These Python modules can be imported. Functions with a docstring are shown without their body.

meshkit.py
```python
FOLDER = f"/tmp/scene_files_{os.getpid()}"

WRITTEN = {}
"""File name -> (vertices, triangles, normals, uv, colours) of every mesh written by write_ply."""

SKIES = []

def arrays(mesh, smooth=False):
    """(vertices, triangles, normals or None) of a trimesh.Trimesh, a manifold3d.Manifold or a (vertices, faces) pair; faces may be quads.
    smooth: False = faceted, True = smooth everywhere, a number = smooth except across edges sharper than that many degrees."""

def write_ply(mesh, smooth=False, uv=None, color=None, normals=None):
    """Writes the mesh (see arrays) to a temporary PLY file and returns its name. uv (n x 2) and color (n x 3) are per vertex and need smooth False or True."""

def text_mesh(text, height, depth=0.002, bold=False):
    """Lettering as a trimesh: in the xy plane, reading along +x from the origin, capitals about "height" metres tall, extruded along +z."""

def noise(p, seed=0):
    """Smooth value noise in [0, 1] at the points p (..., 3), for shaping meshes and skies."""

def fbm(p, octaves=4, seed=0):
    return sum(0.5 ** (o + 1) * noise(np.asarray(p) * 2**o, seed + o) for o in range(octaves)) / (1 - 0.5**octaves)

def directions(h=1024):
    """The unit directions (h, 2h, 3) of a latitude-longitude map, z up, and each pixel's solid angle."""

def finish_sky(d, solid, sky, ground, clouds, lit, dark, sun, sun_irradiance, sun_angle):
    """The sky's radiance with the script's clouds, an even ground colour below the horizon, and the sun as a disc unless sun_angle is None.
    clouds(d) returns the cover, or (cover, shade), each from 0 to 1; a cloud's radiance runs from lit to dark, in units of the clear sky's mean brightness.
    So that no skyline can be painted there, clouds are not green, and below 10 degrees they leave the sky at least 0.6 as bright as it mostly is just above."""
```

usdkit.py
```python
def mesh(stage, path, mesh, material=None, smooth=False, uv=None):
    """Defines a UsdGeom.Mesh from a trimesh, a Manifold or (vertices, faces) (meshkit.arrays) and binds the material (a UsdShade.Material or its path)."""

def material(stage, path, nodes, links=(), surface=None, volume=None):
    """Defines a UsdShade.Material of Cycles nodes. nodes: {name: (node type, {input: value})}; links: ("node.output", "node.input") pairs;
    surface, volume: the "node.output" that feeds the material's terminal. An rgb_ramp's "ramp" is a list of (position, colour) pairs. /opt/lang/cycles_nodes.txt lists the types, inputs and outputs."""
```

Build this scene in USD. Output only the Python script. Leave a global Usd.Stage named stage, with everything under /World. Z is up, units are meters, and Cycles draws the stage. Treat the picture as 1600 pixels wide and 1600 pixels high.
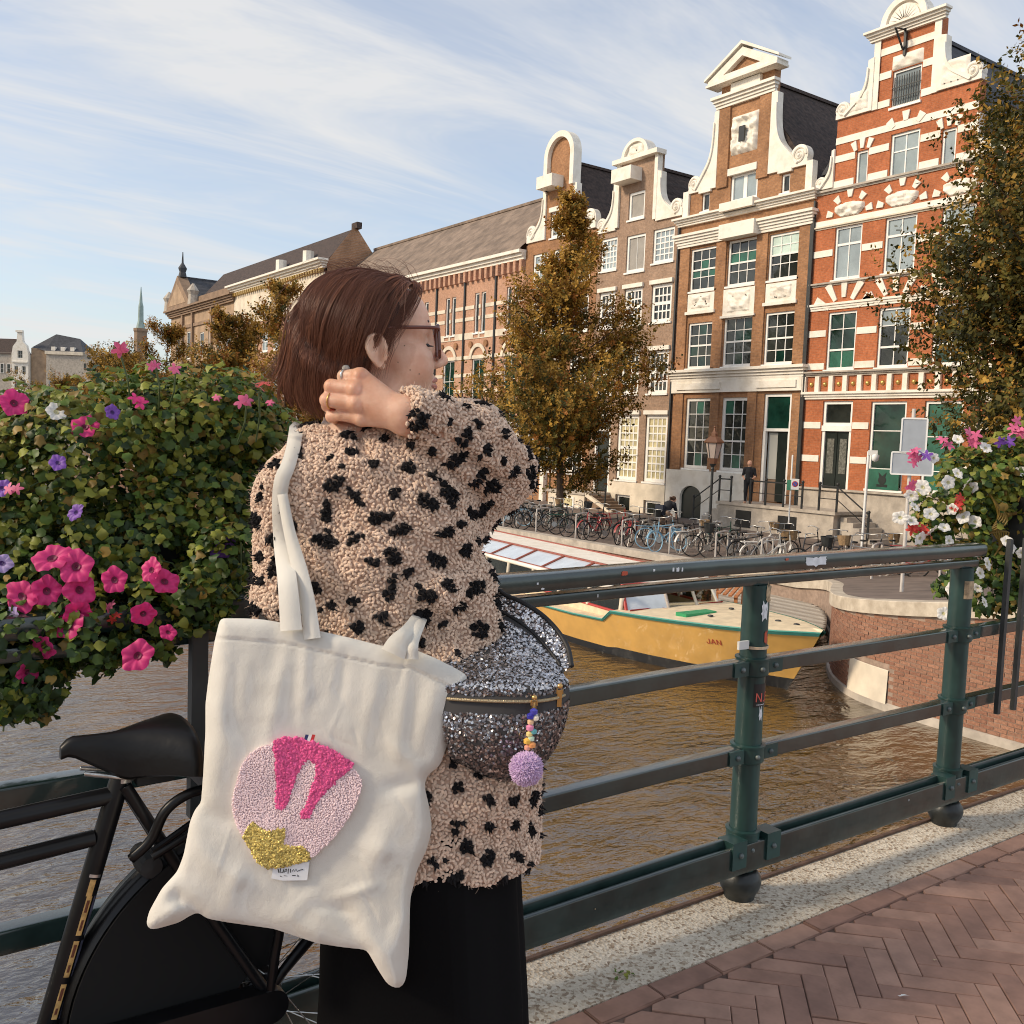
import math, random
import numpy as np, trimesh, usdkit, meshkit
import shapely.geometry as sg
from shapely import affinity
from shapely.ops import unary_union
from scipy.spatial import cKDTree, Delaunay
from pxr import Usd, UsdGeom, UsdLux, UsdShade, Gf, Sdf, Vt

random.seed(7); rng = np.random.default_rng(7)
stage = Usd.Stage.CreateInMemory()
UsdGeom.SetStageUpAxis(stage, 'Z'); UsdGeom.SetStageMetersPerUnit(stage, 1.0)
UsdGeom.Xform.Define(stage, '/World'); UsdGeom.Scope.Define(stage, '/World/Looks')
PI = math.pi

# ------------------------------------------------------------------ camera
FPX, HCAM = 1507.0, 1.34
yaw, pitch, roll = math.atan2(0.581, 0.814), -math.radians(4.25), math.radians(2.2)
F0 = np.array([math.sin(yaw), math.cos(yaw), 0]); R0 = np.array([math.cos(yaw), -math.sin(yaw), 0]); UPZ = np.array([0, 0, 1.0])
FW = F0*math.cos(pitch)+UPZ*math.sin(pitch); UU = UPZ*math.cos(pitch)-F0*math.sin(pitch)
UP = UU*math.cos(roll)-R0*math.sin(roll); RT = R0*math.cos(roll)+UU*math.sin(roll)
CAM = np.array([0, 0, HCAM])
cam = UsdGeom.Camera.Define(stage, '/World/camera')
m4 = Gf.Matrix4d(*[float(x) for x in (*RT, 0, *UP, 0, *(-FW), 0, *CAM, 1)])
cam.AddTransformOp().Set(m4)
cam.CreateHorizontalApertureAttr(36.0); cam.CreateVerticalApertureAttr(36.0)
cam.CreateFocalLengthAttr(36.0*FPX/1600); cam.CreateClippingRangeAttr(Gf.Vec2f(0.05, 2000))
cam.CreateExposureAttr(1.3)

def ray(px, py): return FW+RT*(px-800)/FPX-UP*(py-800)/FPX
def dep(px, py, d): return CAM+ray(px, py)*d                      # point at a depth
def ony(px, py, y): r = ray(px, py); return CAM+r*(y/r[1])
def onx(px, py, x): r = ray(px, py); return CAM+r*(x/r[0])
def onz(px, py, z): r = ray(px, py); return CAM+r*((z-HCAM)/r[2])

# ------------------------------------------------------------------ sun and sky
SUN_EL, SUNH = math.radians(33), np.array([-0.93, 0.36])
SUNH = SUNH/np.linalg.norm(SUNH)
SUN = np.array([SUNH[0]*math.cos(SUN_EL), SUNH[1]*math.cos(SUN_EL), math.sin(SUN_EL)])
sun = UsdLux.DistantLight.Define(stage, '/World/sun')
zax = SUN; xax = np.cross([0, 0, 1.0], zax); xax /= np.linalg.norm(xax); yax = np.cross(zax, xax)
sun.AddTransformOp().Set(Gf.Matrix4d(*[float(x) for x in (*xax, 0, *yax, 0, *zax, 0, 0, 0, 60, 1)]))
sun.CreateIntensityAttr(0.36); sun.CreateAngleAttr(10.0); sun.CreateColorAttr(Gf.Vec3f(1.0, 0.83, 0.62)); sun.CreateNormalizeAttr(True)
dome = UsdLux.DomeLight.Define(stage, '/World/sky')
dome.GetPrim().SetCustomDataByKey('kind', 'structure')
skym = usdkit.material(stage, '/World/Looks/sky_light', {
    's': ('sky_texture', {'sky_type': 'single_scattering', 'sun_disc': False, 'sun_elevation': SUN_EL, 'sun_rotation': math.atan2(SUN[0], SUN[1]), 'aerosol_density': 1.6, 'air_density': 1.0, 'ozone_density': 1.6}),
    'tc': ('geometry', {}),
    'sx': ('separate_xyz', {}),
    'zc': ('math', {'math_type': 'maximum', 'value2': 0.03}),
    'za': ('math', {'math_type': 'add', 'value2': 0.12}),
    'dx': ('math', {'math_type': 'divide'}), 'dy': ('math', {'math_type': 'divide'}),
    'cv': ('combine_xyz', {}),
    'mp': ('mapping', {'rotation': (0, 0, 0.55), 'scale': (0.42, 1.5, 1)}),
    'n1': ('noise_texture', {'scale': 1.35, 'detail': 10, 'roughness': 0.62, 'distortion': 0.7}),
    'n2': ('noise_texture', {'scale': 0.55, 'detail': 3, 'roughness': 0.5}),
    'mm': ('math', {'math_type': 'multiply_add', 'value2': 0.55}),
    'rp': ('rgb_ramp', {'ramp': [(0.54, (0.24,)*3), (0.74, (0.46,)*3), (0.93, (0.95,)*3)]}),
    'mul': ('mix', {'mix_type': 'mix', 'color2': (4.15, 4.15, 4.15)}),
    'b': ('background_shader', {'strength': 0.080})},
    [('tc.position', 'sx.vector'), ('sx.z', 'zc.value1'), ('zc.value', 'za.value1'), ('sx.x', 'dx.value1'), ('sx.y', 'dy.value1'), ('za.value', 'dx.value2'), ('za.value', 'dy.value2'),
     ('dx.value', 'cv.x'), ('dy.value', 'cv.y'), ('cv.vector', 'mp.vector'), ('mp.vector', 'n1.vector'), ('cv.vector', 'n2.vector'),
     ('n2.fac', 'mm.value1'), ('n1.fac', 'mm.value3'), ('mm.value', 'rp.fac'), ('rp.color', 'mul.fac'), ('s.color', 'mul.color1'), ('mul.color', 'b.color')], surface='b.background')
UsdShade.MaterialBindingAPI.Apply(dome.GetPrim()).Bind(skym)

# ------------------------------------------------------------------ materials
def mat(name, col, rough=0.6, metal=0.0, var=0.0, vscale=8.0, bump=0.0, bscale=40.0, bdist=0.01, spec=0.5, col2=None, ramp=(0.35, 0.65), rnd=0.0, coat=0.0, coord='world', stretch=(1, 1, 1), sheen=0.0, detail=5.0, transl=0.0, sss=0.0):
    col = np.array(col, float)
    n = {'p': ('principled_bsdf', {'base_color': tuple(col), 'roughness': rough, 'metallic': metal, 'specular_ior_level': spec, 'coat_weight': coat, 'coat_roughness': 0.08, 'sheen_weight': sheen})}
    l = []
    if coord == 'world': n['g'] = ('geometry', {}); src = 'g.position'
    else: n['g'] = ('texture_coordinate', {}); src = 'g.object'
    if stretch != (1, 1, 1):
        n['mp'] = ('mapping', {'scale': stretch}); l.append((src, 'mp.vector')); src = 'mp.vector'
    cs = None
    if col2 is not None or var:
        a = np.array(col2) if col2 is not None else np.clip(col*(1+var), 0, 1)
        b = col if col2 is not None else col*(1-var)
        n['n'] = ('noise_texture', {'scale': vscale, 'detail': detail, 'roughness': 0.6}); l.append((src, 'n.vector'))
        n['r'] = ('rgb_ramp', {'ramp': [(ramp[0], tuple(b)), (ramp[1], tuple(a))]}); l.append(('n.fac', 'r.fac')); cs = 'r.color'
    if rnd:
        n['o'] = ('object_info', {}); n['mr'] = ('map_range', {'to_min': 1-rnd, 'to_max': 1+rnd}); n['h'] = ('hsv', {'color': tuple(col)})
        l += [('o.random', 'mr.value'), ('mr.result', 'h.value')]
        if cs: l.append((cs, 'h.color'))
        cs = 'h.color'
    if cs: l.append((cs, 'p.base_color'))
    if bump:
        n['bn'] = ('noise_texture', {'scale': bscale, 'detail': 4}); n['b'] = ('bump', {'strength': bump, 'distance': bdist})
        l += [(src, 'bn.vector'), ('bn.fac', 'b.height'), ('b.normal', 'p.normal')]
    if sss: n['p'][1].update({'subsurface_weight': sss, 'subsurface_radius': (1, 0.35, 0.2), 'subsurface_scale': 0.006})
    out = 'p.BSDF'
    if transl:
        n['t'] = ('translucent_bsdf', {'color': tuple(np.clip(col*1.5, 0, 1))}); n['mx'] = ('mix_closure', {'fac': transl})
        if cs: l.append((cs, 't.color'))
        l += [('p.BSDF', 'mx.closure1'), ('t.BSDF', 'mx.closure2')]; out = 'mx.closure'
    return usdkit.material(stage, '/World/Looks/'+name, n, l, surface=out)

def brickmat(name, c1, c2, mortar, bw=0.21, rh=0.066, ms=0.006, plane='yz', stain=0.25, rough=0.85, bumpd=0.006):
    ax = {'yz': ('y', 'z'), 'xz': ('x', 'z'), 'xy': ('x', 'y')}[plane]
    return usdkit.material(stage, '/World/Looks/'+name, {
        'g': ('geometry', {}), 's': ('separate_xyz', {}), 'c': ('combine_xyz', {}),
        'k': ('brick_texture', {'scale': 1.0, 'brick_width': bw, 'row_height': rh, 'mortar_size': ms, 'mortar_smooth': 0.2, 'color1': c1, 'color2': c2, 'mortar': mortar, 'bias': 0.0}),
        'n': ('noise_texture', {'scale': 0.9, 'detail': 6, 'roughness': 0.62}), 'n2': ('noise_texture', {'scale': 9.0, 'detail': 4}),
        'r': ('rgb_ramp', {'ramp': [(0.3, (1-stain,)*3), (0.7, (1+stain*0.5,)*3)]}), 'r2': ('rgb_ramp', {'ramp': [(0.3, (0.8,)*3), (0.7, (1.15,)*3)]}),
        'm': ('mix', {'mix_type': 'multiply', 'fac': 1.0}), 'm2': ('mix', {'mix_type': 'multiply', 'fac': 1.0}), 'b': ('bump', {'strength': 0.6, 'distance': bumpd, 'invert': True}),
        'p': ('principled_bsdf', {'roughness': rough, 'specular_ior_level': 0.25})},
        [('g.position', 's.vector'), ('s.'+ax[0], 'c.x'), ('s.'+ax[1], 'c.y'), ('c.vector', 'k.vector'), ('g.position', 'n.vector'), ('g.position', 'n2.vector'), ('n.fac', 'r.fac'), ('n2.fac', 'r2.fac'),
         ('k.color', 'm.color1'), ('r.color', 'm.color2'), ('m.color', 'm2.color1'), ('r2.color', 'm2.color2'), ('m2.color', 'p.base_color'), ('k.fac', 'b.height'), ('b.normal', 'p.normal')], surface='p.BSDF')

M = {}
M['white'] = mat('white_paint', (0.68, 0.62, 0.52), 0.6, col2=(0.80, 0.75, 0.66), vscale=2.2, ramp=(0.3, 0.55), bump=0.2, bscale=25)
M['cream'] = mat('cream_stone', (0.66, 0.58, 0.46), 0.8, var=0.14, vscale=1.5, bump=0.3, bscale=12)
M['stone'] = mat('grey_stone', (0.42, 0.37, 0.31), 0.85, var=0.2, vscale=2.5, bump=0.4, bscale=10, bdist=0.02)
M['black'] = mat('black_paint', (0.012, 0.012, 0.012), 0.35, var=0.3, vscale=3)
M['frame'] = mat('white_frame', (0.82, 0.80, 0.75), 0.45, var=0.06, vscale=2)
M['taupe'] = mat('grey_shutter', (0.30, 0.28, 0.25), 0.6, var=0.1, vscale=2)
M['glass'] = mat('dark_glass', (0.010, 0.013, 0.012), 0.04, spec=0.5, col2=(0.035, 0.04, 0.035), vscale=0.7, bump=0.3, bscale=1.6, bdist=0.02)
M['glass_green'] = mat('green_glass', (0.007, 0.034, 0.024), 0.05, spec=0.5, var=0.5, vscale=0.9)
M['blind_green'] = mat('green_tint', (0.018, 0.105, 0.066), 0.25, var=0.3, vscale=1.5)  # green tone for panes and the board; no blind is modelled
M['blind_pale'] = mat('pale_tint', (0.50, 0.62, 0.55), 0.25, var=0.15, vscale=1.2)  # pale tone set in the pane colour; no blind is modelled
M['glass_sky'] = mat('sky_painted_glass', (0.24, 0.29, 0.30), 0.06, spec=0.9, var=0.3, vscale=0.5)  # reflected bright sky painted into the pane colour
M['glass_gold'] = mat('pale_gold_pane', (0.50, 0.44, 0.25), 0.3, var=0.3, vscale=2.5)  # flat pale gold pane colour
M['redbrick'] = brickmat('orange_brick', (0.47, 0.15, 0.06), (0.41, 0.125, 0.05), (0.42, 0.20, 0.12), stain=0.22)
M['brownbrick'] = brickmat('brown_brick', (0.40, 0.205, 0.098), (0.32, 0.16, 0.078), (0.33, 0.21, 0.14), stain=0.3)
M['greybrick'] = brickmat('greybrown_brick', (0.37, 0.245, 0.17), (0.31, 0.205, 0.142), (0.34, 0.26, 0.20), stain=0.22)
M['pinkbrick'] = brickmat('pink_brick', (0.52, 0.29, 0.19), (0.46, 0.25, 0.16), (0.5, 0.36, 0.27), stain=0.15)
M['quaybrick'] = brickmat('quay_brick', (0.25, 0.11, 0.075), (0.20, 0.09, 0.06), (0.30, 0.24, 0.2), stain=0.4)
M['iron'] = mat('dark_iron', (0.02, 0.022, 0.022), 0.5, var=0.3, vscale=6)

# ------------------------------------------------------------------ prims and meshes
used = {}
def uniq(parent, name):
    k = parent+'/'+name; n = used.get(k, 0); used[k] = n+1
    return k if n == 0 else '%s_%03d' % (k, n)
def tag(p, label=None, cat=None, group=None, kind=None):
    p = p.GetPrim() if hasattr(p, 'GetPrim') else p
    for k, v in (('label', label), ('category', cat), ('group', group), ('kind', kind)):
        if v: p.SetCustomDataByKey(k, v)
    return p
def thing(name, label, cat, group=None, loc=None, rz=0):
    x = UsdGeom.Xform.Define(stage, uniq('/World', name))
    if loc is not None: x.AddTranslateOp().Set(Gf.Vec3d(*[float(c) for c in loc]))
    if rz: x.AddRotateZOp().Set(float(rz))
    tag(x, label, cat, group); return x
def pp(parent): return '/World' if parent is None else str(parent.GetPath())
def copyof(proto, name, label, cat, group, loc, rz=0, sc=1.0, tilt=0):
    x = UsdGeom.Xform.Define(stage, uniq('/World', name))
    x.AddTranslateOp().Set(Gf.Vec3d(*[float(c) for c in loc])); x.AddRotateZOp().Set(float(rz))
    if tilt: x.AddRotateXOp().Set(float(tilt))
    if sc != 1.0: x.AddScaleOp().Set(Gf.Vec3f(sc, sc, sc))
    x.GetPrim().GetReferences().AddInternalReference(proto.GetPath()); x.GetPrim().SetInstanceable(True)
    tag(x, label, cat, group); return x

class B:
    def __init__(s): s.v = []; s.f = []; s.n = 0
    def add(s, v, f):
        v = np.asarray(v, float); f = np.asarray(f, int)
        if f.shape[1] == 4: f = np.vstack([f[:, [0, 1, 2]], f[:, [0, 2, 3]]])
        s.v.append(v); s.f.append(f+s.n); s.n += len(v); return s
    def tm(s, m, T=None):
        v = np.array(m.vertices)
        if T is not None: v = v@T[:3, :3].T+T[:3, 3]
        return s.add(v, m.faces)
    def box(s, x0, x1, y0, y1, z0, z1):
        v = np.array([[x, y, z] for x in (x0, x1) for y in (y0, y1) for z in (z0, z1)])
        return s.add(v, [[0, 1, 3, 2], [4, 6, 7, 5], [0, 4, 5, 1], [2, 3, 7, 6], [0, 2, 6, 4], [1, 5, 7, 3]])
    def obox(s, c, ax, ay, az):
        c, ax, ay, az = (np.asarray(q, float) for q in (c, ax, ay, az))
        v = np.array([c+i*ax+j*ay+k*az for i in (-1, 1) for j in (-1, 1) for k in (-1, 1)])
        return s.add(v, [[0, 1, 3, 2], [4, 6, 7, 5], [0, 4, 5, 1], [2, 3, 7, 6], [0, 2, 6, 4], [1, 5, 7, 3]])
    def bar(s, a, b, w, h, up=(0, 0, 1)):
        a = np.asarray(a, float); b = np.asarray(b, float); d = b-a; L = np.linalg.norm(d); d /= L
        sx = np.cross(d, up); sx /= np.linalg.norm(sx)+1e-12; uz = np.cross(sx, d)
        return s.obox((a+b)/2, d*L/2, sx*w/2, uz*h/2)
    def tube(s, pts, r, n=8, cap=True):
        p = np.asarray(pts, float); r = np.broadcast_to(r, (len(p),))
        t = np.gradient(p, axis=0); t /= np.linalg.norm(t, axis=1, keepdims=True)+1e-12
        a = np.zeros_like(p); ref = np.array([0, 0, 1.0]) if abs(t[0, 2]) < 0.9 else np.array([1.0, 0, 0])
        for i in range(len(p)):
            q = ref-t[i]*(ref@t[i]); q /= np.linalg.norm(q)+1e-12; a[i] = q; ref = q
        b = np.cross(t, a); an = np.arange(n)*2*PI/n
        v = p[:, None]+r[:, None, None]*(np.cos(an)[None, :, None]*a[:, None]+np.sin(an)[None, :, None]*b[:, None])
        i, j = np.meshgrid(np.arange(len(p)-1), np.arange(n), indexing='ij')
        q = np.stack([i*n+j, i*n+(j+1) % n, (i+1)*n+(j+1) % n, (i+1)*n+j], -1).reshape(-1, 4)
        v = v.reshape(-1, 3); f = np.vstack([q[:, [0, 1, 2]], q[:, [0, 2, 3]]])
        if cap:
            c0 = len(v); v = np.vstack([v, p[:1], p[-1:]]); o = (len(p)-1)*n
            f = np.vstack([f, [[c0, (k+1) % n, k] for k in range(n)], [[c0+1, o+k, o+(k+1) % n] for k in range(n)]])
        return s.add(v, f)
    def lathe(s, prof, c=(0, 0, 0), n=20, axis='z'):
        pr = np.asarray(prof, float); an = np.arange(n)*2*PI/n
        v = np.stack([pr[:, None, 0]*np.cos(an), pr[:, None, 0]*np.sin(an), np.broadcast_to(pr[:, None, 1], (len(pr), n))], -1).reshape(-1, 3)
        if axis == 'y': v = v[:, [0, 2, 1]]*[1, 1, -1]
        if axis == 'x': v = v[:, [2, 0, 1]]
        i, j = np.meshgrid(np.arange(len(pr)-1), np.arange(n), indexing='ij')
        q = np.stack([i*n+j, i*n+(j+1) % n, (i+1)*n+(j+1) % n, (i+1)*n+j], -1).reshape(-1, 4)
        return s.add(v+np.asarray(c, float), q)
    def poly(s, geom, fn, d0, d1):
        todo = list(getattr(geom, 'geoms', [geom]))
        while todo:
            g = todo.pop()
            if g.is_empty or g.geom_type != 'Polygon' or g.area < 1e-7: continue
            if g.interiors:                                          # cut through the first hole: the triangulator takes no holes
                c = g.interiors[0].centroid.x; x0, y0, x1, y1 = g.bounds
                for h in (sg.box(x0-1, y0-1, c, y1+1), sg.box(c, y0-1, x1+1, y1+1)):
                    q = g.intersection(h); todo += list(getattr(q, 'geoms', [q]))
                continue
            m = trimesh.creation.extrude_polygon(g, 1.0, engine='earcut'); v = np.array(m.vertices)
            s.add(fn(v[:, 0], v[:, 1], d0+(d1-d0)*v[:, 2]), m.faces)
        return s
    def grid(s, V):
        a, b = V.shape[:2]; i, j = np.meshgrid(np.arange(a-1), np.arange(b-1), indexing='ij')
        q = np.stack([i*b+j, (i+1)*b+j, (i+1)*b+j+1, i*b+j+1], -1).reshape(-1, 4)
        return s.add(V.reshape(-1, 3), q)
    def ball(s, c, r, sub=2):
        m = trimesh.creation.icosphere(sub); return s.add(np.asarray(m.vertices)*r+np.asarray(c), m.faces)
    def out(s): return np.vstack(s.v), np.vstack(s.f)
    def put(s, name, m, parent=None, smooth=False, label=None, cat=None, group=None, kind=None):
        p = usdkit.mesh(stage, uniq(pp(parent), name), s.out(), M[m] if isinstance(m, str) else m, smooth=smooth)
        tag(p, label, cat, group, kind); return p

def put(name, v, f, m, parent=None, smooth=False, **k):
    return B().add(v, f).put(name, m, parent, smooth, **k)

def scatter(name, parent, protos, pos, rot, sc, idx, kind='stuff', label=None, cat=None):
    """A PointInstancer for what nobody could count. rot: n x 3 x 3 matrices (columns = axes)."""
    path = uniq(pp(parent), name)
    pi = UsdGeom.PointInstancer.Define(stage, path)
    tg = []
    for k, (v, f, m, sm) in enumerate(protos):
        q = usdkit.mesh(stage, path+'/source_%s' % 'abcdefgh'[k], (v, f), M[m] if isinstance(m, str) else m, smooth=sm); tg.append(q.GetPath())
    pi.CreatePrototypesRel().SetTargets(tg)
    n = len(pos)
    pi.CreateProtoIndicesAttr(Vt.IntArray.FromNumpy(np.asarray(idx, np.int32)))
    pi.CreatePositionsAttr(Vt.Vec3fArray.FromNumpy(np.asarray(pos, np.float32)))
    from scipy.spatial.transform import Rotation
    qq = Rotation.from_matrix(rot).as_quat()
    pi.CreateOrientationsAttr(Vt.QuathArray([Gf.Quath(float(a[3]), float(a[0]), float(a[1]), float(a[2])) for a in qq]))
    sc = np.asarray(sc, np.float32)
    if sc.ndim == 1: sc = np.repeat(sc[:, None], 3, 1)
    pi.CreateScalesAttr(Vt.Vec3fArray.FromNumpy(sc))
    tag(pi, label, cat, None, kind); return pi

def frames(nrm, spin=None, jitter=0.0, r=rng):
    """Rotation matrices whose z axis follows nrm."""
    z = np.asarray(nrm, float)+r.normal(0, 1, (len(nrm), 3))*jitter
    z /= np.linalg.norm(z, axis=1, keepdims=True)+1e-9
    a = r.normal(0, 1, z.shape) if spin is None else np.asarray(spin, float)+np.zeros_like(z)
    x = a-z*np.sum(a*z, 1, keepdims=True); x /= np.linalg.norm(x, axis=1, keepdims=True)+1e-9
    y = np.cross(z, x)
    return np.stack([x, y, z], -1)

def smoothpath(P, n=8):
    P = np.asarray(P, float); out = []
    Q = np.vstack([2*P[0]-P[1], P, 2*P[-1]-P[-2]])
    for i in range(1, len(Q)-2):
        for t in np.linspace(0, 1, n, endpoint=False):
            a, b, c, d = Q[i-1], Q[i], Q[i+1], Q[i+2]
            out.append(0.5*((2*b)+(c-a)*t+(2*a-5*b+4*c-d)*t*t+(3*b-a-3*c+d)*t**3))
    out.append(P[-1]); return np.array(out)
# ------------------------------------------------------------------ the setting: water, ground, street, quay, bridge deck
ZW, ZS, XQ, XF = -3.0, -2.0, 20.8, 33.0
M['water'] = usdkit.material(stage, '/World/Looks/canal_water', {
    'nb': ('noise_texture', {'scale': 0.35, 'detail': 3}), 'rb': ('rgb_ramp', {'ramp': [(0.35, (0.020, 0.012, 0.004)), (0.65, (0.095, 0.052, 0.014))]}),
    'g': ('geometry', {}), 'm1': ('mapping', {'scale': (1.0, 1.9, 1.0), 'rotation': (0, 0, 0.5)}),
    'n1': ('noise_texture', {'scale': 1.6, 'detail': 3, 'roughness': 0.5, 'distortion': 0.4}), 'n2': ('noise_texture', {'scale': 5.5, 'detail': 3, 'roughness': 0.55, 'distortion': 0.3}),
    'ad': ('math', {'math_type': 'multiply_add', 'value2': 0.32}),
    'b': ('bump', {'strength': 1.0, 'distance': 0.095}),
    'p': ('principled_bsdf', {'base_color': (0.050, 0.029, 0.010), 'roughness': 0.035, 'ior': 2.5, 'specular_ior_level': 0.5})},
    [('g.position', 'nb.vector'), ('nb.fac', 'rb.fac'), ('rb.color', 'p.base_color'), ('g.position', 'm1.vector'), ('m1.vector', 'n1.vector'), ('m1.vector', 'n2.vector'), ('n2.fac', 'ad.value1'), ('n1.fac', 'ad.value3'), ('ad.value', 'b.height'), ('b.normal', 'p.normal')], surface='p.BSDF')
B().add([[-34, -60, ZW], [XQ+1, -60, ZW], [XQ+1, 172, ZW], [-34, 172, ZW]], [[0, 1, 2, 3]]).put('water', 'water', kind='structure')
M['asphalt'] = mat('street_brick', (0.15, 0.115, 0.095), 0.9, var=0.25, vscale=1.5, bump=0.5, bscale=14)
M['land'] = mat('land', (0.13, 0.11, 0.09), 0.95, var=0.2, vscale=0.2)
g = B()
for x0, x1, y0, y1 in ((XQ+0.3, 700, 14, 900), (-700, -34, -400, 900), (-34, XQ+0.3, 172, 900), (15.2, 700, -400, 1)):
    g.add([[x0, y0, ZS-0.02], [x1, y0, ZS-0.02], [x1, y1, ZS-0.02], [x0, y1, ZS-0.02]], [[0, 1, 2, 3]])
g.put('ground', 'land', kind='structure')
plan = smoothpath([(14.42, 0.6), (14.43, 3), (14.44, 5.5), (14.5, 8.2), (14.78, 9.9), (15.45, 10.95), (16.4, 11.8), (17.7, 12.75), (19.3, 13.9), (20.5, 15.2), (20.8, 17.0), (20.8, 19)], 8)
def zst(y): return np.interp(y, [1.5, 2.5, 9.0, 16.0], [-0.02, -0.1, -1.08, ZS])
def quayx(y): return np.interp(y, plan[:, 1], plan[:, 0])
# street beside the canal, rising to the bridge
ys = np.concatenate([np.linspace(0.6, 19, 40), [30, 60, 100, 172]]); us = np.linspace(0, 1, 6)
V = np.array([[[quayx(y)+0.06+u*(XF+1.5-quayx(y)), y, zst(y)] for u in us] for y in ys])
B().grid(V[:, ::-1]).put('quay_street', 'asphalt', kind='structure')

# curved brick wing wall with stone coping
M['qb'] = [mat('wall_brick_%s' % n, c, 0.9, var=0.25, vscale=30, bump=0.4, bscale=120, bdist=0.004) for n, c in (('red', (0.27, 0.130, 0.080)), ('dark', (0.23, 0.108, 0.068)), ('brown', (0.25, 0.13, 0.084)), ('pale', (0.295, 0.15, 0.095)))]
M['mortar'] = mat('wall_mortar', (0.30, 0.22, 0.17), 0.95, var=0.2, vscale=8)
wall = thing('brick_wing_wall', 'curved red brick canal wall with pale stone coping beside the bridge end', 'wall')
seg = np.linalg.norm(np.diff(plan, axis=0), axis=1); arc = np.concatenate([[0], np.cumsum(seg)])
def wp(s):
    x = np.interp(s, arc, plan[:, 0]); y = np.interp(s, arc, plan[:, 1])
    x2 = np.interp(np.asarray(s)+0.05, arc, plan[:, 0]); y2 = np.interp(np.asarray(s)+0.05, arc, plan[:, 1])
    x1 = np.interp(np.asarray(s)-0.05, arc, plan[:, 0]); y1 = np.interp(np.asarray(s)-0.05, arc, plan[:, 1])
    t = np.stack([x2-x1, y2-y1], -1); t /= np.linalg.norm(t, axis=-1, keepdims=True)+1e-9
    return np.stack([x, y], -1), t, np.stack([-t[..., 1], t[..., 0]], -1)      # normal towards the water (-x)
ss = np.linspace(0, arc[-1], 90); P, T, N = wp(ss)
def ribbon(prof):   # prof: (offset towards the water, z or callable)
    V = []
    for o, z in prof:
        xy = P+N*o; zz = z(P[:, 1]) if callable(z) else np.full(len(P), z)
        V.append(np.column_stack([xy, zz]))
    return np.stack(V, 1)
ztop = lambda y: zst(y)+0.02
B().grid(ribbon([(0, -3.6), (0, lambda y: zst(y)-0.2)])).put('mortar_face', 'mortar', wall)
B().grid(ribbon([(0.0, lambda y: ztop(y)-0.24), (0.07, lambda y: ztop(y)-0.24), (0.07, lambda y: ztop(y)-0.015), (0.055, ztop), (-0.42, ztop), (-0.42, lambda y: ztop(y)-0.3)])).put('stone_coping', mat('weathered_coping', (0.36, 0.30, 0.23), 0.85, col2=(0.56, 0.49, 0.39), vscale=3.5, bump=0.4, bscale=14), wall)
B().grid(ribbon([(0.0, -2.86), (0.05, -2.88), (0.05, -3.4)])).put('stone_footing', 'stone', wall)
q = wp(np.linspace(8.75, 9.8, 8)); qq = np.stack([np.column_stack([q[0]+q[2]*o, np.full(8, z)]) for o, z in ((0.012, -2.3), (0.024, -2.31), (0.05, -3.1))], 1)
B().grid(qq).put('corner_stone', 'cream', wall)
bl, bh = 0.215, 0.066; rows = int((2.0)/bh); bricks = []
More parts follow.
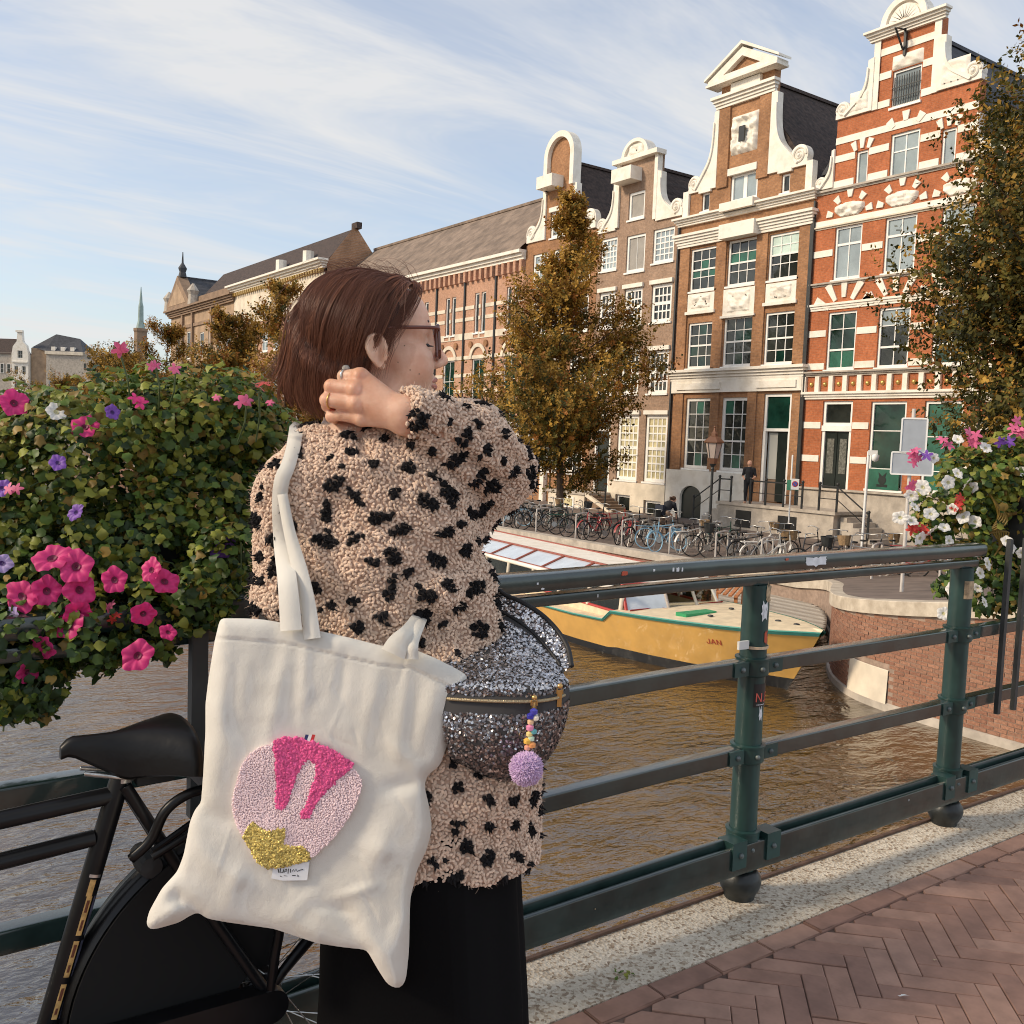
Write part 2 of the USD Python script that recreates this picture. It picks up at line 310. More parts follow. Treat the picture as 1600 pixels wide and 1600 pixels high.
for r in range(rows):
    z = -2.86+r*bh; s = (0.11 if r % 2 else 0.0)+5.2
    while s < 13.2:
        c, t, n = wp(np.array([s+bl/2])); c, t, n = c[0], t[0], n[0]
        if z+bh < zst(c[1])-0.23 and not (8.7 < s+bl/2 < 9.85 and z < -2.2): bricks.append((c, t, n, z+bh/2))
        s += bl
    # receding course positions kept within view
cam2 = np.array([0, 0]); bricks.sort(key=lambda b: np.hypot(*b[0]))
stuffs = [B() for _ in range(4)]
for i, (c, t, n, z) in enumerate(bricks):
    o = 0.004+0.008*rng.random(); k = rng.choice(4, p=[.35, .2, .3, .15])
    bb = B() if i < 300 else stuffs[k]
    L, Hh = bl/2-0.007, bh/2-0.006
    bb.obox((*(c+n*(o/2)), z), (*(t*L), 0), (*(n*(o/2+0.002)), 0), (0, 0, Hh))
    if i < 300: bb.put('brick', M['qb'][k], wall)
for k in range(4): stuffs[k].put('brick_courses', M['qb'][k], wall, kind='stuff')
# long quay wall beyond it
B().box(XQ-0.02, XQ+0.25, 18.9, 172, -3.6, ZS-0.18).put('quay_wall', 'quaybrick', kind='structure')
B().box(XQ-0.07, XQ+0.36, 18.9, 172, ZS-0.18, ZS+0.03).put('quay_coping', 'stone', kind='structure')
# timber landing stage between boat and quay
dock = thing('timber_landing_stage', 'grey weathered timber landing stage between the yellow boat and the quay wall', 'landing stage')
M['plank'] = [mat('weathered_plank_%s' % n, c, 0.85, var=0.2, vscale=6, stretch=(6, 0.6, 6), bump=0.3, bscale=30) for n, c in (('grey', (0.36, 0.32, 0.27)), ('light', (0.43, 0.39, 0.33)), ('brown', (0.30, 0.26, 0.21)))]
for i in range(26):
    x = 17.2+i*0.142; y0 = max(12.3, quayx(0)*0+np.interp(x, plan[:, 0], plan[:, 1])+0.25)
    B().box(x, x+0.134, y0, 32.0, -2.62+0.004*(i % 3), -2.55+0.004*(i % 3)).put('plank', M['plank'][i % 3], dock)
for y in (14.5, 18, 22, 26, 30):
    B().tube([(17.25, y, -3.4), (17.25, y, -2.66)], 0.11, 10).put('pile', 'iron', dock)

# bridge deck
M['agg'] = usdkit.material(stage, '/World/Looks/exposed_aggregate', {
    'g': ('geometry', {}), 'v': ('voronoi_texture', {'scale': 120.0, 'randomness': 1.0}), 'n': ('noise_texture', {'scale': 60, 'detail': 6, 'roughness': 0.75}), 'n2': ('noise_texture', {'scale': 3, 'detail': 4}),
    'sc': ('separate_color', {}), 'r': ('rgb_ramp', {'ramp': [(0.0, (0.24, 0.175, 0.12)), (0.15, (0.40, 0.325, 0.245)), (0.35, (0.54, 0.48, 0.395)), (1.0, (0.66, 0.60, 0.51))]}),
    'r2': ('rgb_ramp', {'ramp': [(0.36, (0.34, 0.28, 0.22)), (0.45, (1, 1, 1))]}), 'r3': ('rgb_ramp', {'ramp': [(0.3, (0.78, 0.76, 0.72)), (0.7, (1.08, 1.06, 1.02))]}),
    'm': ('mix', {'mix_type': 'multiply', 'fac': 1.0}), 'm2': ('mix', {'mix_type': 'multiply', 'fac': 1.0}), 'b': ('bump', {'strength': 0.8, 'distance': 0.004}), 'p': ('principled_bsdf', {'roughness': 0.85})},
    [('g.position', 'v.vector'), ('g.position', 'n.vector'), ('g.position', 'n2.vector'), ('v.color', 'sc.color'), ('sc.r', 'r.fac'), ('n.fac', 'r2.fac'), ('n2.fac', 'r3.fac'), ('r.color', 'm.color1'), ('r2.color', 'm.color2'),
     ('m.color', 'm2.color1'), ('r3.color', 'm2.color2'), ('m2.color', 'p.base_color'), ('v.distance', 'b.height'), ('b.normal', 'p.normal')], surface='p.BSDF')
B().box(-14, 14.36, 1.665, 1.90, -0.42, 0.0).put('bridge_kerb', 'agg', kind='structure')
M['rust'] = mat('rusty_steel', (0.10, 0.055, 0.035), 0.7, var=0.4, vscale=20)
B().box(-14, 14.36, 1.90, 1.912, -0.5, 0.008).put('bridge_edge_strip', 'rust', kind='structure')
M['joint'] = mat('paver_joint', (0.13, 0.085, 0.068), 0.95, var=0.3, vscale=30)
B().box(-14, 14.36, -9, 1.664, -0.42, -0.007).put('bridge_deck', 'joint', kind='structure')
pave = UsdGeom.Xform.Define(stage, uniq('/World', 'pavement')); tag(pave, kind='structure')
M['pav'] = [mat('paver_%s' % n, c, 0.85, var=0.16, vscale=12, bump=0.35, bscale=90, bdist=0.003) for n, c in (('mauve', (0.31, 0.180, 0.132)), ('brown', (0.28, 0.158, 0.115)), ('rose', (0.335, 0.20, 0.148)), ('dark', (0.25, 0.142, 0.106)))]
w = 0.0625; cells = []
ca = math.cos(-PI/4); sa = math.sin(-PI/4)
for i in range(-100, 100):
    for j in range(-18, 18):
        ox, oy = (i+3*j)*w, (i-3*j)*w
        for r in ((ox, oy, ox+3*w, oy+w), (ox+3*w, oy-2*w, ox+4*w, oy+w)):
            pts = [(r[0], r[1]), (r[2], r[1]), (r[2], r[3]), (r[0], r[3])]
            P4 = np.array([(x*ca-y*sa+2.03, x*sa+y*ca+1.31) for x, y in pts])
            if P4[:, 0].max() > -2 and P4[:, 0].min() < 9 and P4[:, 1].min() < 1.6 and P4[:, 1].max() > -1.5: cells.append(P4)
region = sg.box(-3, -3, 10, 1.592)
polys = []
for P4 in cells:
    g = sg.Polygon(P4).intersection(region)
    if g.is_empty or g.area < 5e-4 or g.geom_type != 'Polygon': continue
    g = g.buffer(-0.0013, join_style=2)
    if g.geom_type == 'Polygon' and g.area > 3e-4: polys.append(g)
x = -3.0
while x < 10:
    L = 0.2+0.006*rng.random(); polys.append(sg.box(x, 1.597, x+L-0.005, 1.661)); x += L
def rank(g):
    c = g.centroid; d = np.array([c.x, c.y, 0])-CAM; z = d@FW; px, py = 800+FPX*(d@RT)/z, 800-FPX*(d@UP)/z
    return z if z > 0.3 and 700 < px < 1700 and py < 1720 else 100+z
polys.sort(key=rank); st = [B() for _ in range(4)]
for i, g in enumerate(polys):
    k = rng.choice(4, p=[.4, .25, .2, .15]); dz = rng.normal(0, 0.0012); tl = rng.normal(0, 0.006, 2); c = g.centroid
    bb = B() if i < 300 else st[k]
    top = g.buffer(-0.002, join_style=2)
    if top.geom_type != 'Polygon' or len(top.exterior.coords) != len(g.exterior.coords): top = g
    o = np.array(g.exterior.coords)[:-1]; t = np.array(top.exterior.coords)[:-1]
    if len(t) != len(o): t = o
    k0 = int(np.argmin(np.hypot(*(t-o[0]).T))); t = np.roll(t, -k0, 0)
    zz = lambda q: dz+(q[:, 0]-c.x)*tl[0]+(q[:, 1]-c.y)*tl[1]
    V = np.vstack([np.column_stack([o, np.full(len(o), -0.02)]), np.column_stack([o, zz(o)-0.002]), np.column_stack([t, zz(t)])]); m = len(o)
    f = [[a*m+q, a*m+(q+1) % m, (a+1)*m+(q+1) % m, (a+1)*m+q] for a in (0, 1) for q in range(m)]
    F3 = [[a, b, c2] for a, b, c2, d in f]+[[a, c2, d] for a, b, c2, d in f]+[[2*m, 2*m+q, 2*m+q+1] for q in range(1, m-1)]
    if not g.exterior.is_ccw: F3 = [r[::-1] for r in F3]
    bb.add(V, F3)
    if i < 300: bb.put('brick', M['pav'][k], pave)
for k in range(4): st[k].put('brick_field', M['pav'][k], pave, kind='stuff')

# ------------------------------------------------------------------ bridge railing
M['rail'] = mat('green_black_rail_paint', (0.004, 0.0095, 0.0085), 0.25, col2=(0.011, 0.022, 0.020), vscale=9, bump=0.3, bscale=22, bdist=0.004, coat=0.7, spec=0.7)
M['post'] = mat('green_post_paint', (0.010, 0.028, 0.026), 0.36, col2=(0.018, 0.050, 0.045), vscale=5, bump=0.25, bscale=30, bdist=0.004)
M['teal'] = mat('worn_teal_paint', (0.03, 0.065, 0.06), 0.4, var=0.35, vscale=25, bump=0.3, bscale=40, bdist=0.004)
M['bolt'] = mat('grey_bolt', (0.13, 0.15, 0.15), 0.5, metal=0.6, var=0.3, vscale=50)
M['pblack'] = mat('post_foot_black', (0.014, 0.017, 0.017), 0.4, var=0.3, vscale=10, bump=0.3, bscale=25)
RY = 1.865
rail = thing('bridge_railing', 'dark green iron bridge railing with round posts and four rails', 'railing')
def sag(x): return -0.03*np.clip((1.9-x)/1.8, 0, 1)
PX = (-1.10, 0.006, 1.115, 2.224, 3.333)
def railbar(name, m, y0, y1, z0, z1, xa, xb, round_=0.006):
    sec = sg.box(y0, z0, y1, z1).buffer(-round_, join_style=2).buffer(round_, quad_segs=2); pts = np.array(sec.exterior.coords)[:-1]
    xs = np.linspace(xa, xb, 24)
    V = np.array([[(x, p[0], p[1]+sag(x)) for p in np.vstack([pts, pts[:1]])] for x in xs])
    b = B().grid(V)
    for k, e in ((0, 1), (-1, -1)):
        c = V[k][:-1]; m_ = len(c); b.add(c, [[0, q, q+1][::e] for q in range(1, m_-1)])
    b.put(name, m, rail, smooth=40)
railbar('top_rail', 'rail', RY-0.034, RY+0.034, 0.984, 1.031, -3, 3.43, 0.014)
railbar('under_rail', 'rail', RY-0.022, RY+0.022, 0.946, 0.974, -3, 3.40)
railbar('middle_rail', 'rail', RY-0.022, RY+0.022, 0.682, 0.727, -3, 4.05)
railbar('middle_rail', 'rail', RY-0.022, RY+0.022, 0.420, 0.466, -3, 4.0)
railbar('bottom_beam', 'rail', RY-0.052, RY-0.034, 0.098, 0.186, -3, 6.5)
railbar('bottom_beam', 'rail', RY-0.034, RY-0.022, 0.128, 0.160, -3, 6.5, 0.003)
railbar('bottom_bar', 'rail', RY-0.022, RY-0.004, 0.122, 0.203, -3, 6.5, 0.004)
for ip, x in enumerate(PX):
    dz = float(sag(x))
    post = B().lathe([(0.0, 0.946+dz), (0.039, 0.946+dz), (0.040, 0.09+dz), (0.0, 0.09+dz)][::-1], (x, RY, 0), 28).put('post', 'post', rail, smooth=40)
    B().lathe([(0.0, 0.0), (0.045, 0.0), (0.046, 0.010), (0.050, 0.018), (0.059, 0.034), (0.063, 0.052), (0.060, 0.068), (0.051, 0.082), (0.042, 0.090), (0.0, 0.094)], (x, RY, dz), 24).put('post_foot', 'pblack', rail, smooth=50)
    for zc, hh in ((0.704, 0.023), (0.443, 0.023), (0.163, 0.045)):
        b = B().lathe([(0.041, -hh-0.004), (0.047, -hh), (0.049, -hh+0.004), (0.049, hh-0.004), (0.052, hh), (0.052, hh+0.005), (0.041, hh+0.007)], (x, RY, zc+dz), 24)
        for sgn in (-1, 1): b.box(x+sgn*0.075-0.03, x+sgn*0.075+0.03, RY-0.027 if zc > 0.3 else RY-0.058, RY+0.027 if zc > 0.3 else RY+0.002, zc+dz-hh*0.9, zc+dz+hh*0.9)
        b.put('collar', 'post', rail, smooth=40)
        for sgn in (-1, 1): B().ball((x+sgn*0.072, (RY-0.028) if zc > 0.3 else RY-0.06, zc+dz), 0.0085, 1).put('bolt', 'bolt', rail, smooth=True)
        B().ball((x-0.012, RY-0.05, zc+dz), 0.0075, 1).put('bolt', 'bolt', rail, smooth=True)
# stickers and worn marks on rails and posts
M['sticker'] = mat('torn_white_sticker', (0.62, 0.64, 0.66), 0.6, var=0.12, vscale=40)
M['redmark'] = mat('red_paint_mark', (0.42, 0.07, 0.03), 0.6); M['tape'] = mat('black_tape', (0.008, 0.008, 0.009), 0.4)
M['tan'] = mat('tan_sticker', (0.34, 0.25, 0.15), 0.7, var=0.45, vscale=45); M['plastic'] = mat('grey_plastic_clip', (0.55, 0.55, 0.53), 0.5)
def torn(cx, cz, w_, h_, y, m, seed, name='torn_sticker', jag=0.12, lab=None):
    r = np.random.default_rng(seed); pts = []
    for e in range(4):
        a = [(-1, -1), (1, -1), (1, 1), (-1, 1)][e]; b_ = [(1, -1), (1, 1), (-1, 1), (-1, -1)][e]
        for t in np.linspace(0, 1, 9)[:-1]: pts.append(((a[0]+(b_[0]-a[0])*t)*w_/2*(1+r.normal(0, jag*0.4)), (a[1]+(b_[1]-a[1])*t)*h_/2*(1+r.normal(0, jag))))
    g = sg.Polygon(pts).buffer(0)
    B().poly(g, lambda u, v, d: np.column_stack([cx+u, y-d, cz+v]), 0.0, 0.0008).put(name, m, rail, label=lab)
def onpost(px, c, hw, z0, z1, m, name, lab=None, jag=0.0, seed=0):   # a patch wrapped round a post
    r = np.random.default_rng(seed); an = np.linspace(c-hw, c+hw, 9); zz = np.linspace(z0, z1, 7)
    V = np.array([[(px+0.0412*math.sin(a*(1+r.normal(0, jag*0.3))), RY-0.0412*math.cos(a), z+r.normal(0, jag*0.006)) for z in zz] for a in an])
    B().grid(V).put(name, m, rail, label=lab)
yr = RY-0.0345
p_ = ony(1275, 877, yr); torn(p_[0], p_[2], 0.095, 0.024, yr, 'sticker', 3, lab='torn white sticker on the top rail')
for px_, py_, w_, h_, m_ in ((976, 896, 0.02, 0.010, 'redmark'), (1022, 891, 0.006, 0.006, 'sticker'), (1052, 890, 0.006, 0.010, 'sticker'), (1059, 890, 0.010, 0.010, 'sticker'), (1066, 890, 0.005, 0.010, 'sticker'), (1230, 874, 0.012, 0.006, 'redmark'), (840, 912, 0.005, 0.005, 'sticker')):
    p_ = ony(px_, py_, yr); torn(p_[0], p_[2], w_, h_, yr, m_, int(px_), name='paint_mark')
for px_, py_, w_, h_, m_, nm_ in ((848, 920, 0.014, 0.007, 'sticker', 'paint_chip'), (934, 931, 0.004, 0.012, 'sticker', 'paint_chip'), (870, 1395, 0.006, 0.008, 'bolt', 'paint_chip'), (1420, 1250, 0.004, 0.01, 'sticker', 'paint_chip'), (930, 1420, 0.006, 0.006, 'tan', 'paint_chip')):
    p_ = ony(px_, py_, RY-0.053); torn(p_[0], p_[2], w_*0.6, h_*0.6, RY-0.053, m_, int(px_), name=nm_)
pz = lambda py_, i=3: ony(1170 if i == 3 else 1500, py_, RY-0.04)[2]
onpost(PX[3], -0.15, 0.24, pz(970), pz(945), 'sticker', 'torn_sticker', 'torn white sticker scrap on post', 0.8, 5)
onpost(PX[3], 0.15, 0.25, pz(945), pz(916), M['tan'], 'torn_sticker', None, 0.9, 6)
onpost(PX[3], 0.1, 0.16, pz(1008), pz(990), 'redmark', 'red_mark', None, 0.7, 7)
onpost(PX[3], -0.02, 0.62, pz(1108), pz(1072), 'tape', 'black_sticker', 'black sticker with red hand lettering', 0.0, 8)
onpost(PX[3], 0.0, 0.14, pz(1126), pz(1113), 'sticker', 'torn_sticker', None, 0.9, 9)
tm_ = meshkit.text_mesh('N.E', 0.026, 0.0006)
v_ = np.array(tm_.vertices); u_ = (v_[:, 0]-v_[:, 0].mean())/0.0416+0.02
put('lettering', np.column_stack([PX[3]+(0.0416+v_[:, 2])*np.sin(u_), RY-(0.0416+v_[:, 2])*np.cos(u_), pz(1102)+0.004+v_[:, 1]]), tm_.faces, mat('red_lettering', (0.55, 0.10, 0.07), 0.6), rail)
onpost(PX[3], 0.0, 0.4, pz(1105), pz(1104), 'sticker', 'lettering_underline')
onpost(PX[4], 0.05, 0.85, pz(938, 4), pz(910, 4), 'tan', 'tan_sticker', 'square tan picture sticker on second post')
B().lathe([(0.041, -0.004), (0.0435, -0.004), (0.0435, 0.004), (0.041, 0.004)], (PX[3], RY, pz(1016)), 24).put('cable_tie', mat('pale_cable_tie', (0.5, 0.38, 0.26), 0.5), rail)
B().box(PX[3]-0.085, PX[3]-0.043, RY-0.02, RY-0.012, pz(1016)-0.002, pz(1016)+0.022).put('tie_clip', 'plastic', rail)
# ------------------------------------------------------------------ canal houses
class Fac:
    """A facade's frame: u along it, v up, d outwards."""
    def __init__(s, o, ud, nd): s.o = np.array([*o, 0.0]); s.ud = np.array([*ud, 0.0]); s.nd = np.array([*nd, 0.0])
    def P(s, u, v, d):
        u, v, d = np.broadcast_arrays(np.asarray(u, float), np.asarray(v, float), np.asarray(d, float))
        return s.o+u[..., None]*s.ud+v[..., None]*UPZ+d[..., None]*s.nd
    def box(s, b, u0, u1, v0, v1, d0, d1):
        V = np.array([s.P(u, v, d) for u in (u0, u1) for v in (v0, v1) for d in (d0, d1)])
        return b.add(V, [[0, 1, 3, 2], [4, 6, 7, 5], [0, 4, 5, 1], [2, 3, 7, 6], [0, 2, 6, 4], [1, 5, 7, 3]])
    def poly(s, b, geom, d0, d1): return b.poly(geom, lambda u, v, d: s.P(u, v, d), d0, d1)
    def boxes(s, L, name, m, parent, **k):
        for q in L: b = B(); s.box(b, *q); r = b.put(name, m, parent, **k)
        return r
    def cornice(s, name, u0, u1, v0, v1, dm, m, parent, steps=4, d0=-0.02, ret=True):
        b = B(); H = v1-v0
        for k in range(steps):
            e = dm*(0.35+0.65*(k/(steps-1))**1.3); s.box(b, u0-(e*0.6 if ret else 0), u1+(e*0.6 if ret else 0), v0+H*k/steps, v0+H*(k+1)/steps-0.003, d0, e)
        return b.put(name, m, parent)
    def window(s, par, u0, u1, v0, v1, cols, rows, gl, sep=False, fr='frame', fw=0.10, mw=0.035, d=-0.13, sill=True, head=None, meet=None, name='window', colsplit=None):
        """A sash window: frame with glazing bars, a pane (or each pane) as sub-parts."""
        b = B()
        for q in ((u0, u0+fw, v0, v1), (u1-fw, u1, v0, v1), (u0+fw, u1-fw, v0, v0+fw), (u0+fw, u1-fw, v1-fw, v1)): s.box(b, *q, d-0.02, d+0.06)
        a0, a1, c0, c1 = u0+fw, u1-fw, v0+fw, v1-fw
        cu = np.linspace(a0, a1, cols+1); rv = np.linspace(c0, c1, rows+1) if np.ndim(rows) == 0 else c0+(c1-c0)*np.asarray(rows)
        for x in cu[1:-1]: s.box(b, x-mw/2, x+mw/2, c0, c1, d-0.01, d+0.025)
        for i, z in enumerate(rv[1:-1]):
            h = mw/2 if not (meet and i+1 in meet) else mw*1.1
            s.box(b, a0, a1, z-h, z+h, d-0.012, d+(0.027 if not (meet and i+1 in meet) else 0.04))
        if sill: s.box(b, u0-0.06, u1+0.06, v0-0.09, v0-0.003, d-0.03, 0.07)
        w = b.put(name, fr, par)
        if sep:
            for i in range(cols):
                for j in range(len(rv)-1):
                    g = gl(i, j) if callable(gl) else gl; t = rng.normal(0, 0.004, 4)
                    V = np.array([s.P(cu[i], rv[j], d+t[0]), s.P(cu[i+1], rv[j], d+t[1]), s.P(cu[i+1], rv[j+1], d+t[2]), s.P(cu[i], rv[j+1], d+t[3])])
                    put('pane', V, [[0, 1, 2, 3]], g, w)
        else:
            V = np.array([s.P(a, z, d) for a, z in ((a0, c0), (a1, c0), (a1, c1), (a0, c1))]); put('pane', V, [[0, 1, 2, 3]], gl if not callable(gl) else gl(0, 0), w)
        return w
    def relief(s, name, u0, u1, v0, v1, d, amp, m, parent, seed=0, n=26, fq=5.0, edge=0.12, oval=False):
        u = np.linspace(u0, u1, n); v = np.linspace(v0, v1, n); U, Vv = np.meshgrid(u, v, indexing='ij')
        h = meshkit.fbm(np.stack([np.abs(U-(u0+u1)/2)*fq, Vv*fq, np.full_like(U, seed*7.3)], -1), 3, seed); h = (h-0.35)*2
        e = np.minimum(np.minimum(U-u0, u1-U), np.minimum(Vv-v0, v1-Vv))/edge; D = d+amp*np.clip(h, 0, 1)*np.clip(e, 0, 1); D = np.where(((U-(u0+u1)/2)/(u1-u0)*2)**2+((Vv-(v0+v1)/2)/(v1-v0)*2)**2 > 1+0.15*np.sin(7*np.arctan2(Vv-(v0+v1)/2, U-(u0+u1)/2)), d-0.05, D+0.05) if oval else D; D[0] = D[-1] = d-0.05; D[:, 0] = D[:, -1] = d-0.05
        return B().grid(s.P(U, Vv, D)).put(name, m, parent, smooth=True)
    def wall(s, name, geom, holes, m, parent, d0=-0.4, d1=0.0):
        return s.poly(B(), geom.difference(unary_union([sg.box(h[0], h[2], h[1], h[3]) for h in holes])) if holes else geom, d0, d1).put(name, m, parent)
    def scroll(s, par, un, uo, vb, vt, m='white', vol=0.36, name='gable_scroll', d=0.1):
        """A claw piece between the neck (un) and the outer volute (uo), from vb up to vt."""
        g = 1 if uo > un else -1; W = abs(uo-un); Hh = vt-vb; pts = [(0, 0), (0, Hh)]
        for t in np.linspace(0, 1, 14): pts.append((0.16*W+W*0.58*t**2.4, Hh*(1-t)**1.0*0.97*(1-0.25*math.sin(t*PI))+vol*0.7*t))
        pts += [(W, 0.0)]
        shp = sg.Polygon(pts).buffer(0).union(sg.Point(W-vol, vol*1.05).buffer(vol*1.05, quad_segs=8)).union(sg.box(0, 0, W, vol*0.55))
        shp = affinity.translate(affinity.scale(shp, g, 1, origin=(0, 0)), un, vb)
        b = B(); s.poly(b, shp, -0.25, d)
        ln = sg.LineString([(p[0], p[1]-0.10) for p in pts[3:-1]]).buffer(0.06); ln = affinity.translate(affinity.scale(ln, g, 1, origin=(0, 0)), un, vb).intersection(shp); s.poly(b, ln, d-0.01, d+0.07)
        sp = []
        for t in np.linspace(0, 4.2*PI, 44): r = vol*0.85*(1-t/(4.9*PI)); sp.append((un+g*(W-vol+r*math.cos(t)), vb+vol*1.05+r*math.sin(t)))
        b.tube(s.P(np.array([p[0] for p in sp]), np.array([p[1] for p in sp]), d+0.01), 0.05, 6)
        b.ball(s.P(un+g*(W-vol), vb+vol*1.05, d+0.02), 0.09, 1)
        return b.put(name, m, par, smooth=35)
    def roof(s, par, u0, u1, ue, ve, vr, d1, m, d0=-0.3, name='roof'):
        """A ridge roof running back from the gable: eaves at u0, u1, ridge at ue."""
        b = B(); n = 16
        for uu in (u0, u1):
            k = np.linspace(0, 1, n)
            V = np.array([[s.P(uu+(ue-uu)*t, ve+(vr-ve)*t+0.04*(i % 2), dd) for dd in np.linspace(d0, d1, 6)] for i, t in enumerate(k)]); b.grid(V)
        for dd in (d0, d1): b.add(np.array([s.P(u0, ve, dd), s.P(u1, ve, dd), s.P(ue, vr, dd)]), [[0, 1, 2]])
        s.box(b, ue-0.12, ue+0.12, vr-0.02, vr+0.12, d1, d0)
        return b.put(name, m, par)
    def railing(s, par, pts, h=0.95, name='iron_railing', n=9, r=0.022, parent=None):
        b = B(); P = [s.P(*p) for p in pts]
        for a, c in zip(P[:-1], P[1:]):
            b.tube([a+UPZ*h, c+UPZ*h], r, 6); b.tube([a+UPZ*h*0.5, c+UPZ*h*0.5], r*0.6, 5)
        for a in P: b.tube([a, a+UPZ*(h+0.08)], r*1.5, 6); b.ball(a+UPZ*(h+0.1), r*2.2, 1)
        return b.put(name, 'iron', par)

M['tile'] = mat('brown_roof_tile', (0.048, 0.031, 0.025), 0.85, var=0.55, vscale=5, bump=0.8, bscale=7, bdist=0.05)
M['tile_grey'] = mat('grey_brown_roof', (0.20, 0.15, 0.115), 0.9, var=0.3, vscale=1.2, bump=0.9, bscale=4, bdist=0.08, stretch=(1, 1.0, 1))
M['slate'] = mat('dark_slate', (0.045, 0.047, 0.055), 0.75, var=0.3, vscale=2, bump=0.5, bscale=5, bdist=0.04)
M['sand'] = mat('brown_sandstone', (0.36, 0.25, 0.16), 0.85, var=0.2, vscale=1.0)
M['sandd'] = mat('dark_sandstone', (0.24, 0.16, 0.105), 0.85, var=0.2, vscale=1.0)
M['door'] = mat('dark_green_door', (0.012, 0.018, 0.015), 0.25, var=0.2, vscale=3)
M['gold'] = mat('gilded', (0.5, 0.33, 0.1), 0.4, metal=0.6)
ROW = Fac((XF, 0), (0, 1), (-1, 0))
R = ROW
def body(par, u0, u1, v1, m, back=11.0):   # side and back walls
    R.boxes([(u0, u0+0.3, -2.2, v1, -back, -0.41), (u1-0.3, u1, -2.2, v1, -back, -0.41), (u0, u1, -2.2, v1, -back-0.3, -back)], 'side_wall', m, par)

# ---- third house: brown neck gable with pediment and white sash windows
h3 = thing('neck_gable_house', 'tall brown brick canal house with white neck gable, pediment and carved scrolls', 'house', 'gabled canal houses along the quay')
w3 = [(31.0, 32.67, 8.56, 10.5), (28.72, 30.38, 8.56, 10.56), (26.45, 28.06, 8.56, 10.5), (30.9, 32.6, 5.0, 7.1), (28.7, 30.4, 5.0, 7.2), (26.42, 28.05, 5.0, 7.2), (30.83, 32.5, 0.36, 3.62), (28.5, 30.25, 0.34, 3.62), (26.4, 27.86, -0.9, 3.75), (28.9, 30.45, 12.25, 13.45), (31.68, 32.15, 12.15, 12.98), (27.16, 27.6, 12.15, 12.93)]
front = unary_union([sg.box(25.82, -2.1, 33.36, 11.6), sg.box(26.3, 11.6, 32.9, 13.1), sg.box(28.3, 13.0, 31.26, 17.6)])
R.wall('wall', front, w3, 'brownbrick', h3); body(h3, 25.82, 33.36, 11.8, 'brownbrick')
R.boxes([(28.32, 28.95, 13.0, 16.5, 0, 0.09), (30.62, 31.24, 13.0, 16.5, 0, 0.09)], 'pilaster', 'brownbrick', h3)
for u in (25.86, 28.1, 30.44, 32.7): R.boxes([(u, u+0.6, 4.9, 10.7, 0, 0.07)], 'pilaster', 'brownbrick', h3)
R.cornice('neck_cornice', 28.2, 31.36, 16.5, 17.0, 0.38, 'white', h3)
R.boxes([(28.95, 30.6, 17.08, 17.42, 0, 0.16)], 'name_panel', 'white', h3)
ped = sg.Polygon([(27.85, 17.55), (31.75, 17.55), (31.75, 17.72), (29.8, 18.72), (27.85, 17.72)])
b = B(); R.poly(b, ped.difference(sg.Polygon([(28.75, 17.8), (30.85, 17.8), (29.8, 18.36)])), -0.3, 0.42); R.poly(b, sg.Polygon([(27.7, 17.74), (29.8, 18.84), (31.9, 17.74), (31.9, 17.84), (29.8, 18.98), (27.7, 17.84)]), -0.3, 0.52); R.box(b, 27.8, 31.8, 17.46, 17.56, -0.3, 0.5); b.put('pediment', 'white', h3)
R.poly(B(), sg.Polygon([(28.6, 17.7), (31.0, 17.7), (29.8, 18.45)]), -0.2, 0.2).put('tympanum', 'brownbrick', h3)
R.scroll(h3, 28.3, 26.25, 13.08, 16.55, vol=0.42); R.scroll(h3, 31.26, 32.95, 13.08, 16.55, vol=0.36)
R.relief('carved_panel', 28.98, 30.52, 14.3, 15.98, 0.05, 0.24, 'white', h3, 3); R.boxes([(29.58, 29.9, 14.75, 15.4, 0.2, 0.27)], 'attic_hatch', 'black', h3)
R.boxes([(28.9, 30.55, 13.42, 13.72, 0, 0.14), (31.55, 32.28, 12.97, 13.12, 0, 0.12), (27.02, 27.75, 12.97, 13.12, 0, 0.12)], 'window_head', 'white', h3)
R.boxes([(25.95, 26.28, 11.95, 13.2, -0.2, 0.12), (32.9, 33.25, 11.95, 13.2, -0.2, 0.12)], 'gable_edge', 'white', h3)
R.cornice('gable_cornice', 25.82, 33.4, 11.62, 11.98, 0.42, 'white', h3); R.boxes([(28.7, 30.6, 11.8, 12.16, 0, 0.5)], 'cornice_block', 'white', h3)
R.cornice('main_entablature', 25.86, 33.34, 10.62, 11.2, 0.4, 'white', h3, 5); R.boxes([(28.55, 30.55, 10.6, 11.22, 0.0, 0.5)], 'entablature_block', 'white', h3)
for k, (u0, u1, v0, v1) in enumerate(((31.0, 32.65, 7.62, 8.42), (28.65, 30.45, 7.25, 8.42), (26.45, 28.05, 7.62, 8.42))):
    R.boxes([(u0, u1, v0, v1, 0, 0.08)], 'panel', 'white', h3); R.relief('festoon', u0+0.2, u1-0.2, v0+0.1, v1-0.05, 0.08, 0.16, 'white', h3, 11+k, 18)
    R.boxes([(u0-0.08, u1+0.08, v0-0.14 if k != 1 else v0-0.1, v0-0.003, 0, 0.16)], 'window_head', 'white', h3)
def top_gl(i, j): return M['blind_green'] if j in (1, 2) and (i+j) % 2 else M['glass_green'] if j == 1 else M['glass']
def pale_gl(i, j): return M['blind_pale'] if j >= 2 else M['glass']
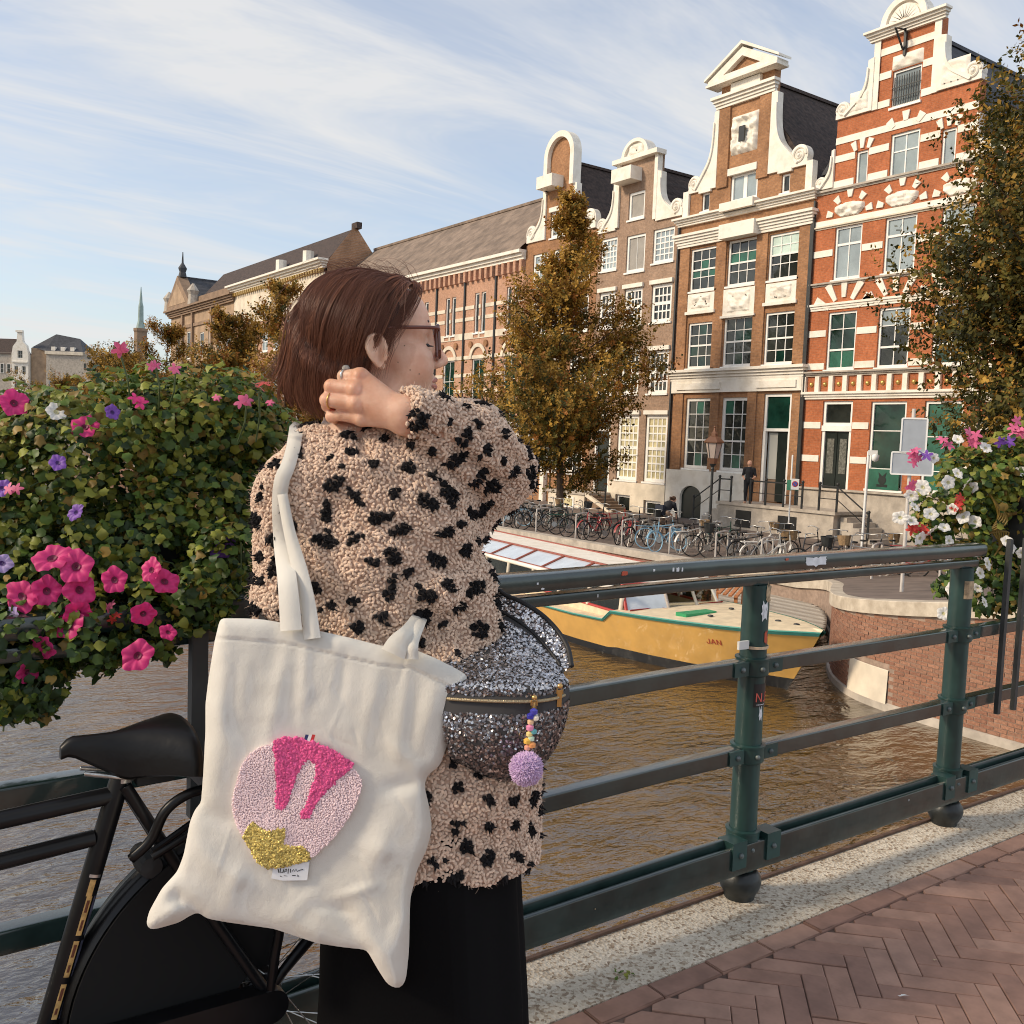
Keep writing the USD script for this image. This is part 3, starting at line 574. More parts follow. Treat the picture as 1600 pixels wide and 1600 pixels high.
R.window(h3, *w3[0], 3, (0, .3, .5, .75, 1), top_gl, True, meet=(2,)); R.window(h3, *w3[1], 3, (0, .3, .5, .75, 1), lambda i, j: M['blind_green'] if j == 2 else M['glass'], True, meet=(2,)); R.window(h3, *w3[2], 3, (0, .33, .55, .78, 1), pale_gl, True, meet=(2,))
for q in w3[3:6]: R.window(h3, *q, 3, 4, lambda i, j: M['glass_green'] if rng.random() < 0.35 else M['glass'], True, meet=(2,))
for q in w3[6:8]: R.window(h3, *q, 3, 5, lambda i, j: M['blind_green'] if (i == 1 and j == 0) or (j == 4 and rng.random() < .6) else M['glass'], True, fw=0.14, meet=(2,))
R.window(h3, *w3[9], 2, 1, 'glass_sky', True, mw=0.2, fw=0.12); R.window(h3, *w3[10], 1, 1, 'glass', True, fw=0.08); R.window(h3, *w3[11], 1, 1, 'glass', True, fw=0.08)
R.cornice('storey_cornice', 25.86, 33.36, 4.42, 4.92, 0.42, 'white', h3); R.boxes([(25.84, 33.38, 3.86, 4.42, 0, 0.14), (30.3, 33.0, 4.0, 4.3, 0.14, 0.2), (26.1, 28.2, 4.0, 4.3, 0.14, 0.2)], 'frieze', 'white', h3)
for u in (28.25, 30.42, 32.66): R.boxes([(u, u+0.5, 0.3, 3.86, 0, 0.06)], 'pilaster', 'brownbrick', h3)
R.window(h3, 26.4, 27.86, 2.15, 3.75, 1, 1, 'glass_green', fw=0.13, name='transom_window', sill=False)
dr = R.boxes([(26.4, 26.53, -0.9, 2.15, -0.2, -0.05), (27.73, 27.86, -0.9, 2.15, -0.2, -0.05)], 'door_frame', 'frame', h3)
R.boxes([(26.53, 27.1, -0.85, 2.1, -0.2, -0.12)], 'door', 'door', h3); R.boxes([(27.1, 27.73, 0.1, 2.1, -0.33, -0.28)], 'door', mat('pale_hall', (0.42, 0.42, 0.38), 0.6), h3); R.boxes([(27.1, 27.73, -0.88, 0.08, -0.33, -0.28)], 'hall_panel', 'sandd', h3)
arch = sg.box(31.08, -2.1, 32.44, -1.0).union(affinity.scale(sg.Point(31.76, -1.0).buffer(0.68), 1, 0.8)).intersection(sg.box(31, -2.1, 33, 0))
R.poly(B(), sg.box(28.5, -2.1, 33.42, 0.26).difference(arch), 0.0, 0.16).put('white_basement', 'white', h3)
R.poly(B(), arch, -0.02, 0.02).put('cellar_door', 'door', h3)
R.boxes([(25.80, 25.9, -2, 10.6, 0.0, 0.1)], 'drainpipe', 'iron', h3)
R.roof(h3, 25.75, 33.4, 29.7, 11.9, 17.6, -9.5, 'tile')

# ---- fourth house: orange brick with white bands
h4 = thing('banded_brick_house', 'orange brick canal house with white stone bands, shell gable and radiating arch stones', 'house', 'gabled canal houses along the quay')
w4 = [(21.4, 22.6, 14.4, 15.75), (21.3, 22.5, 11.8, 13.4), (23.45, 23.98, 11.82, 13.1), (19.86, 20.42, 11.82, 13.1), (23.5, 24.75, 8.22, 10.3), (21.18, 22.5, 8.22, 10.3), (18.9, 20.2, 8.22, 10.3), (23.5, 24.83, 4.66, 6.95), (21.18, 22.52, 4.66, 6.92), (18.88, 20.25, 4.66, 6.85), (23.42, 24.82, -0.95, 3.4), (21.08, 22.6, 0.0, 3.36), (18.86, 20.35, 0.0, 3.36)]
R.wall('wall', unary_union([sg.box(18.3, -2.1, 25.8, 11.75), sg.box(19.1, 11.7, 24.95, 14.5), sg.box(20.72, 14.4, 23.38, 17.2)]), w4, 'redbrick', h4); body(h4, 18.3, 25.8, 11.7, 'redbrick')
band = []
for v, lo, hi in ((16.45, 20.72, 23.38), (15.55, 20.72, 23.38), (14.5, 20.72, 23.38), (13.55, 19.1, 24.95), (12.85, 19.1, 24.95), (11.86, 19.1, 24.95), (10.38, 18.3, 25.8), (9.2, 18.3, 25.8), (6.0, 18.3, 25.8), (4.68, 18.3, 25.8), (2.3, 18.3, 25.8), (0.95, 18.3, 25.8), (-0.45, 18.3, 25.8)):
    cut = [h for h in w4 if h[2] < v+0.3 and h[3] > v]; g = sg.box(lo, v, hi, v+0.26)
    if cut: g = g.difference(unary_union([sg.box(h[0]-0.05, h[2]-1, h[1]+0.05, h[3]+1) for h in cut]))
    for q in getattr(g, 'geoms', [g]):
        if not q.is_empty: R.poly(B(), q, 0.0, 0.035).put('white_band', 'white', h4)
R.boxes([(20.68, 20.95, 14.5, 17.2, 0.04, 0.07), (23.15, 23.42, 14.5, 17.2, 0.04, 0.07)], 'corner_stone', 'white', h4)
R.cornice('top_cornice', 20.6, 23.5, 17.05, 17.4, 0.4, 'white', h4)
shell = sg.Point(22.15, 17.4).buffer(0.95, quad_segs=12).intersection(sg.box(20, 17.4, 24, 19)); b = B(); R.poly(b, shell, -0.3, 0.12); R.poly(b, shell.difference(sg.Point(22.15, 17.4).buffer(0.72, quad_segs=12)), 0.1, 0.26)
for a in np.linspace(0.15, PI-0.15, 11): R.poly(b, affinity.rotate(sg.Polygon([(22.3, 17.36), (22.3, 17.44), (22.78, 17.49), (22.78, 17.31)]), math.degrees(a), origin=(22.15, 17.4)), 0.11, 0.2)
R.box(b, 21.9, 22.4, 18.3, 18.5, -0.3, 0.3); b.put('shell_gable', 'white', h4)
R.scroll(h4, 23.38, 24.98, 14.52, 16.5, vol=0.3); R.scroll(h4, 20.72, 19.02, 14.52, 16.5, vol=0.32); R.scroll(h4, 24.95, 25.75, 11.9, 13.4, vol=0.24); R.scroll(h4, 19.1, 18.35, 11.9, 13.4, vol=0.24)
R.relief('scroll_carving', 19.5, 20.6, 14.6, 15.5, 0.1, 0.12, 'white', h4, 4, 14); R.relief('scroll_carving', 23.5, 24.4, 14.6, 15.4, 0.1, 0.12, 'white', h4, 5, 14)
b = B(); R.poly(b, sg.LineString([(22.1, 16.2), (22.1, 17.1)]).buffer(0.05), 0.05, 0.14); b.tube(R.P(np.array([22.1, 22.1, 22.15]), np.array([17.1, 17.0, 16.4]), np.array([0.1, 0.75, 0.15])), 0.045, 6); b.put('hoist_bracket', 'iron', h4)
b = B()
for u in np.linspace(21.5, 22.5, 11): R.box(b, u-0.012, u+0.012, 14.45, 15.5, -0.02, 0.01)
R.box(b, 21.4, 22.6, 15.1, 15.13, -0.02, 0.012); R.box(b, 21.4, 22.6, 14.72, 14.75, -0.02, 0.012); b.put('iron_bars', 'iron', h4)
R.relief('window_head', 21.35, 22.65, 15.76, 16.3, 0.04, 0.12, 'white', h4, 6, 14)
R.window(h4, *w4[0], 1, 1, 'glass_sky', True, fw=0.08)
R.window(h4, *w4[1], 2, (0, .6, 1), 'glass_sky', True, fr='frame', fw=0.09, mw=0.045); R.window(h4, *w4[2], 1, 1, 'glass_sky', True, fw=0.08); R.window(h4, *w4[3], 1, 1, 'glass_sky', True, fw=0.08)
for q in w4[4:7]: R.window(h4, *q, 2, (0, .68, 1), 'glass_sky', True, fr='frame', fw=0.09, mw=0.04, meet=(1,))
R.window(h4, *w4[7], 2, (0, .33, .72, 1), lambda i, j: M['blind_green'] if j == 0 else M['glass_green'], True, fw=0.09, meet=(1,)); R.window(h4, *w4[8], 2, (0, .33, .72, 1), lambda i, j: M['glass_sky'] if j == 2 else M['glass'], True, fw=0.09, meet=(1,)); R.window(h4, *w4[9], 2, (0, .33, .72, 1), lambda i, j: M['glass_green'] if j == 0 else M['glass'], True, fw=0.09, meet=(1,))
def rays(uc, vc, r0, r1, angs, name, wd=0.26):
    for a in angs:
        R.poly(B(), affinity.rotate(sg.Polygon([(uc+r0, vc-wd*0.33), (uc+r0, vc+wd*0.33), (uc+r1, vc+wd*0.6), (uc+r1, vc-wd*0.6)]), math.degrees(a), origin=(uc, vc)), 0.0, 0.06).put(name, 'white', h4)
rays(21.9, 12.95, 0.85, 1.2, (PI/2-0.62, PI/2, PI/2+0.62), 'arch_stone')
for u in (23.72, 20.14): rays(u, 12.4, 0.78, 1.15, (PI/2-0.36, PI/2, PI/2+0.36), 'arch_stone', 0.2)
R.cornice('sill_course', 18.32, 25.8, 11.68, 11.84, 0.14, 'stone', h4, 2, ret=False)
for k, u in enumerate((24.13, 21.86, 19.55)):
    rays(u, 10.62, 0.78, 1.06, np.linspace(0.25, PI-0.25, 5), 'arch_stone', 0.24)
    R.relief('carved_cartouche', u-0.68, u+0.68, 10.66, 11.22, 0.03, 0.16, 'white', h4, 20+k, 26, 4.0, 0.2, oval=True); rays(u, 6.75, 0.75, 1.5, np.linspace(0.5, PI-0.5, 5), 'fan_stone', 0.26)
R.cornice('lintel_course', 18.3, 25.8, 10.3, 10.42, 0.1, 'cream', h4, 2, ret=False); R.cornice('sill_course', 18.3, 25.8, 8.02, 8.16, 0.12, 'stone', h4, 2, ret=False); R.cornice('lintel_course', 18.3, 25.8, 7.05, 7.32, 0.12, 'white', h4, 3, ret=False)
R.cornice('sill_course', 18.3, 25.8, 4.4, 4.6, 0.2, 'stone', h4, 3, ret=False); R.cornice('frieze_cornice', 18.3, 25.8, 3.48, 3.78, 0.2, 'white', h4, 3, ret=False)
for i in range(12):
    u = 18.45+i*0.655; R.boxes([(u, u+0.2, 3.78, 4.4, 0.0, 0.12)], 'corbel', 'white', h4)
    if i < 11: B().ball(R.P(u+0.43, 4.08, 0.0), 0.1, 1).put('rosette', 'gold', h4)
R.window(h4, 23.42, 24.82, 2.42, 3.4, 1, 1, 'glass', fw=0.12, name='transom_window', sill=False)
R.boxes([(23.42, 23.55, -0.95, 2.42, -0.2, -0.05), (24.69, 24.82, -0.95, 2.42, -0.2, -0.05), (23.42, 24.82, 2.2, 2.42, -0.2, 0.0)], 'door_frame', 'frame', h4)
dr = R.boxes([(23.55, 24.1, -0.9, 2.2, -0.2, -0.12), (24.13, 24.69, -0.9, 2.2, -0.2, -0.12)], 'door', 'door', h4)
R.boxes([(23.66, 23.98, 0.5, 1.9, -0.118, -0.1), (24.25, 24.57, 0.5, 1.9, -0.118, -0.1)], 'door_glass', mat('door_lattice_glass', (0.13, 0.13, 0.11), 0.3, var=0.5, vscale=14), dr)
R.window(h4, *w4[11], 1, (0, .22, .68, 1), lambda i, j: M['glass_green'], True, fw=0.1); R.window(h4, *w4[12], 1, (0, .22, .62, 1), lambda i, j: M['blind_green'], True, fw=0.1)
gb = R.boxes([(21.16, 22.52, 0.0, 0.78, 0.02, 0.09)], 'green_board', 'blind_green', h4)
bb_ = B(); R.poly(bb_, sg.Point(21.85, 0.36).buffer(0.17).union(sg.box(21.62, 0.1, 22.08, 0.2)).union(sg.Polygon([(21.72, 0.48), (21.68, 0.66), (21.82, 0.54)])).union(sg.Polygon([(21.98, 0.48), (22.02, 0.66), (21.88, 0.54)])), 0.09, 0.1); bb_.put('board_emblem', 'door', gb)
R.boxes([(18.3, 25.82, -2.1, -0.25, 0.0, 0.1)], 'stone_plinth', 'stone', h4); R.cornice('plinth_course', 18.3, 25.8, -0.26, -0.1, 0.2, 'stone', h4, 2, ret=False)
R.boxes([(25.7, 25.78, -2, 11.5, 0.036, 0.13)], 'drainpipe', 'iron', h4)
R.roof(h4, 18.2, 25.85, 22.1, 12.6, 17.3, -9.5, 'slate')

# ---- second house: grey-brown neck gable
h2 = thing('grey_brick_house', 'slim grey-brown canal house with arched white gable top and small-paned sash windows', 'house', 'gabled canal houses along the quay')
w2 = [(36.0, 37.18, 12.55, 13.9), (35.82, 37.2, 9.96, 11.78), (37.9, 39.18, 10.25, 11.9), (33.82, 35.28, 10.18, 11.8)]
for v0, v1 in ((7.32, 9.14), (3.88, 5.95)): w2 += [(37.85, 39.12, v0, v1), (35.86, 37.18, v0, v1), (33.8, 35.2, v0, v1)]
w2 += [(35.66, 37.22, -0.44, 2.84), (33.66, 35.18, -0.44, 2.84), (37.75, 38.95, -1.15, 2.9), (36.0, 37.1, -2.1, -1.2), (33.8, 35.0, -2.1, -1.35)]
R.wall('wall', unary_union([sg.box(33.4, -2.1, 39.4, 12.2), sg.box(35.15, 12.1, 38.0, 15.6)]), w2, 'greybrick', h2); body(h2, 33.4, 39.4, 11.5, 'greybrick')
arc2 = affinity.scale(sg.Point(36.58, 15.6).buffer(0.95, quad_segs=12), 1, 0.85).intersection(sg.box(34, 15.6, 39, 18)); b = B(); R.poly(b, arc2, -0.3, 0.18); R.poly(b, arc2.difference(affinity.scale(arc2, 0.8, 0.8, origin=(36.58, 15.6))), 0.17, 0.32); R.box(b, 34.95, 38.2, 15.4, 15.62, -0.3, 0.35); b.put('arched_pediment', 'white', h2); R.relief('carving', 36.0, 37.15, 15.65, 16.25, 0.18, 0.14, 'white', h2, 31, 16)
R.boxes([(35.08, 35.3, 12.3, 15.4, -0.2, 0.12), (37.84, 38.06, 12.3, 15.4, -0.2, 0.12)], 'gable_edge', 'white', h2)
R.scroll(h2, 35.1, 33.3, 12.2, 14.6, vol=0.4); R.scroll(h2, 38.04, 39.45, 12.2, 14.6, vol=0.36)
R.boxes([(36.3, 37.75, 14.35, 15.0, -0.2, 0.75)], 'hoist_box', 'white', h2)
R.window(h2, *w2[0], 1, 1, 'taupe', fw=0.13); R.window(h2, *w2[1], 2, 1, 'taupe', True, fw=0.13, mw=0.02)
for q in w2[2:4]: R.window(h2, *q, 4, 5, 'glass_sky', fw=0.13, mw=0.06)
for q in w2[4:10]: R.window(h2, *q, 4, 4, 'glass', fw=0.16, mw=0.07, meet=(2,)); R.boxes([(q[0]-0.08, q[1]+0.08, q[3]+0.02, q[3]+0.22, 0, 0.12)], 'window_head', 'white', h2)
for q in w2[4:10]: pass
for q in w2[10:12]: R.window(h2, *q, 4, 8, 'glass_gold', fw=0.17, mw=0.07, meet=(4,)); R.boxes([(q[0]-0.08, q[1]+0.08, q[3]+0.02, q[3]+0.22, 0, 0.12)], 'window_head', 'white', h2)
R.window(h2, 37.75, 38.95, 2.0, 2.9, 1, 1, 'glass', fw=0.1, name='transom_window', sill=False); R.boxes([(37.85, 38.85, -1.1, 2.0, -0.22, -0.12)], 'door', 'door', h2); R.boxes([(37.75, 37.85, -1.15, 2.0, -0.22, 0.0), (38.85, 38.95, -1.15, 2.0, -0.22, 0.0)], 'door_frame', 'frame', h2)
R.poly(B(), sg.box(33.38, -2.1, 37.7, -0.55).difference(unary_union([sg.box(q[0], q[2], q[1], q[3]) for q in w2[13:]])), 0.0, 0.07).put('stone_basement', 'cream', h2)
for q in w2[13:]: R.window(h2, *q, 1, 1, 'glass', fw=0.12, sill=False, name='cellar_window')
R.boxes([(33.42, 33.52, -1.5, 12, 0.0, 0.1)], 'drainpipe', 'iron', h2)
R.roof(h2, 33.3, 39.45, 36.55, 11.7, 15.2, -9.5, 'tile')

# ---- first house: warm brown bell gable, mostly behind the tree
h1 = thing('bell_gable_house', 'warm brown canal house with rounded white bell gable behind the golden tree', 'house', 'gabled canal houses along the quay')
w1 = [(42.0, 43.6, 12.6, 14.0)]
for v0, v1 in ((10.0, 11.9), (7.3, 9.2), (3.9, 6.0), (-0.3, 2.9)): w1 += [(43.7, 45.1, v0, v1), (41.9, 43.2, v0, v1), (40.0, 41.4, v0, v1)]
neck1 = sg.box(41.7, 12.5, 43.9, 16.9).union(sg.Point(42.8, 16.9).buffer(1.1, quad_segs=12)); slope1 = sg.Polygon([(39.8, 12.4), (41.75, 12.4), (41.75, 15.6), (41.3, 14.4), (40.4, 13.2)]).union(sg.Polygon([(45.75, 12.4), (43.85, 12.4), (43.85, 15.6), (44.3, 14.4), (45.2, 13.2)]))
R.wall('wall', unary_union([sg.box(39.42, -2.1, 45.8, 12.5), neck1, slope1]), w1, 'brownbrick', h1); body(h1, 39.42, 45.8, 12, 'brownbrick')
R.poly(B(), neck1.buffer(0.22).difference(neck1.buffer(-0.1)).intersection(sg.box(39, 15.2, 47, 19)), -0.3, 0.25).put('gable_hood', 'white', h1, smooth=30)
R.scroll(h1, 41.6, 39.6, 12.6, 15.3, vol=0.5); R.scroll(h1, 44.0, 45.7, 12.6, 15.3, vol=0.45)
R.boxes([(42.6, 44.0, 15.2, 15.85, -0.2, 0.8)], 'hoist_box', 'white', h1)
R.boxes([(41.95, 43.65, 14.0, 14.25, 0, 0.12)], 'window_head', 'white', h1)
for q in w1: R.window(h1, *q, 3, 4, 'glass_sky' if q[2] > 9.5 else 'glass', fw=0.14, mw=0.06)
R.roof(h1, 39.4, 45.8, 42.8, 12.0, 16.7, -9.5, 'tile')
R.boxes([(45.4, 45.8, -2.1, 2.6, 0, 0.3), (43.0, 43.35, -2.1, 2.6, 0, 0.25)], 'white_pier', 'white', h1)

# ---- fifth house at the right edge, behind the dark tree
h5 = thing('corner_brick_house', 'orange brick house with white quoins behind the right tree', 'house')
w5 = [(u, u+1.3, v, v+2.0) for v in (0.4, 4.7, 8.2) for u in (16.0, 13.6, 11.2)]
R.wall('wall', sg.box(10, -2.1, 18.26, 12.3), w5, 'redbrick', h5, -0.4, -0.05); R.boxes([(10, 18.2, -2.1, 12.2, -9, -0.45)], 'side_wall', 'redbrick', h5)
for v in (2.3, 6.0, 9.4, 11.9): R.boxes([(10, 18.24, v, v+0.3, -0.045, 0.0)], 'white_band', 'white', h5)
for q in w5: R.window(h5, *q, 2, 2, 'glass', fw=0.1, d=-0.2)
for k in range(12): R.boxes([(17.6+0.2*(k % 2), 18.24, 0.3+k, 0.75+k, -0.044, 0.02)], 'quoin', 'white', h5)
R.roof(h5, 9.8, 18.26, 14, 12.2, 16.2, -9, 'slate')

# ---- long pink-banded building with the big roof
lb = thing('long_banded_building', 'long pink brick building with white bands and a big grey-brown roof', 'building')
wl = []
for k in range(8):
    u = 47.0+k*3.45; wl += [(u-0.62, u-0.12, 7.9, 10.35), (u+0.12, u+0.62, 7.9, 10.35), (u-0.7, u+0.7, 2.4, 6.3)]
R.wall('wall', sg.box(45.82, -2.1, 73.4, 12.2), wl, 'pinkbrick', lb)
for v in (9.4, 8.7, 7.55, 6.3, 5.2, 4.2, 3.2, 2.0):
    g = sg.box(45.82, v, 73.4, v+(0.22 if v != 7.55 else 0.4)).difference(unary_union([sg.box(q[0]-0.02, q[2]-0.3, q[1]+0.02, q[3]) for q in wl])); [R.poly(B(), q, 0, 0.04).put('white_band', 'cream', lb) for q in getattr(g, 'geoms', [g])]
for k in range(8):
    u = 47.0+k*3.45
    for q, gl in ((wl[3*k], 'glass'), (wl[3*k+1], 'glass'), (wl[3*k+2], 'glass_green')): R.window(lb, *q, 1 if q[3] > 7 else 2, 1 if q[3] > 7 else 3, gl, fw=0.08)
    b = B()
    ar = sg.Point(u, 6.3).buffer(0.95, quad_segs=6).intersection(sg.box(u-2, 6.3, u+2, 8)).difference(sg.Point(u, 6.3).buffer(0.72, quad_segs=6)); R.poly(b, ar, 0.04, 0.1); b.put('window_arch', 'cream', lb)
    for du in (-0.85, 0.85): B().tube(R.P(np.array([u+du, u+du]), np.array([7.2, 7.2]), np.array([0.0, 0.12])), 0.2, 10).put('round_boss', 'brownbrick', lb)
    R.boxes([(u+1.65, u+1.8, 2, 12, 0, 0.1)], 'drainpipe', 'iron', lb)
for k in range(46): R.boxes([(45.9+k*0.6, 46.15+k*0.6, 11.1, 11.75, 0.0, 0.25)], 'corbel', 'pinkbrick', lb)
R.cornice('eaves_gutter', 45.82, 73.4, 11.75, 12.3, 0.5, 'white', lb, 3, ret=False)
V = np.array([[R.P(u, 12.3+0.94*t*4.6+0.03*(i % 2), 0.5-4.9*t) for u in np.linspace(45.8, 73.4, 30)] for i, t in enumerate(np.linspace(0, 1, 24))])
b = B().grid(V); V2 = V[::-1].copy(); V2[..., 0] = 2*V[-1, 0, 0]-V[::-1][..., 0]; b.grid(V2); R.box(b, 45.8, 73.4, 16.58, 16.75, -4.6, -4.25); b.put('roof', 'tile_grey', lb)
R.boxes([(45.82, 46.2, -2, 12.2, -10, -0.42), (73.0, 73.4, -2, 12.2, -10, -0.42)], 'side_wall', 'pinkbrick', lb)
b = B(); R.poly(b, sg.Polygon([(0, 0)] and [(-0.5, 12.2), (-9.6, 12.2), (-4.4, 16.6)]), 0, 1)
for y in (46.0, 73.2): put('gable_end', np.array([[XF+0.3, y, 12.2], [XF+8.6, y, 12.2], [XF+4.4, y, 16.5]]), [[0, 1, 2]], 'pinkbrick', lb)

# ---- white-corniced building, sandstone building and its pedimented corner
wb = thing('white_cornice_building', 'pale yellow-brick building with a deep white cornice and brown end gable', 'building')
ww = [(u, u+1.5, v, v+2.6) for v in (8.6, 4.5, 0.5) for u in np.arange(74.6, 93, 2.75)]
R.wall('wall', sg.box(73.45, -2.1, 94.4, 13.3), ww, 'pinkbrick', wb)
for q in ww: R.window(wb, *q, 2, 3, 'glass_sky', fw=0.13, mw=0.06)
R.boxes([(73.42, 94.4, 11.4, 14.3, 0, 0.1), (75, 84, 12.6, 13.6, 0.1, 0.16)], 'frieze', 'cream', wb)
for k in range(40): R.boxes([(73.5+k*0.52, 73.75+k*0.52, 14.3, 14.6, 0.1, 0.45)], 'dentil', 'gold', wb)
R.cornice('main_cornice', 73.42, 94.4, 14.6, 15.3, 0.9, 'white', wb, 4)
put('end_gable', np.array([[XF+0.2, 73.5, -2], [XF+5.2, 73.5, -2], [XF+5.2, 73.5, 15.2], [XF+2.6, 73.5, 18.4], [XF+0.2, 73.5, 15.2]]), [[0, 1, 2], [0, 2, 3], [0, 3, 4]], 'brownbrick', wb)
V = np.array([[[XF+0.2+2.5*t, y, 15.25+2.95*t] for y in np.linspace(73.6, 106, 12)] for t in np.linspace(0, 1, 8)]); V2 = V.copy(); V2[..., 0] = 2*(XF+2.7)-V[..., 0]; b = B().grid(V).grid(V2); b.box(XF+2.5, XF+2.95, 73.0, 74.0, 18.1, 18.6); b.put('roof', 'tile', wb)
for y in (78, 84): B().tube([(XF+0.5, y, 15.3), (XF+0.5, y, 16.6)], 0.5, 8).put('dormer', 'white', wb)
sb = thing('sandstone_building', 'brown sandstone building with a pedimented corner at the far end of the row', 'building')
ws = [(u, u+1.4, v, v+2.6) for v in (9.0, 4.8, 0.5) for u in np.arange(95.5, 106, 2.8)]+[(u, u+1.3, v, v+3.0) for v in (9, 4) for u in (108.6, 112.6)]
R.wall('wall', sg.box(94.45, -2.1, 116, 14.2), ws, 'sand', sb); 
for q in ws: R.window(sb, *q, 1, 2, 'glass', fw=0.12)
R.cornice('main_cornice', 94.4, 116, 13.9, 14.7, 0.8, 'sandd', sb, 4); R.boxes([(94.4, 107.4, 14.7, 15.6, -1, -0.2)], 'parapet', 'sandd', sb)
b = B(); R.poly(b, sg.Polygon([(106.9, 14.7), (116.6, 14.7), (111.8, 18.3)]), -0.5, 0.6); b.put('pediment', 'sandd', sb); b = B(); R.poly(b, sg.Polygon([(108.5, 15.1), (115.0, 15.1), (111.8, 17.5)]), 0.6, 0.63); b.put('tympanum', 'sand', sb)
b = B(); b.lathe([(0.5, 18.2), (0.35, 18.8), (0.5, 19.2), (0.12, 19.8), (0.05, 21.0)], (XF, 111.8, 0), 8); b.put('finial', 'slate', sb)
for y in (107.2, 116.2): B().lathe([(0.6, 14.7), (0.5, 15.8), (0.7, 16.2), (0.1, 17.0)], (XF-0.2, y, 0), 8).put('urn', 'stone', sb)
R.roof(sb, 106.9, 116.6, 111.8, 14.7, 18.2, -12, 'slate'); R.boxes([(115.6, 116, -2, 14.5, -12, -0.41), (94.45, 94.9, -2, 14, -12, -0.41)], 'side_wall', 'sand', sb)
for v in (3.6, 7.9, 12.4): R.boxes([(94.45, 116, v, v+0.35, 0, 0.15)], 'stone_course', 'sandd', sb)
for u in (100.9, 107.3, 110.9): R.boxes([(u, u+0.5, -1, 13.9, 0, 0.25)], 'pilaster', 'sandd', sb)

# ---- stoops with stairs and iron railings
st = thing('stone_stoop', 'long grey stone stoop with iron railing before the two right-hand houses', 'stoop')
R.boxes([(22.6, 28.4, -2.1, -1.02, 0.17, 1.9)], 'base', 'stone', st); R.boxes([(22.5, 28.5, -1.02, -0.9, 0.17, 1.98)], 'landing', 'stone', st)
for k in range(5): R.boxes([(28.5+k*0.28, 28.78+k*0.28, -2.1, -1.1-k*0.18, 0.18, 1.6)], 'step', 'stone', st)
for k in range(5): R.boxes([(22.22-k*0.28, 22.5-k*0.28, -2.1, -1.1-k*0.18, 0.18, 1.6)], 'step', 'stone', st)
R.railing(st, [(30.0, -1.85, 1.75), (28.4, -0.9, 1.9), (27.75, -0.9, 1.9)], r=0.03); R.railing(st, [(26.7, -0.9, 1.9), (25.9, -0.9, 1.9), (25.0, -0.9, 1.9), (24.1, -0.9, 1.9)], r=0.03); R.railing(st, [(23.3, -0.9, 1.9), (22.5, -0.9, 1.9), (21.2, -1.85, 1.75)], r=0.03)
R.boxes([(26.6, 27.4, -1.9, -1.2, 1.901, 1.93), (24.3, 25.2, -1.9, -1.25, 1.901, 1.93)], 'cellar_opening', 'black', st)
st2 = thing('stone_stoop', 'pale stone stoop with seven dark steps before the grey-brown house', 'stoop')
R.boxes([(37.6, 40.6, -2.1, -1.28, 0.08, 1.7)], 'base', 'cream', st2); R.boxes([(37.5, 40.7, -1.28, -1.15, 0.08, 1.78)], 'landing', 'stone', st2)
for k in range(6): R.boxes([(37.5-(k+1)*0.3, 37.5-k*0.3, -2.1, -1.28-k*0.13, 0.3, 1.6)], 'step', 'sandd', st2)
R.box(B(), 0, 1, 0, 1, 0, 1); R.poly(B(), sg.Polygon([(37.5, -1.15), (37.5, -1.35), (35.5, -2.1), (35.5, -1.95)]), 1.6, 1.75).put('stair_string', 'cream', st2)
R.railing(st2, [(36.0, -1.9, 1.7), (37.5, -1.15, 1.7), (38.6, -1.15, 1.7), (40.5, -1.15, 1.7)], r=0.03)
R.boxes([(38.4, 39.3, -2.0, -1.45, 1.7, 1.74)], 'cellar_window', 'frame', st2); R.boxes([(38.52, 39.18, -1.92, -1.53, 1.74, 1.75)], 'cellar_pane', 'glass_gold', st2)

# ---- far buildings across the end of the canal, and the church spire
FB = Fac(tuple(dep(74, 600, 232)[:2]), tuple(R0[:2]), tuple(-F0[:2])); k_ = 232/FPX
def fz(py): return HCAM+(664-py)*k_
def fu(px): return (px-74)*k_
a = thing('far_slate_roof_house', 'pale stone house with dark slate hipped roof at the canal end', 'house')
FB.wall('wall', sg.box(fu(72), -2, fu(129), fz(556)), [(fu(76)+k*2.05, fu(76)+k*2.05+1.1, v, v+2.2) for k in range(4) for v in (9.2, 5.2, 1.5)], 'stone', a)
for k in range(4):
    for v in (9.2, 5.2, 1.5): FB.window(a, fu(76)+k*2.05, fu(76)+k*2.05+1.1, v, v+2.2, 2, 2, 'glass', fw=0.14, mw=0.08)
FB.boxes([(fu(71), fu(130), fz(558), fz(553), -0.4, 0.4)], 'cornice', 'cream', a)
b = B(); b.add(np.array([FB.P(fu(71), fz(553), 0.3), FB.P(fu(130), fz(553), 0.3), FB.P(fu(112), fz(530), -4.5), FB.P(fu(74), fz(524), -4.5), FB.P(fu(130), fz(553), -9), FB.P(fu(46), fz(548), -9), FB.P(fu(46), fz(548), -1)]), [[0, 1, 2, 2], [0, 2, 3, 3], [1, 4, 2, 2], [0, 3, 6, 6], [3, 5, 6, 6], [3, 2, 4, 5]]); b.put('roof', 'slate', a)
FB.boxes([(fu(47), fu(72), -2, fz(549), -9, -0.5)], 'side_wall', 'sand', a)
for k in range(3): FB.boxes([(fu(80)+k*2.3, fu(86)+k*2.3, fz(552), fz(546), -1.5, 0.1)], 'dormer', 'white', a)
a = thing('far_white_gable_house', 'narrow white house with neck gable at the canal end', 'house')
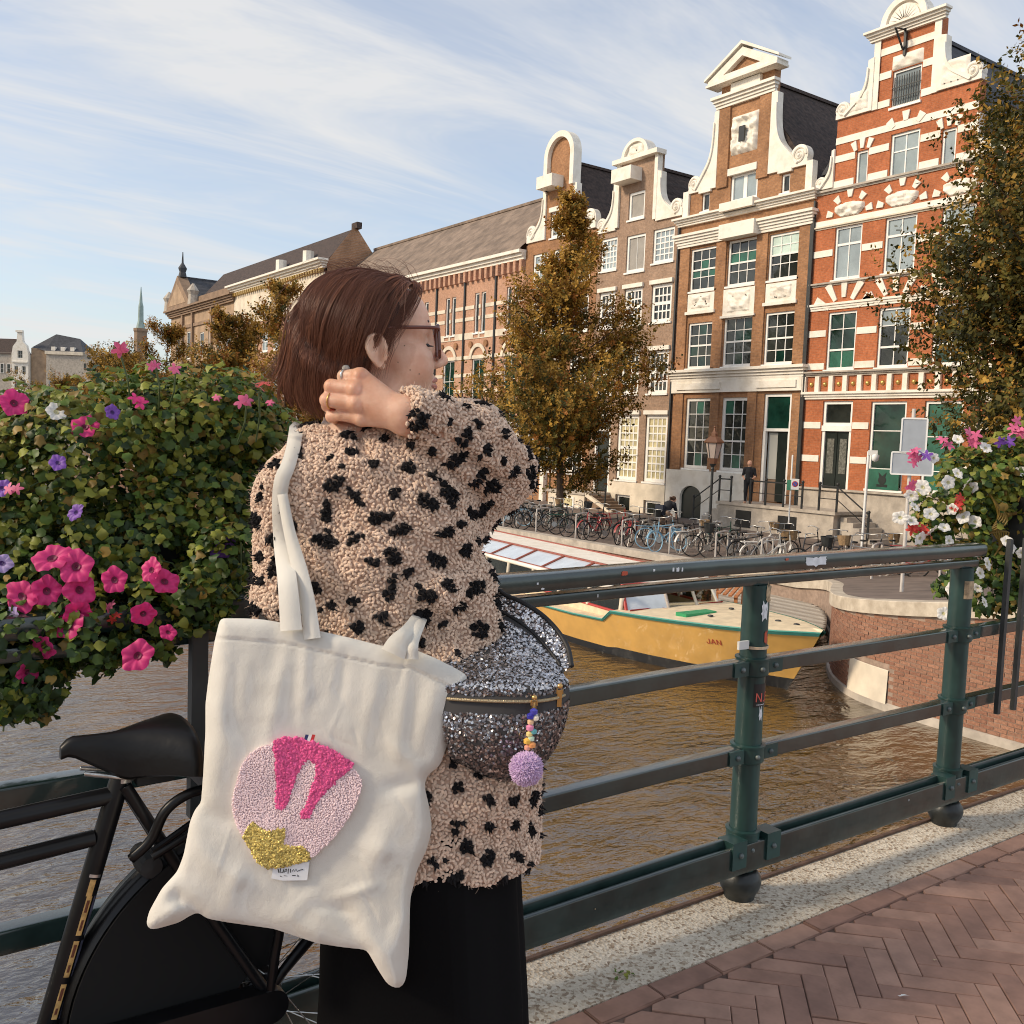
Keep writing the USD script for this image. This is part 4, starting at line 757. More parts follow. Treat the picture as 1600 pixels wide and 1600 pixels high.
gw = sg.box(fu(20), -2, fu(46), fz(560)).union(sg.Polygon([(fu(20), fz(560)), (fu(46), fz(560)), (fu(43), fz(546)), (fu(37), fz(540)), (fu(36), fz(525)), (fu(29), fz(525)), (fu(28), fz(540)), (fu(22), fz(548))]))
hw = [(fu(24), fu(30), fz(591), fz(578)), (fu(36), fu(42), fz(591), fz(578)), (fu(29), fu(37), fz(566), fz(554)), (fu(24), fu(30), fz(612), fz(599)), (fu(36), fu(42), fz(612), fz(599))]
FB.wall('wall', gw, hw, 'white', a, -0.4, 0.6)
for q in hw: FB.window(a, *q, 2, 2, 'glass', fw=0.1, d=0.3, sill=False)
FB.boxes([(fu(20), fu(46), -2, fz(560), -8, -0.5)], 'side_wall', 'white', a); FB.boxes([(fu(21), fu(45), fz(573), fz(571), 0.6, 0.9), (fu(27), fu(38), fz(526), fz(523), 0.2, 0.9)], 'cornice', 'white', a)
a = thing('far_brown_roof_house', 'grey house with plain brown roof at the far left edge', 'house')
FB.boxes([(fu(-40), fu(20), -2, fz(558), -9, 0)], 'wall', 'stone', a); b = B(); b.add(np.array([FB.P(fu(-40), fz(560), 0.3), FB.P(fu(22), fz(560), 0.3), FB.P(fu(22), fz(534), -4.5), FB.P(fu(-40), fz(534), -4.5), FB.P(fu(22), fz(560), -9)]), [[0, 1, 2, 3], [1, 4, 2, 2]]); b.put('roof', 'tile', a)
for k in range(3): FB.window(a, fu(-10)+k*1.6, fu(-4)+k*1.6, fz(590), fz(575), 1, 2, 'glass', fw=0.1, d=0.06, sill=False)
a = thing('far_small_gable_house', 'low grey house with little round-windowed gable beside the slate roof', 'house')
FB.poly(B(), sg.box(fu(129), -2, fu(150), fz(556)).union(sg.Polygon([(fu(129), fz(556)), (fu(148), fz(556)), (fu(146), fz(552)), (fu(139), fz(551)), (fu(132), fz(552))])), -8, 0).put('wall', 'stone', a); FB.poly(B(), sg.Point(fu(139), fz(560)).buffer(0.5), 0, 0.05).put('round_window', 'glass', a); FB.boxes([(fu(131), fu(134), fz(580), fz(570), 0, 0.05), (fu(142), fu(145), fz(580), fz(570), 0, 0.05)], 'window', 'glass', a)
sp = thing('church_tower', 'distant church tower with thin grey-green spire above the trees', 'tower')
tb = dep(219, 600, 262); kz = 262/FPX; tz = lambda py: HCAM+(663-py)*kz
M['copper'] = mat('grey_green_copper', (0.25, 0.33, 0.31), 0.7, var=0.15, vscale=1)
B().lathe([(1.7, tz(640)), (1.7, tz(518)), (1.9, tz(516)), (1.9, tz(512)), (0.0, tz(511))], (*tb[:2], 0), 8).put('shaft', 'sandd', sp); B().lathe([(1.3, tz(512)), (1.1, tz(508)), (0.75, tz(500)), (0.68, tz(478)), (0.45, tz(472)), (0.3, tz(462)), (0.08, tz(448))], (*tb[:2], 0), 8).put('spire', 'copper', sp)
# ------------------------------------------------------------------ signed-distance modelling (for bodies, cloth and hair)
def s_cap(P, a, b, r1, r2):
    a = np.asarray(a, float); b = np.asarray(b, float); d = b-a
    t = np.clip(((P-a)@d)/(d@d+1e-12), 0, 1); return np.linalg.norm(P-a-t[:, None]*d, axis=1)-(r1+(r2-r1)*t)
def s_ell(P, c, r, A=None):
    q = P-np.asarray(c, float)
    if A is not None: q = q@np.asarray(A).T
    k0 = np.linalg.norm(q/r, axis=1); k1 = np.linalg.norm(q/np.square(r), axis=1); return k0*(k0-1)/(k1+1e-9)
def smin(a, b, k): h = np.clip(0.5+0.5*(b-a)/k, 0, 1); return b+(a-b)*h-k*h*(1-h)
TETS = np.array([[0, 1, 3, 7], [0, 3, 2, 7], [0, 2, 6, 7], [0, 6, 4, 7], [0, 4, 5, 7], [0, 5, 1, 7]])
def march(fn, lo, hi, h, smooth=6):
    """Marching tetrahedra of fn(points) = 0; returns a smoothed trimesh."""
    lo = np.asarray(lo, float); n = np.ceil((np.asarray(hi)-lo)/h).astype(int)+1
    ax = [lo[k]+h*np.arange(n[k]) for k in range(3)]
    G = np.stack(np.meshgrid(*ax, indexing='ij'), -1).reshape(-1, 3)
    D = np.concatenate([fn(G[i:i+400000]) for i in range(0, len(G), 400000)]); S = D.reshape(n)
    i, j, k = np.meshgrid(*[np.arange(m-1) for m in n], indexing='ij'); idx = lambda a, b, c: (a*n[1]+b)*n[2]+c
    cor = np.stack([idx(i+(q >> 2 & 1), j+(q >> 1 & 1), k+(q & 1)).ravel() for q in range(8)], 1)
    dc = D[cor]; cor = cor[(dc.min(1) < 0) & (dc.max(1) >= 0)]
    tris = []
    for t in TETS:
        c = cor[:, t]; ins = D[c] < 0; cnt = ins.sum(1); order = np.argsort(~ins, axis=1, kind='stable'); c = np.take_along_axis(c, order, 1)
        e = lambda q, a, b: np.stack([q[:, a], q[:, b]], 1)
        q = c[cnt == 1]; tris.append(np.stack([e(q, 0, 1), e(q, 0, 2), e(q, 0, 3)], 1))
        q = c[cnt == 3]; tris.append(np.stack([e(q, 3, 0), e(q, 3, 1), e(q, 3, 2)], 1))
        q = c[cnt == 2]; tris.append(np.stack([e(q, 0, 2), e(q, 0, 3), e(q, 1, 3)], 1)); tris.append(np.stack([e(q, 0, 2), e(q, 1, 3), e(q, 1, 2)], 1))
    T = np.concatenate(tris); E = np.sort(T.reshape(-1, 2), 1)
    key = E[:, 0].astype(np.int64)*len(D)+E[:, 1]; u, first, inv = np.unique(key, return_index=True, return_inverse=True); E = E[first]
    da, db = D[E[:, 0]], D[E[:, 1]]; w_ = (da/(da-db))[:, None]; V = G[E[:, 0]]*(1-w_)+G[E[:, 1]]*w_
    F = inv.reshape(-1, 3); F = F[(F[:, 0] != F[:, 1]) & (F[:, 1] != F[:, 2]) & (F[:, 0] != F[:, 2])]
    c = V[F].mean(1); nn = np.cross(V[F[:, 1]]-V[F[:, 0]], V[F[:, 2]]-V[F[:, 0]]); L = np.linalg.norm(nn, axis=1, keepdims=True)+1e-15
    flip = fn(c+nn/L*h*0.3) < fn(c-nn/L*h*0.3); F[flip] = F[flip][:, ::-1]
    u, inv = np.unique(F, return_inverse=True); V, F = V[u], inv.reshape(-1, 3)
    import scipy.sparse as ss_
    e = np.vstack([F[:, [0, 1]], F[:, [1, 2]], F[:, [2, 0]]]); e = np.unique(np.sort(e, 1), axis=0)
    A = ss_.coo_matrix((np.ones(2*len(e)), (np.r_[e[:, 0], e[:, 1]], np.r_[e[:, 1], e[:, 0]])), shape=(len(V),)*2).tocsr(); L = ss_.diags(1/np.maximum(np.asarray(A.sum(1)).ravel(), 1))@A
    for _ in range(smooth):
        V = V+0.5*(L@V-V); V = V-0.53*(L@V-V)
    return trimesh.Trimesh(V, F, process=False)

def Q(px, py, z): return dep(px, py, z)                 # a joint measured in the photograph, at its own distance
# ------------------------------------------------------------------ the woman
M['skin'] = mat('skin', (0.52, 0.27, 0.175), 0.48, col2=(0.64, 0.39, 0.28), vscale=22, bump=0.25, bscale=420, bdist=0.0015, sss=0.25, spec=0.4)
M['coatbase'] = mat('beige_fleece_base', (0.50, 0.34, 0.25), 0.95, bump=0.6, bscale=160, bdist=0.006)
M['fleece'] = mat('beige_fleece', (0.67, 0.495, 0.37), 0.95, rnd=0.18, sheen=0.5, spec=0.1); M['spot'] = mat('black_fleece', (0.013, 0.012, 0.013), 0.85, rnd=0.3, spec=0.1, sheen=0.02)
M['skirt'] = mat('black_skirt', (0.0045, 0.0045, 0.005), 0.9, bump=0.3, bscale=300, bdist=0.002, spec=0.08)
M['hairbase'] = mat('dark_brown_hair', (0.022, 0.011, 0.008), 0.6)
def hairmat(n, c, r=0.38):
    return usdkit.material(stage, '/World/Looks/'+n, {'p': ('principled_bsdf', {'base_color': c, 'roughness': r, 'specular_ior_level': 0.35, 'sheen_weight': 0.0})}, [], surface='p.BSDF')
woman = thing('person', 'woman seen from behind in a black-spotted beige fleece coat, hand raised to her neck', 'person')
AY = math.radians(17); PIT = math.radians(5)
hf = (R0*math.cos(AY)+F0*math.sin(AY))*math.cos(PIT)+UPZ*math.sin(PIT)
hl = -F0*math.cos(AY)+R0*math.sin(AY); hu = np.cross(hl, hf); hu /= np.linalg.norm(hu)
if hu[2] < 0: hu = -hu
HO = Q(588, 557, 1.62); HM = np.stack([hf, hl, hu])      # rows: head axes
HS = 0.98
def head_pt(x, y, z): return HO+HS*(x*hf+y*hl+z*hu)
def loc(P): return ((P-HO)@HM.T)/HS
HAND = dict(wr=(632, 650, 1.515), mi=(563, 588, 1.527), mm=(556, 608, 1.517), mr=(557, 631, 1.517), mp=(566, 654, 1.525))
FING = [[(563, 588, 1.527), (538, 588, 1.542), (540, 603, 1.572)], [(556, 608, 1.517), (518, 604, 1.530), (517, 614, 1.556), (532, 620, 1.575)], [(557, 631, 1.517), (511, 625, 1.530), (512, 634, 1.556), (528, 638, 1.572)], [(566, 654, 1.525), (534, 648, 1.535), (517, 651, 1.548), (524, 655, 1.566)], [(606, 628, 1.54), (584, 606, 1.56), (566, 596, 1.582)]]
FR = [(0.0125, 0.0112, 0.0095), (0.0130, 0.0118, 0.0102, 0.009), (0.0128, 0.0115, 0.010, 0.009), (0.0115, 0.0098, 0.0088, 0.008), (0.016, 0.0125, 0.0105)]
def f_head(P):
    p = loc(P); a = np.column_stack([p[:, 0], np.abs(p[:, 1]), p[:, 2]])
    d = s_ell(a, (-0.018, 0, 0.045), (0.098, 0.073, 0.086)); d = smin(d, s_ell(a, (0.034, 0, -0.018), (0.062, 0.060, 0.088)), 0.03)
    d = smin(d, s_cap(a, (0.004, 0.043, -0.066), (0.066, 0.010, -0.104), 0.024, 0.020), 0.024); d = smin(d, s_ell(a, (0.052, 0.036, -0.018), (0.034, 0.028, 0.036)), 0.025)
    d = smin(d, s_ell(a, (0.046, 0.0, 0.062), (0.045, 0.052, 0.05)), 0.03); d = smin(d, s_cap(a, (0.084, 0.012, 0.038), (0.066, 0.042, 0.036), 0.009, 0.009), 0.016)
    e = s_ell(a, (0.094, 0.031, 0.022), (0.016, 0.016, 0.012)); d = -smin(-d, e, 0.012); d = smin(d, s_ell(a, (0.072, 0.031, 0.022), (0.0125,)*3), 0.004)
    d = smin(d, s_cap(a, (0.092, 0, 0.032), (0.115, 0, -0.010), 0.0075, 0.0105), 0.013); d = smin(d, s_ell(a, (0.103, 0.010, -0.016), (0.011, 0.008, 0.008)), 0.008)
    d = smin(d, s_cap(a, (0.094, 0, -0.041), (0.083, 0.021, -0.045), 0.0075, 0.004), 0.008); d = smin(d, s_cap(a, (0.091, 0, -0.055), (0.082, 0.018, -0.053), 0.0085, 0.004), 0.008)
    d = smin(d, s_cap(a, (-0.03, 0, -0.04), (-0.06, 0, -0.19), 0.050, 0.056), 0.03)
    # ears: rim, plate, lobe
    rim = [(0.004, 0.074, -0.012), (-0.002, 0.078, 0.026), (-0.016, 0.086, 0.037), (-0.033, 0.094, 0.031), (-0.040, 0.095, 0.010), (-0.030, 0.088, -0.012), (-0.012, 0.078, -0.028)]
    er = np.full(len(a), 9.0); a0 = a; a = (a-np.array([-0.006, 0.078, 0.004]))/0.79+np.array([-0.006, 0.078, 0.004])+np.array([-0.005, 0, 0.0])
    rim = [rim[0]]+list(smoothpath(rim[1:], 5))
    for q in rim[1:]: er = np.minimum(er, s_cap(a, q, (-0.010, 0.073, 0.002), 0.0036, 0.0045))
    for q, w_ in zip(rim[1:-1], rim[2:]): er = np.minimum(er, s_cap(a, q, w_, 0.0046, 0.0046))
    er = smin(er, s_cap(a, rim[-1], (-0.006, 0.075, -0.026), 0.0075, 0.0065), 0.008); er = smin(er, s_cap(a, (0.002, 0.072, -0.006), (0.0, 0.074, 0.006), 0.006, 0.005), 0.006)
    pl = s_ell(a, (-0.017, 0.081, 0.005), (0.024, 0.0055, 0.034), [[0.9, 0.43, 0], [-0.43, 0.9, 0], [0, 0, 1]]); er = smin(er, pl, 0.006); er = smin(er, s_cap(a, (-0.012, 0.082, 0.024), (-0.026, 0.086, -0.004), 0.003, 0.0035), 0.005)*0.79
    return smin(d, er, 0.005)
def f_hand(P):
    d = np.full(len(P), 9.0); wr = Q(*HAND['wr'])
    for k, r in (('mi', 0.0135), ('mm', 0.014), ('mr', 0.0135), ('mp', 0.0125)): d = smin(d, s_cap(P, wr, Q(*HAND[k]), 0.0215, r), 0.012)
    d = smin(d, s_cap(P, wr+np.array([0, 0, 0.008]), Q(700, 668, 1.56), 0.022, 0.036), 0.015); d = smin(d, s_cap(P, wr-np.array([0, 0, 0.010]), Q(700, 672, 1.56), 0.02, 0.036), 0.012)
    for J, R_ in zip(FING, FR):
        fd = np.full(len(P), 9.0)
        for a, b, r1, r2 in zip(J[:-1], J[1:], R_[:-1], R_[1:]): fd = smin(fd, s_cap(P, Q(*a), Q(*b), r1, r2), 0.003)
        d = smin(d, fd, 0.006)
    for k, r in (('mi', 0.0105), ('mm', 0.011), ('mr', 0.0105), ('mp', 0.009)): d = smin(d, np.linalg.norm(P-(Q(*HAND[k])-F0*0.0078), axis=1)-r, 0.005)
    return d
cs = np.array([Q(x, y, z) for x in (495, 725) for y in (425, 715) for z in (1.48, 1.74)])
hm = march(lambda P: np.minimum(f_head(P), f_hand(P)), cs.min(0), cs.max(0), 0.0031, 5)
def f_under(P):   # the rest of the body, under the clothes
    d = s_cap(P, Q(555, 700, 1.62), Q(560, 930, 1.63), 0.07, 0.085); d = smin(d, s_cap(P, Q(560, 930, 1.63), Q(640, 1180, 1.63), 0.085, 0.11), 0.06)
    for px, z in ((600, 1.6), (715, 1.62)):
        hip = Q(px, 1250, z); kn = np.array([*hip[:2], 0.46]); an = np.array([*hip[:2], 0.09])-0.02*np.array([*F0[:2], 0])
        d = smin(d, s_cap(P, hip, kn, 0.085, 0.055), 0.03); d = smin(d, s_cap(P, kn, an, 0.052, 0.036), 0.02); d = smin(d, s_cap(P, an-[0, 0, 0.05], an-[0, 0, 0.05]+F0*0.15, 0.038, 0.032), 0.02)
    for a, b, r1, r2 in (((640, 735, 1.62), (785, 745, 1.70), 0.05, 0.04), ((785, 745, 1.70), (690, 668, 1.56), 0.042, 0.036), ((468, 755, 1.61), (456, 940, 1.62), 0.034, 0.03), ((456, 940, 1.62), (520, 1040, 1.72), 0.03, 0.026), ((465, 745, 1.6), (640, 735, 1.62), 0.05, 0.05)): d = smin(d, s_cap(P, Q(*a), Q(*b), r1, r2), 0.03)
    return d
um = march(f_under, Q(600, 800, 1.62)-[0.42, 0.42, 1.35], Q(600, 800, 1.62)+[0.42, 0.42, 0.2], 0.014, 4)
B().tm(um).tm(hm).put('body', 'skin', woman, smooth=True)
for px_, py_, z_ in ((632, 540, 1.545), (641, 578, 1.553), (655, 584, 1.556), (622, 566, 1.549)):
    q0 = Q(px_, py_, 1.45); dq = (q0-CAM)/np.linalg.norm(q0-CAM); tq = np.linspace(0, 0.25, 400); fq = f_head(q0+tq[:, None]*dq); kq = int(np.argmax(fq < 0)); B().ball(q0+tq[kq]*dq, 0.0013, 1).put('mole', 'sandd', woman)
for k, nm in ((1, 'lips'),):
    b = B(); b.tube([head_pt(0.089, -0.020, -0.0465), head_pt(0.1005, 0, -0.043), head_pt(0.0895, 0.021, -0.0465)], [0.002, 0.0048, 0.002], 8); b.tube([head_pt(0.088, -0.018, -0.053), head_pt(0.0985, 0, -0.055), head_pt(0.0885, 0.019, -0.053)], [0.002, 0.0055, 0.002], 8); b.put('lips', mat('pink_lips', (0.42, 0.15, 0.12), 0.4), woman, smooth=True)
b = B()
for t in np.linspace(0, 1, 9):
    p0 = head_pt(0.0815-0.006*t, 0.026+0.016*t, 0.019-0.002*t); b.tube([p0, p0+hf*0.007-hu*0.005+hl*0.002*t, p0+hf*0.014-hu*0.006+hl*0.006*t], [0.0018, 0.0013, 0.0003], 4)
b.tube([head_pt(0.0835, 0.022, 0.020), head_pt(0.081, 0.034, 0.018), head_pt(0.066, 0.050, 0.024)], [0.002, 0.003, 0.001], 5); b.put('eyelashes', 'black', woman)
b = B(); b.tube([head_pt(0.092, 0.014, 0.050), head_pt(0.085, 0.032, 0.055), head_pt(0.070, 0.047, 0.050)], [0.0025, 0.0032, 0.0012], 6); b.put('eyebrow', 'hairbase', woman, smooth=True)
gl_ = thing('eyeglasses', 'brown-red plastic eyeglasses worn by the woman', 'glasses'); M['acet'] = mat('brown_acetate', (0.10, 0.025, 0.016), 0.2, coat=0.5)
for sgn in (1, -1):
    rr = np.array(sg.box(-0.026, -0.034, 0.026, 0.020).buffer(-0.012).buffer(0.012, quad_segs=4).exterior.coords)[:-1]; rr = np.vstack([rr, rr[:1]])
    B().tube([head_pt(0.105-abs(sgn*0.034+u)*0.12, sgn*0.034+u, 0.026+v) for u, v in rr], 0.0030, 6, cap=False).put('rim', 'acet', gl_, smooth=True)
    pts = [(0.097, sgn*0.064, 0.038), (0.090, sgn*0.072, 0.040), (0.045, sgn*0.078, 0.041), (0.004, sgn*0.079, 0.040), (-0.02, sgn*0.078, 0.030)]
    B().tube([head_pt(*p) for p in smoothpath(pts, 4)], 0.0030, 8).put('temple', 'acet', gl_, smooth=True)
B().tube([head_pt(0.103, -0.008, 0.033), head_pt(0.106, 0, 0.036), head_pt(0.103, 0.008, 0.033)], 0.0024, 6).put('bridge', 'acet', gl_, smooth=True)
M['silver'] = mat('silver_ring', (0.55, 0.53, 0.5), 0.25, metal=0.9); M['ringgold'] = mat('gold_ring', (0.65, 0.42, 0.15), 0.3, metal=0.9)
def ring(name, a, b, t, r, m, stone=False):
    a, b = Q(*a), Q(*b); c = a+(b-a)*t; d = (b-a)/np.linalg.norm(b-a); s_ = np.cross(d, UPZ); s_ /= np.linalg.norm(s_); u_ = np.cross(s_, d); an = np.linspace(0, 2*PI, 25)
    g = thing(name, 'chunky silver ring with grey stone on the index finger' if stone else 'thin gold ring on the ring finger', 'ring'); B().tube([c+r*(math.cos(x)*s_+math.sin(x)*u_) for x in an], 0.0012 if not stone else 0.002, 6, cap=False).put('band', m, g, smooth=True)
    if stone: B().lathe([(0, -0.003), (0.006, -0.002), (0.007, 0.001), (0.004, 0.005), (0, 0.006)], c+np.array([0, 0, r])-F0*0.003, 8).put('stone', mat('grey_gem', (0.35, 0.33, 0.30), 0.15), g)
ring('finger_ring', FING[0][0], FING[0][1], 0.9, 0.0122, 'silver', True); ring('finger_ring', FING[2][0], FING[2][1], 0.88, 0.0125, 'ringgold')

# hair: a dark volume and combed strands over it
def f_hair(P):
    d = s_ell(loc(P), (-0.022, 0, 0.050), (0.100, 0.079, 0.087))
    d = smin(d, s_cap(P, Q(524, 510, 1.62), Q(488, 596, 1.615), 0.064, 0.036), 0.04); d = smin(d, s_cap(P, Q(560, 520, 1.60), Q(538, 618, 1.615), 0.055, 0.036), 0.03)
    p = loc(P); ear = s_ell(p, (0.038, 0.06, -0.03), (0.062, 0.07, 0.075)); face = s_ell(p, (0.092, 0, 0.012), (0.055, 0.12, 0.080)); d = -smin(-d, ear, 0.01); return -smin(-d, face, 0.012)
cs = np.array([Q(x, y, z) for x in (405, 690) for y in (405, 700) for z in (1.48, 1.76)])
hh = march(f_hair, cs.min(0), cs.max(0), 0.006, 6); hair = B().tm(hh).put('hair', 'hairbase', woman, smooth=True)
GD = np.array([[(652, 447), (640, 438), (613, 466), (592, 508), (570, 545), (564, 590)], [(646, 436), (612, 446), (580, 488), (560, 540), (552, 590), (548, 645)], [(622, 430), (575, 446), (540, 498), (520, 560), (510, 620), (518, 668)], [(596, 427), (540, 447), (500, 500), (478, 560), (470, 615), (482, 668)], [(570, 428), (512, 455), (470, 512), (450, 565), (440, 615), (450, 664)], [(552, 431), (500, 461), (458, 515), (436, 560), (424, 590), (412, 604)]], float)
ZN = np.array([1.605, 1.572, 1.545, 1.538, 1.545, 1.555])
def locks(nl, per, jit, seed, spread=2.5, lift=(0.001, 0.008), wave=5.0, tipjit=9.0, inset=0.0):
    """Locks of hair that leave the crown together, drift, wave and part towards ragged tips."""
    r = np.random.default_rng(seed); out, off = [], []; u = np.linspace(0, 1, 6)
    for _ in range(nl):
        s0 = 5*r.random()**0.85; o = r.normal(0, jit, 2); dr = r.normal(0, tipjit, 2)*[1.2, 0.8]; lf = r.uniform(*lift); ph, fq = r.uniform(0, 6, 2), r.uniform(3.5, 6.5); am = wave*r.uniform(0.3, 1.0); k1 = r.uniform(0.76, 1.06)
        for _ in range(per):
            s_ = np.clip(s0+r.normal(0, 0.05+0.05*r.random()), 0, 4.999); i = min(int(s_), 4); t = s_-i; g = GD[i]*(1-t)+GD[i+1]*t; w_ = u[:, None]**1.3
            g = g+o*np.clip(u*2.5, 0, 1)[:, None]+dr*w_+r.normal(0, spread, 2)*(0.25+0.75*w_)+np.column_stack([np.sin(u*fq+ph[0])*am*u, np.sin(u*fq*0.8+ph[1])*am*0.4*u])
            sp = smoothpath([Q(x, y, z+inset) for (x, y), z in zip(g, ZN)], 4); n_ = max(9, int(len(sp)*min(1, k1*r.uniform(0.85, 1.06)))); out.append(sp[:n_]); off.append(lf*(0.35+0.65*np.linspace(0, 1, n_))+r.uniform(0, 0.0015))
    A_ = np.vstack(out); of = np.concatenate(off)
    for _ in range(2):
        d = f_hair(A_); e = 0.002; gr = np.stack([(f_hair(A_+np.eye(3)[k]*e)-d)/e for k in range(3)], 1); gr /= np.linalg.norm(gr, axis=1, keepdims=True)+1e-9
        A_ = A_+gr*np.where(d < of, of-d, np.where(d > of+0.014, (of+0.014-d)*0.6, 0))[:, None]
    return np.split(A_, np.cumsum([len(l) for l in out])[:-1])
def curves(name, L, w0, m, parent, kind='stuff'):
    c = UsdGeom.BasisCurves.Define(stage, uniq(pp(parent), name)); c.CreateTypeAttr('linear'); c.CreateCurveVertexCountsAttr([len(l) for l in L])
    c.CreatePointsAttr(Vt.Vec3fArray.FromNumpy(np.vstack(L).astype(np.float32)))
    c.CreateWidthsAttr(Vt.FloatArray.FromNumpy(np.concatenate([w0*np.linspace(1, 0.35, len(l)) for l in L]).astype(np.float32))); c.SetWidthsInterpolation('vertex')
    UsdShade.MaterialBindingAPI.Apply(c.GetPrim()).Bind(m); tag(c, kind=kind); return c
hm_ = [hairmat('hair_dark', (0.052, 0.019, 0.0105)), hairmat('hair_brown', (0.125, 0.046, 0.025)), hairmat('hair_auburn', (0.25, 0.105, 0.058), 0.34)]
curves('dark_strands', locks(90, 26, 7, 1, wave=7, tipjit=12, lift=(0.0006, 0.004)), 0.0013, hm_[0], hair); curves('brown_strands', locks(85, 20, 10, 2, 3.0, (0.002, 0.014), 9, 15), 0.0011, hm_[1], hair); curves('auburn_strands', locks(70, 9, 12, 3, 2.2, (0.003, 0.015), 10, 16), 0.0009, hm_[2], hair)
curves('flyaway_strands', locks(150, 3, 16, 4, 4, (0.004, 0.024), 12, 22), 0.0006, hm_[1], hair)
fly = []
r = np.random.default_rng(5)
for _ in range(70):                                     # wind-blown loops over the crown and wisps at temple and ear
    x0 = r.uniform(520, 655); h_ = r.uniform(5, 26); dx = r.uniform(20, 70); fly.append(smoothpath([Q(x0, 437, 1.6), Q(x0-dx*0.3, 430-h_*0.7, 1.59), Q(x0-dx*0.8, 430-h_, 1.585), Q(x0-dx*1.3, 440-h_*0.3, 1.58)], 5))
for _ in range(26): a = r.normal(0, 4, 2); fly.append(smoothpath([Q(612+a[0], 520+a[1], 1.549), Q(606+a[0]*1.4, 545+a[1], 1.543), Q(596+a[0]*2, 566, 1.541), Q(588+a[0]*2.4, 585+a[1]*2, 1.54)], 5))
for _ in range(150): a = r.normal(0, 1, 2); q = r.random(); fly.append(smoothpath([Q(646-10*q, 438, 1.60), Q(657-14*q+a[0]*3, 452+a[1]*3, 1.575), Q(641-16*q+a[0]*4, 486+a[1]*5, 1.551), Q(616-12*q+a[0]*6, 520+a[1]*7, 1.5435), Q(598-6*q+a[0]*6, 536+a[1]*8, 1.542)], 5))
for _ in range(30): a = r.normal(0, 6, 2); fly.append(smoothpath([Q(455+a[0], 530, 1.57), Q(435+a[0], 565+a[1], 1.57), Q(415+a[0], 590+a[1]*2, 1.575), Q(402+a[0]*2, 600+a[1]*3, 1.58)], 5))
curves('wind_blown_strands', fly, 0.0006, hm_[1], hair)

# fleece coat
COAT = [((510, 766, 1.605), (492, 930, 1.615), 0.084, 0.10), ((588, 756, 1.605), (600, 940, 1.61), 0.094, 0.115), ((655, 770, 1.61), (670, 900, 1.61), 0.09, 0.085), ((452, 765, 1.58), (446, 965, 1.585), 0.052, 0.045),
        ((640, 742, 1.61), (778, 748, 1.68), 0.075, 0.056), ((783, 742, 1.68), (740, 692, 1.61), 0.052, 0.058), ((740, 692, 1.61), (640, 645, 1.513), 0.056, 0.043), ((755, 778, 1.66), (695, 838, 1.63), 0.046, 0.046), ((494, 702, 1.60), (598, 706, 1.595), 0.033, 0.036), ((504, 697, 1.64), (590, 695, 1.65), 0.038, 0.04)]
LOW = [((722, 925, 1.60), (740, 985, 1.59), 0.060, 0.048), ((690, 960, 1.59), (705, 1020, 1.585), 0.05, 0.04), ((628, 926, 1.53), (690, 928, 1.535), 0.026, 0.032)]
HIP = [((585, 1010, 1.615), (575, 1370, 1.61), 0.11, 0.145), ((690, 1060, 1.61), (732, 1200, 1.61), 0.10, 0.115), ((732, 1200, 1.61), (740, 1370, 1.605), 0.113, 0.116), ((650, 1120, 1.60), (660, 1400, 1.60), 0.115, 0.135)]
z_hem = Q(750, 1376, 1.5)[2]
def f_coat(P):
    d = np.full(len(P), 9.0)
    for a, b, r1, r2 in COAT: d = smin(d, s_cap(P, Q(*a), Q(*b), r1, r2), 0.03)
    e = np.full(len(P), 9.0)
    for a, b, r1, r2 in LOW: e = smin(e, s_cap(P, Q(*a), Q(*b), r1, r2), 0.02)
    d = smin(d, e, 0.012); h_ = np.full(len(P), 9.0)
    for a, b, r1, r2 in HIP: h_ = smin(h_, s_cap(P, Q(*a), Q(*b), r1, r2), 0.04)
    d = smin(d, h_, 0.012)
    n1 = meshkit.noise(P*[9, 9, 14]+3, 4)-0.5; n2 = meshkit.noise(P*26, 9)-0.5
    # drawn folds round the raised sleeve
    u = (P-Q(760, 720, 1.65))@R0; v = P[:, 2]-Q(760, 720, 1.65)[2]; fold = 0.005*np.sin((u*0.75+v)*120)*np.exp(-(u/0.08)**2-(v/0.06)**2)
    d = d-0.020*n1-0.008*n2-1.4*fold
    d = np.maximum(d, z_hem-0.004*np.sin(P[:, 0]*40)-P[:, 2])
    cuff = (P-Q(626, 646, 1.505))@((Q(640, 648, 1.51)-Q(735, 690, 1.60))/np.linalg.norm(Q(640, 648, 1.51)-Q(735, 690, 1.60)))
    near = np.linalg.norm(P-Q(612, 648, 1.505), axis=1) < 0.085
    d = np.where(near, np.maximum(d, cuff), d); d = np.where(near, np.maximum(d, -(s_cap(P, Q(590, 636, 1.495), Q(690, 668, 1.55), 0.034, 0.030))), d)
    neck = s_cap(P, Q(548, 640, 1.635), Q(540, 715, 1.64), 0.064, 0.05); return np.maximum(d, -neck)
cs = np.array([Q(x, y, z) for x in (375, 870) for y in (580, 1395) for z in (1.44, 1.80)])
cm = march(f_coat, cs.min(0), cs.max(0), 0.0088, 4)
coat = B().tm(cm).put('fleece_coat', 'coatbase', woman, smooth=True)
pts, fi = trimesh.sample.sample_surface(cm, 110000, seed=3); nr = cm.face_normals[fi]
def thin(P, dmin, seed, nmax=10**9):     # dart throwing over a random order
    t = cKDTree(P); keep = np.ones(len(P), bool); nb = t.query_ball_point(P, dmin)
    for i in range(len(P)):
        if keep[i]:
            for j in nb[i]:
                if j > i: keep[j] = False
    return np.nonzero(keep)[0]
ki = thin(pts, 0.0044, 1); P_, N_ = pts[ki], nr[ki]
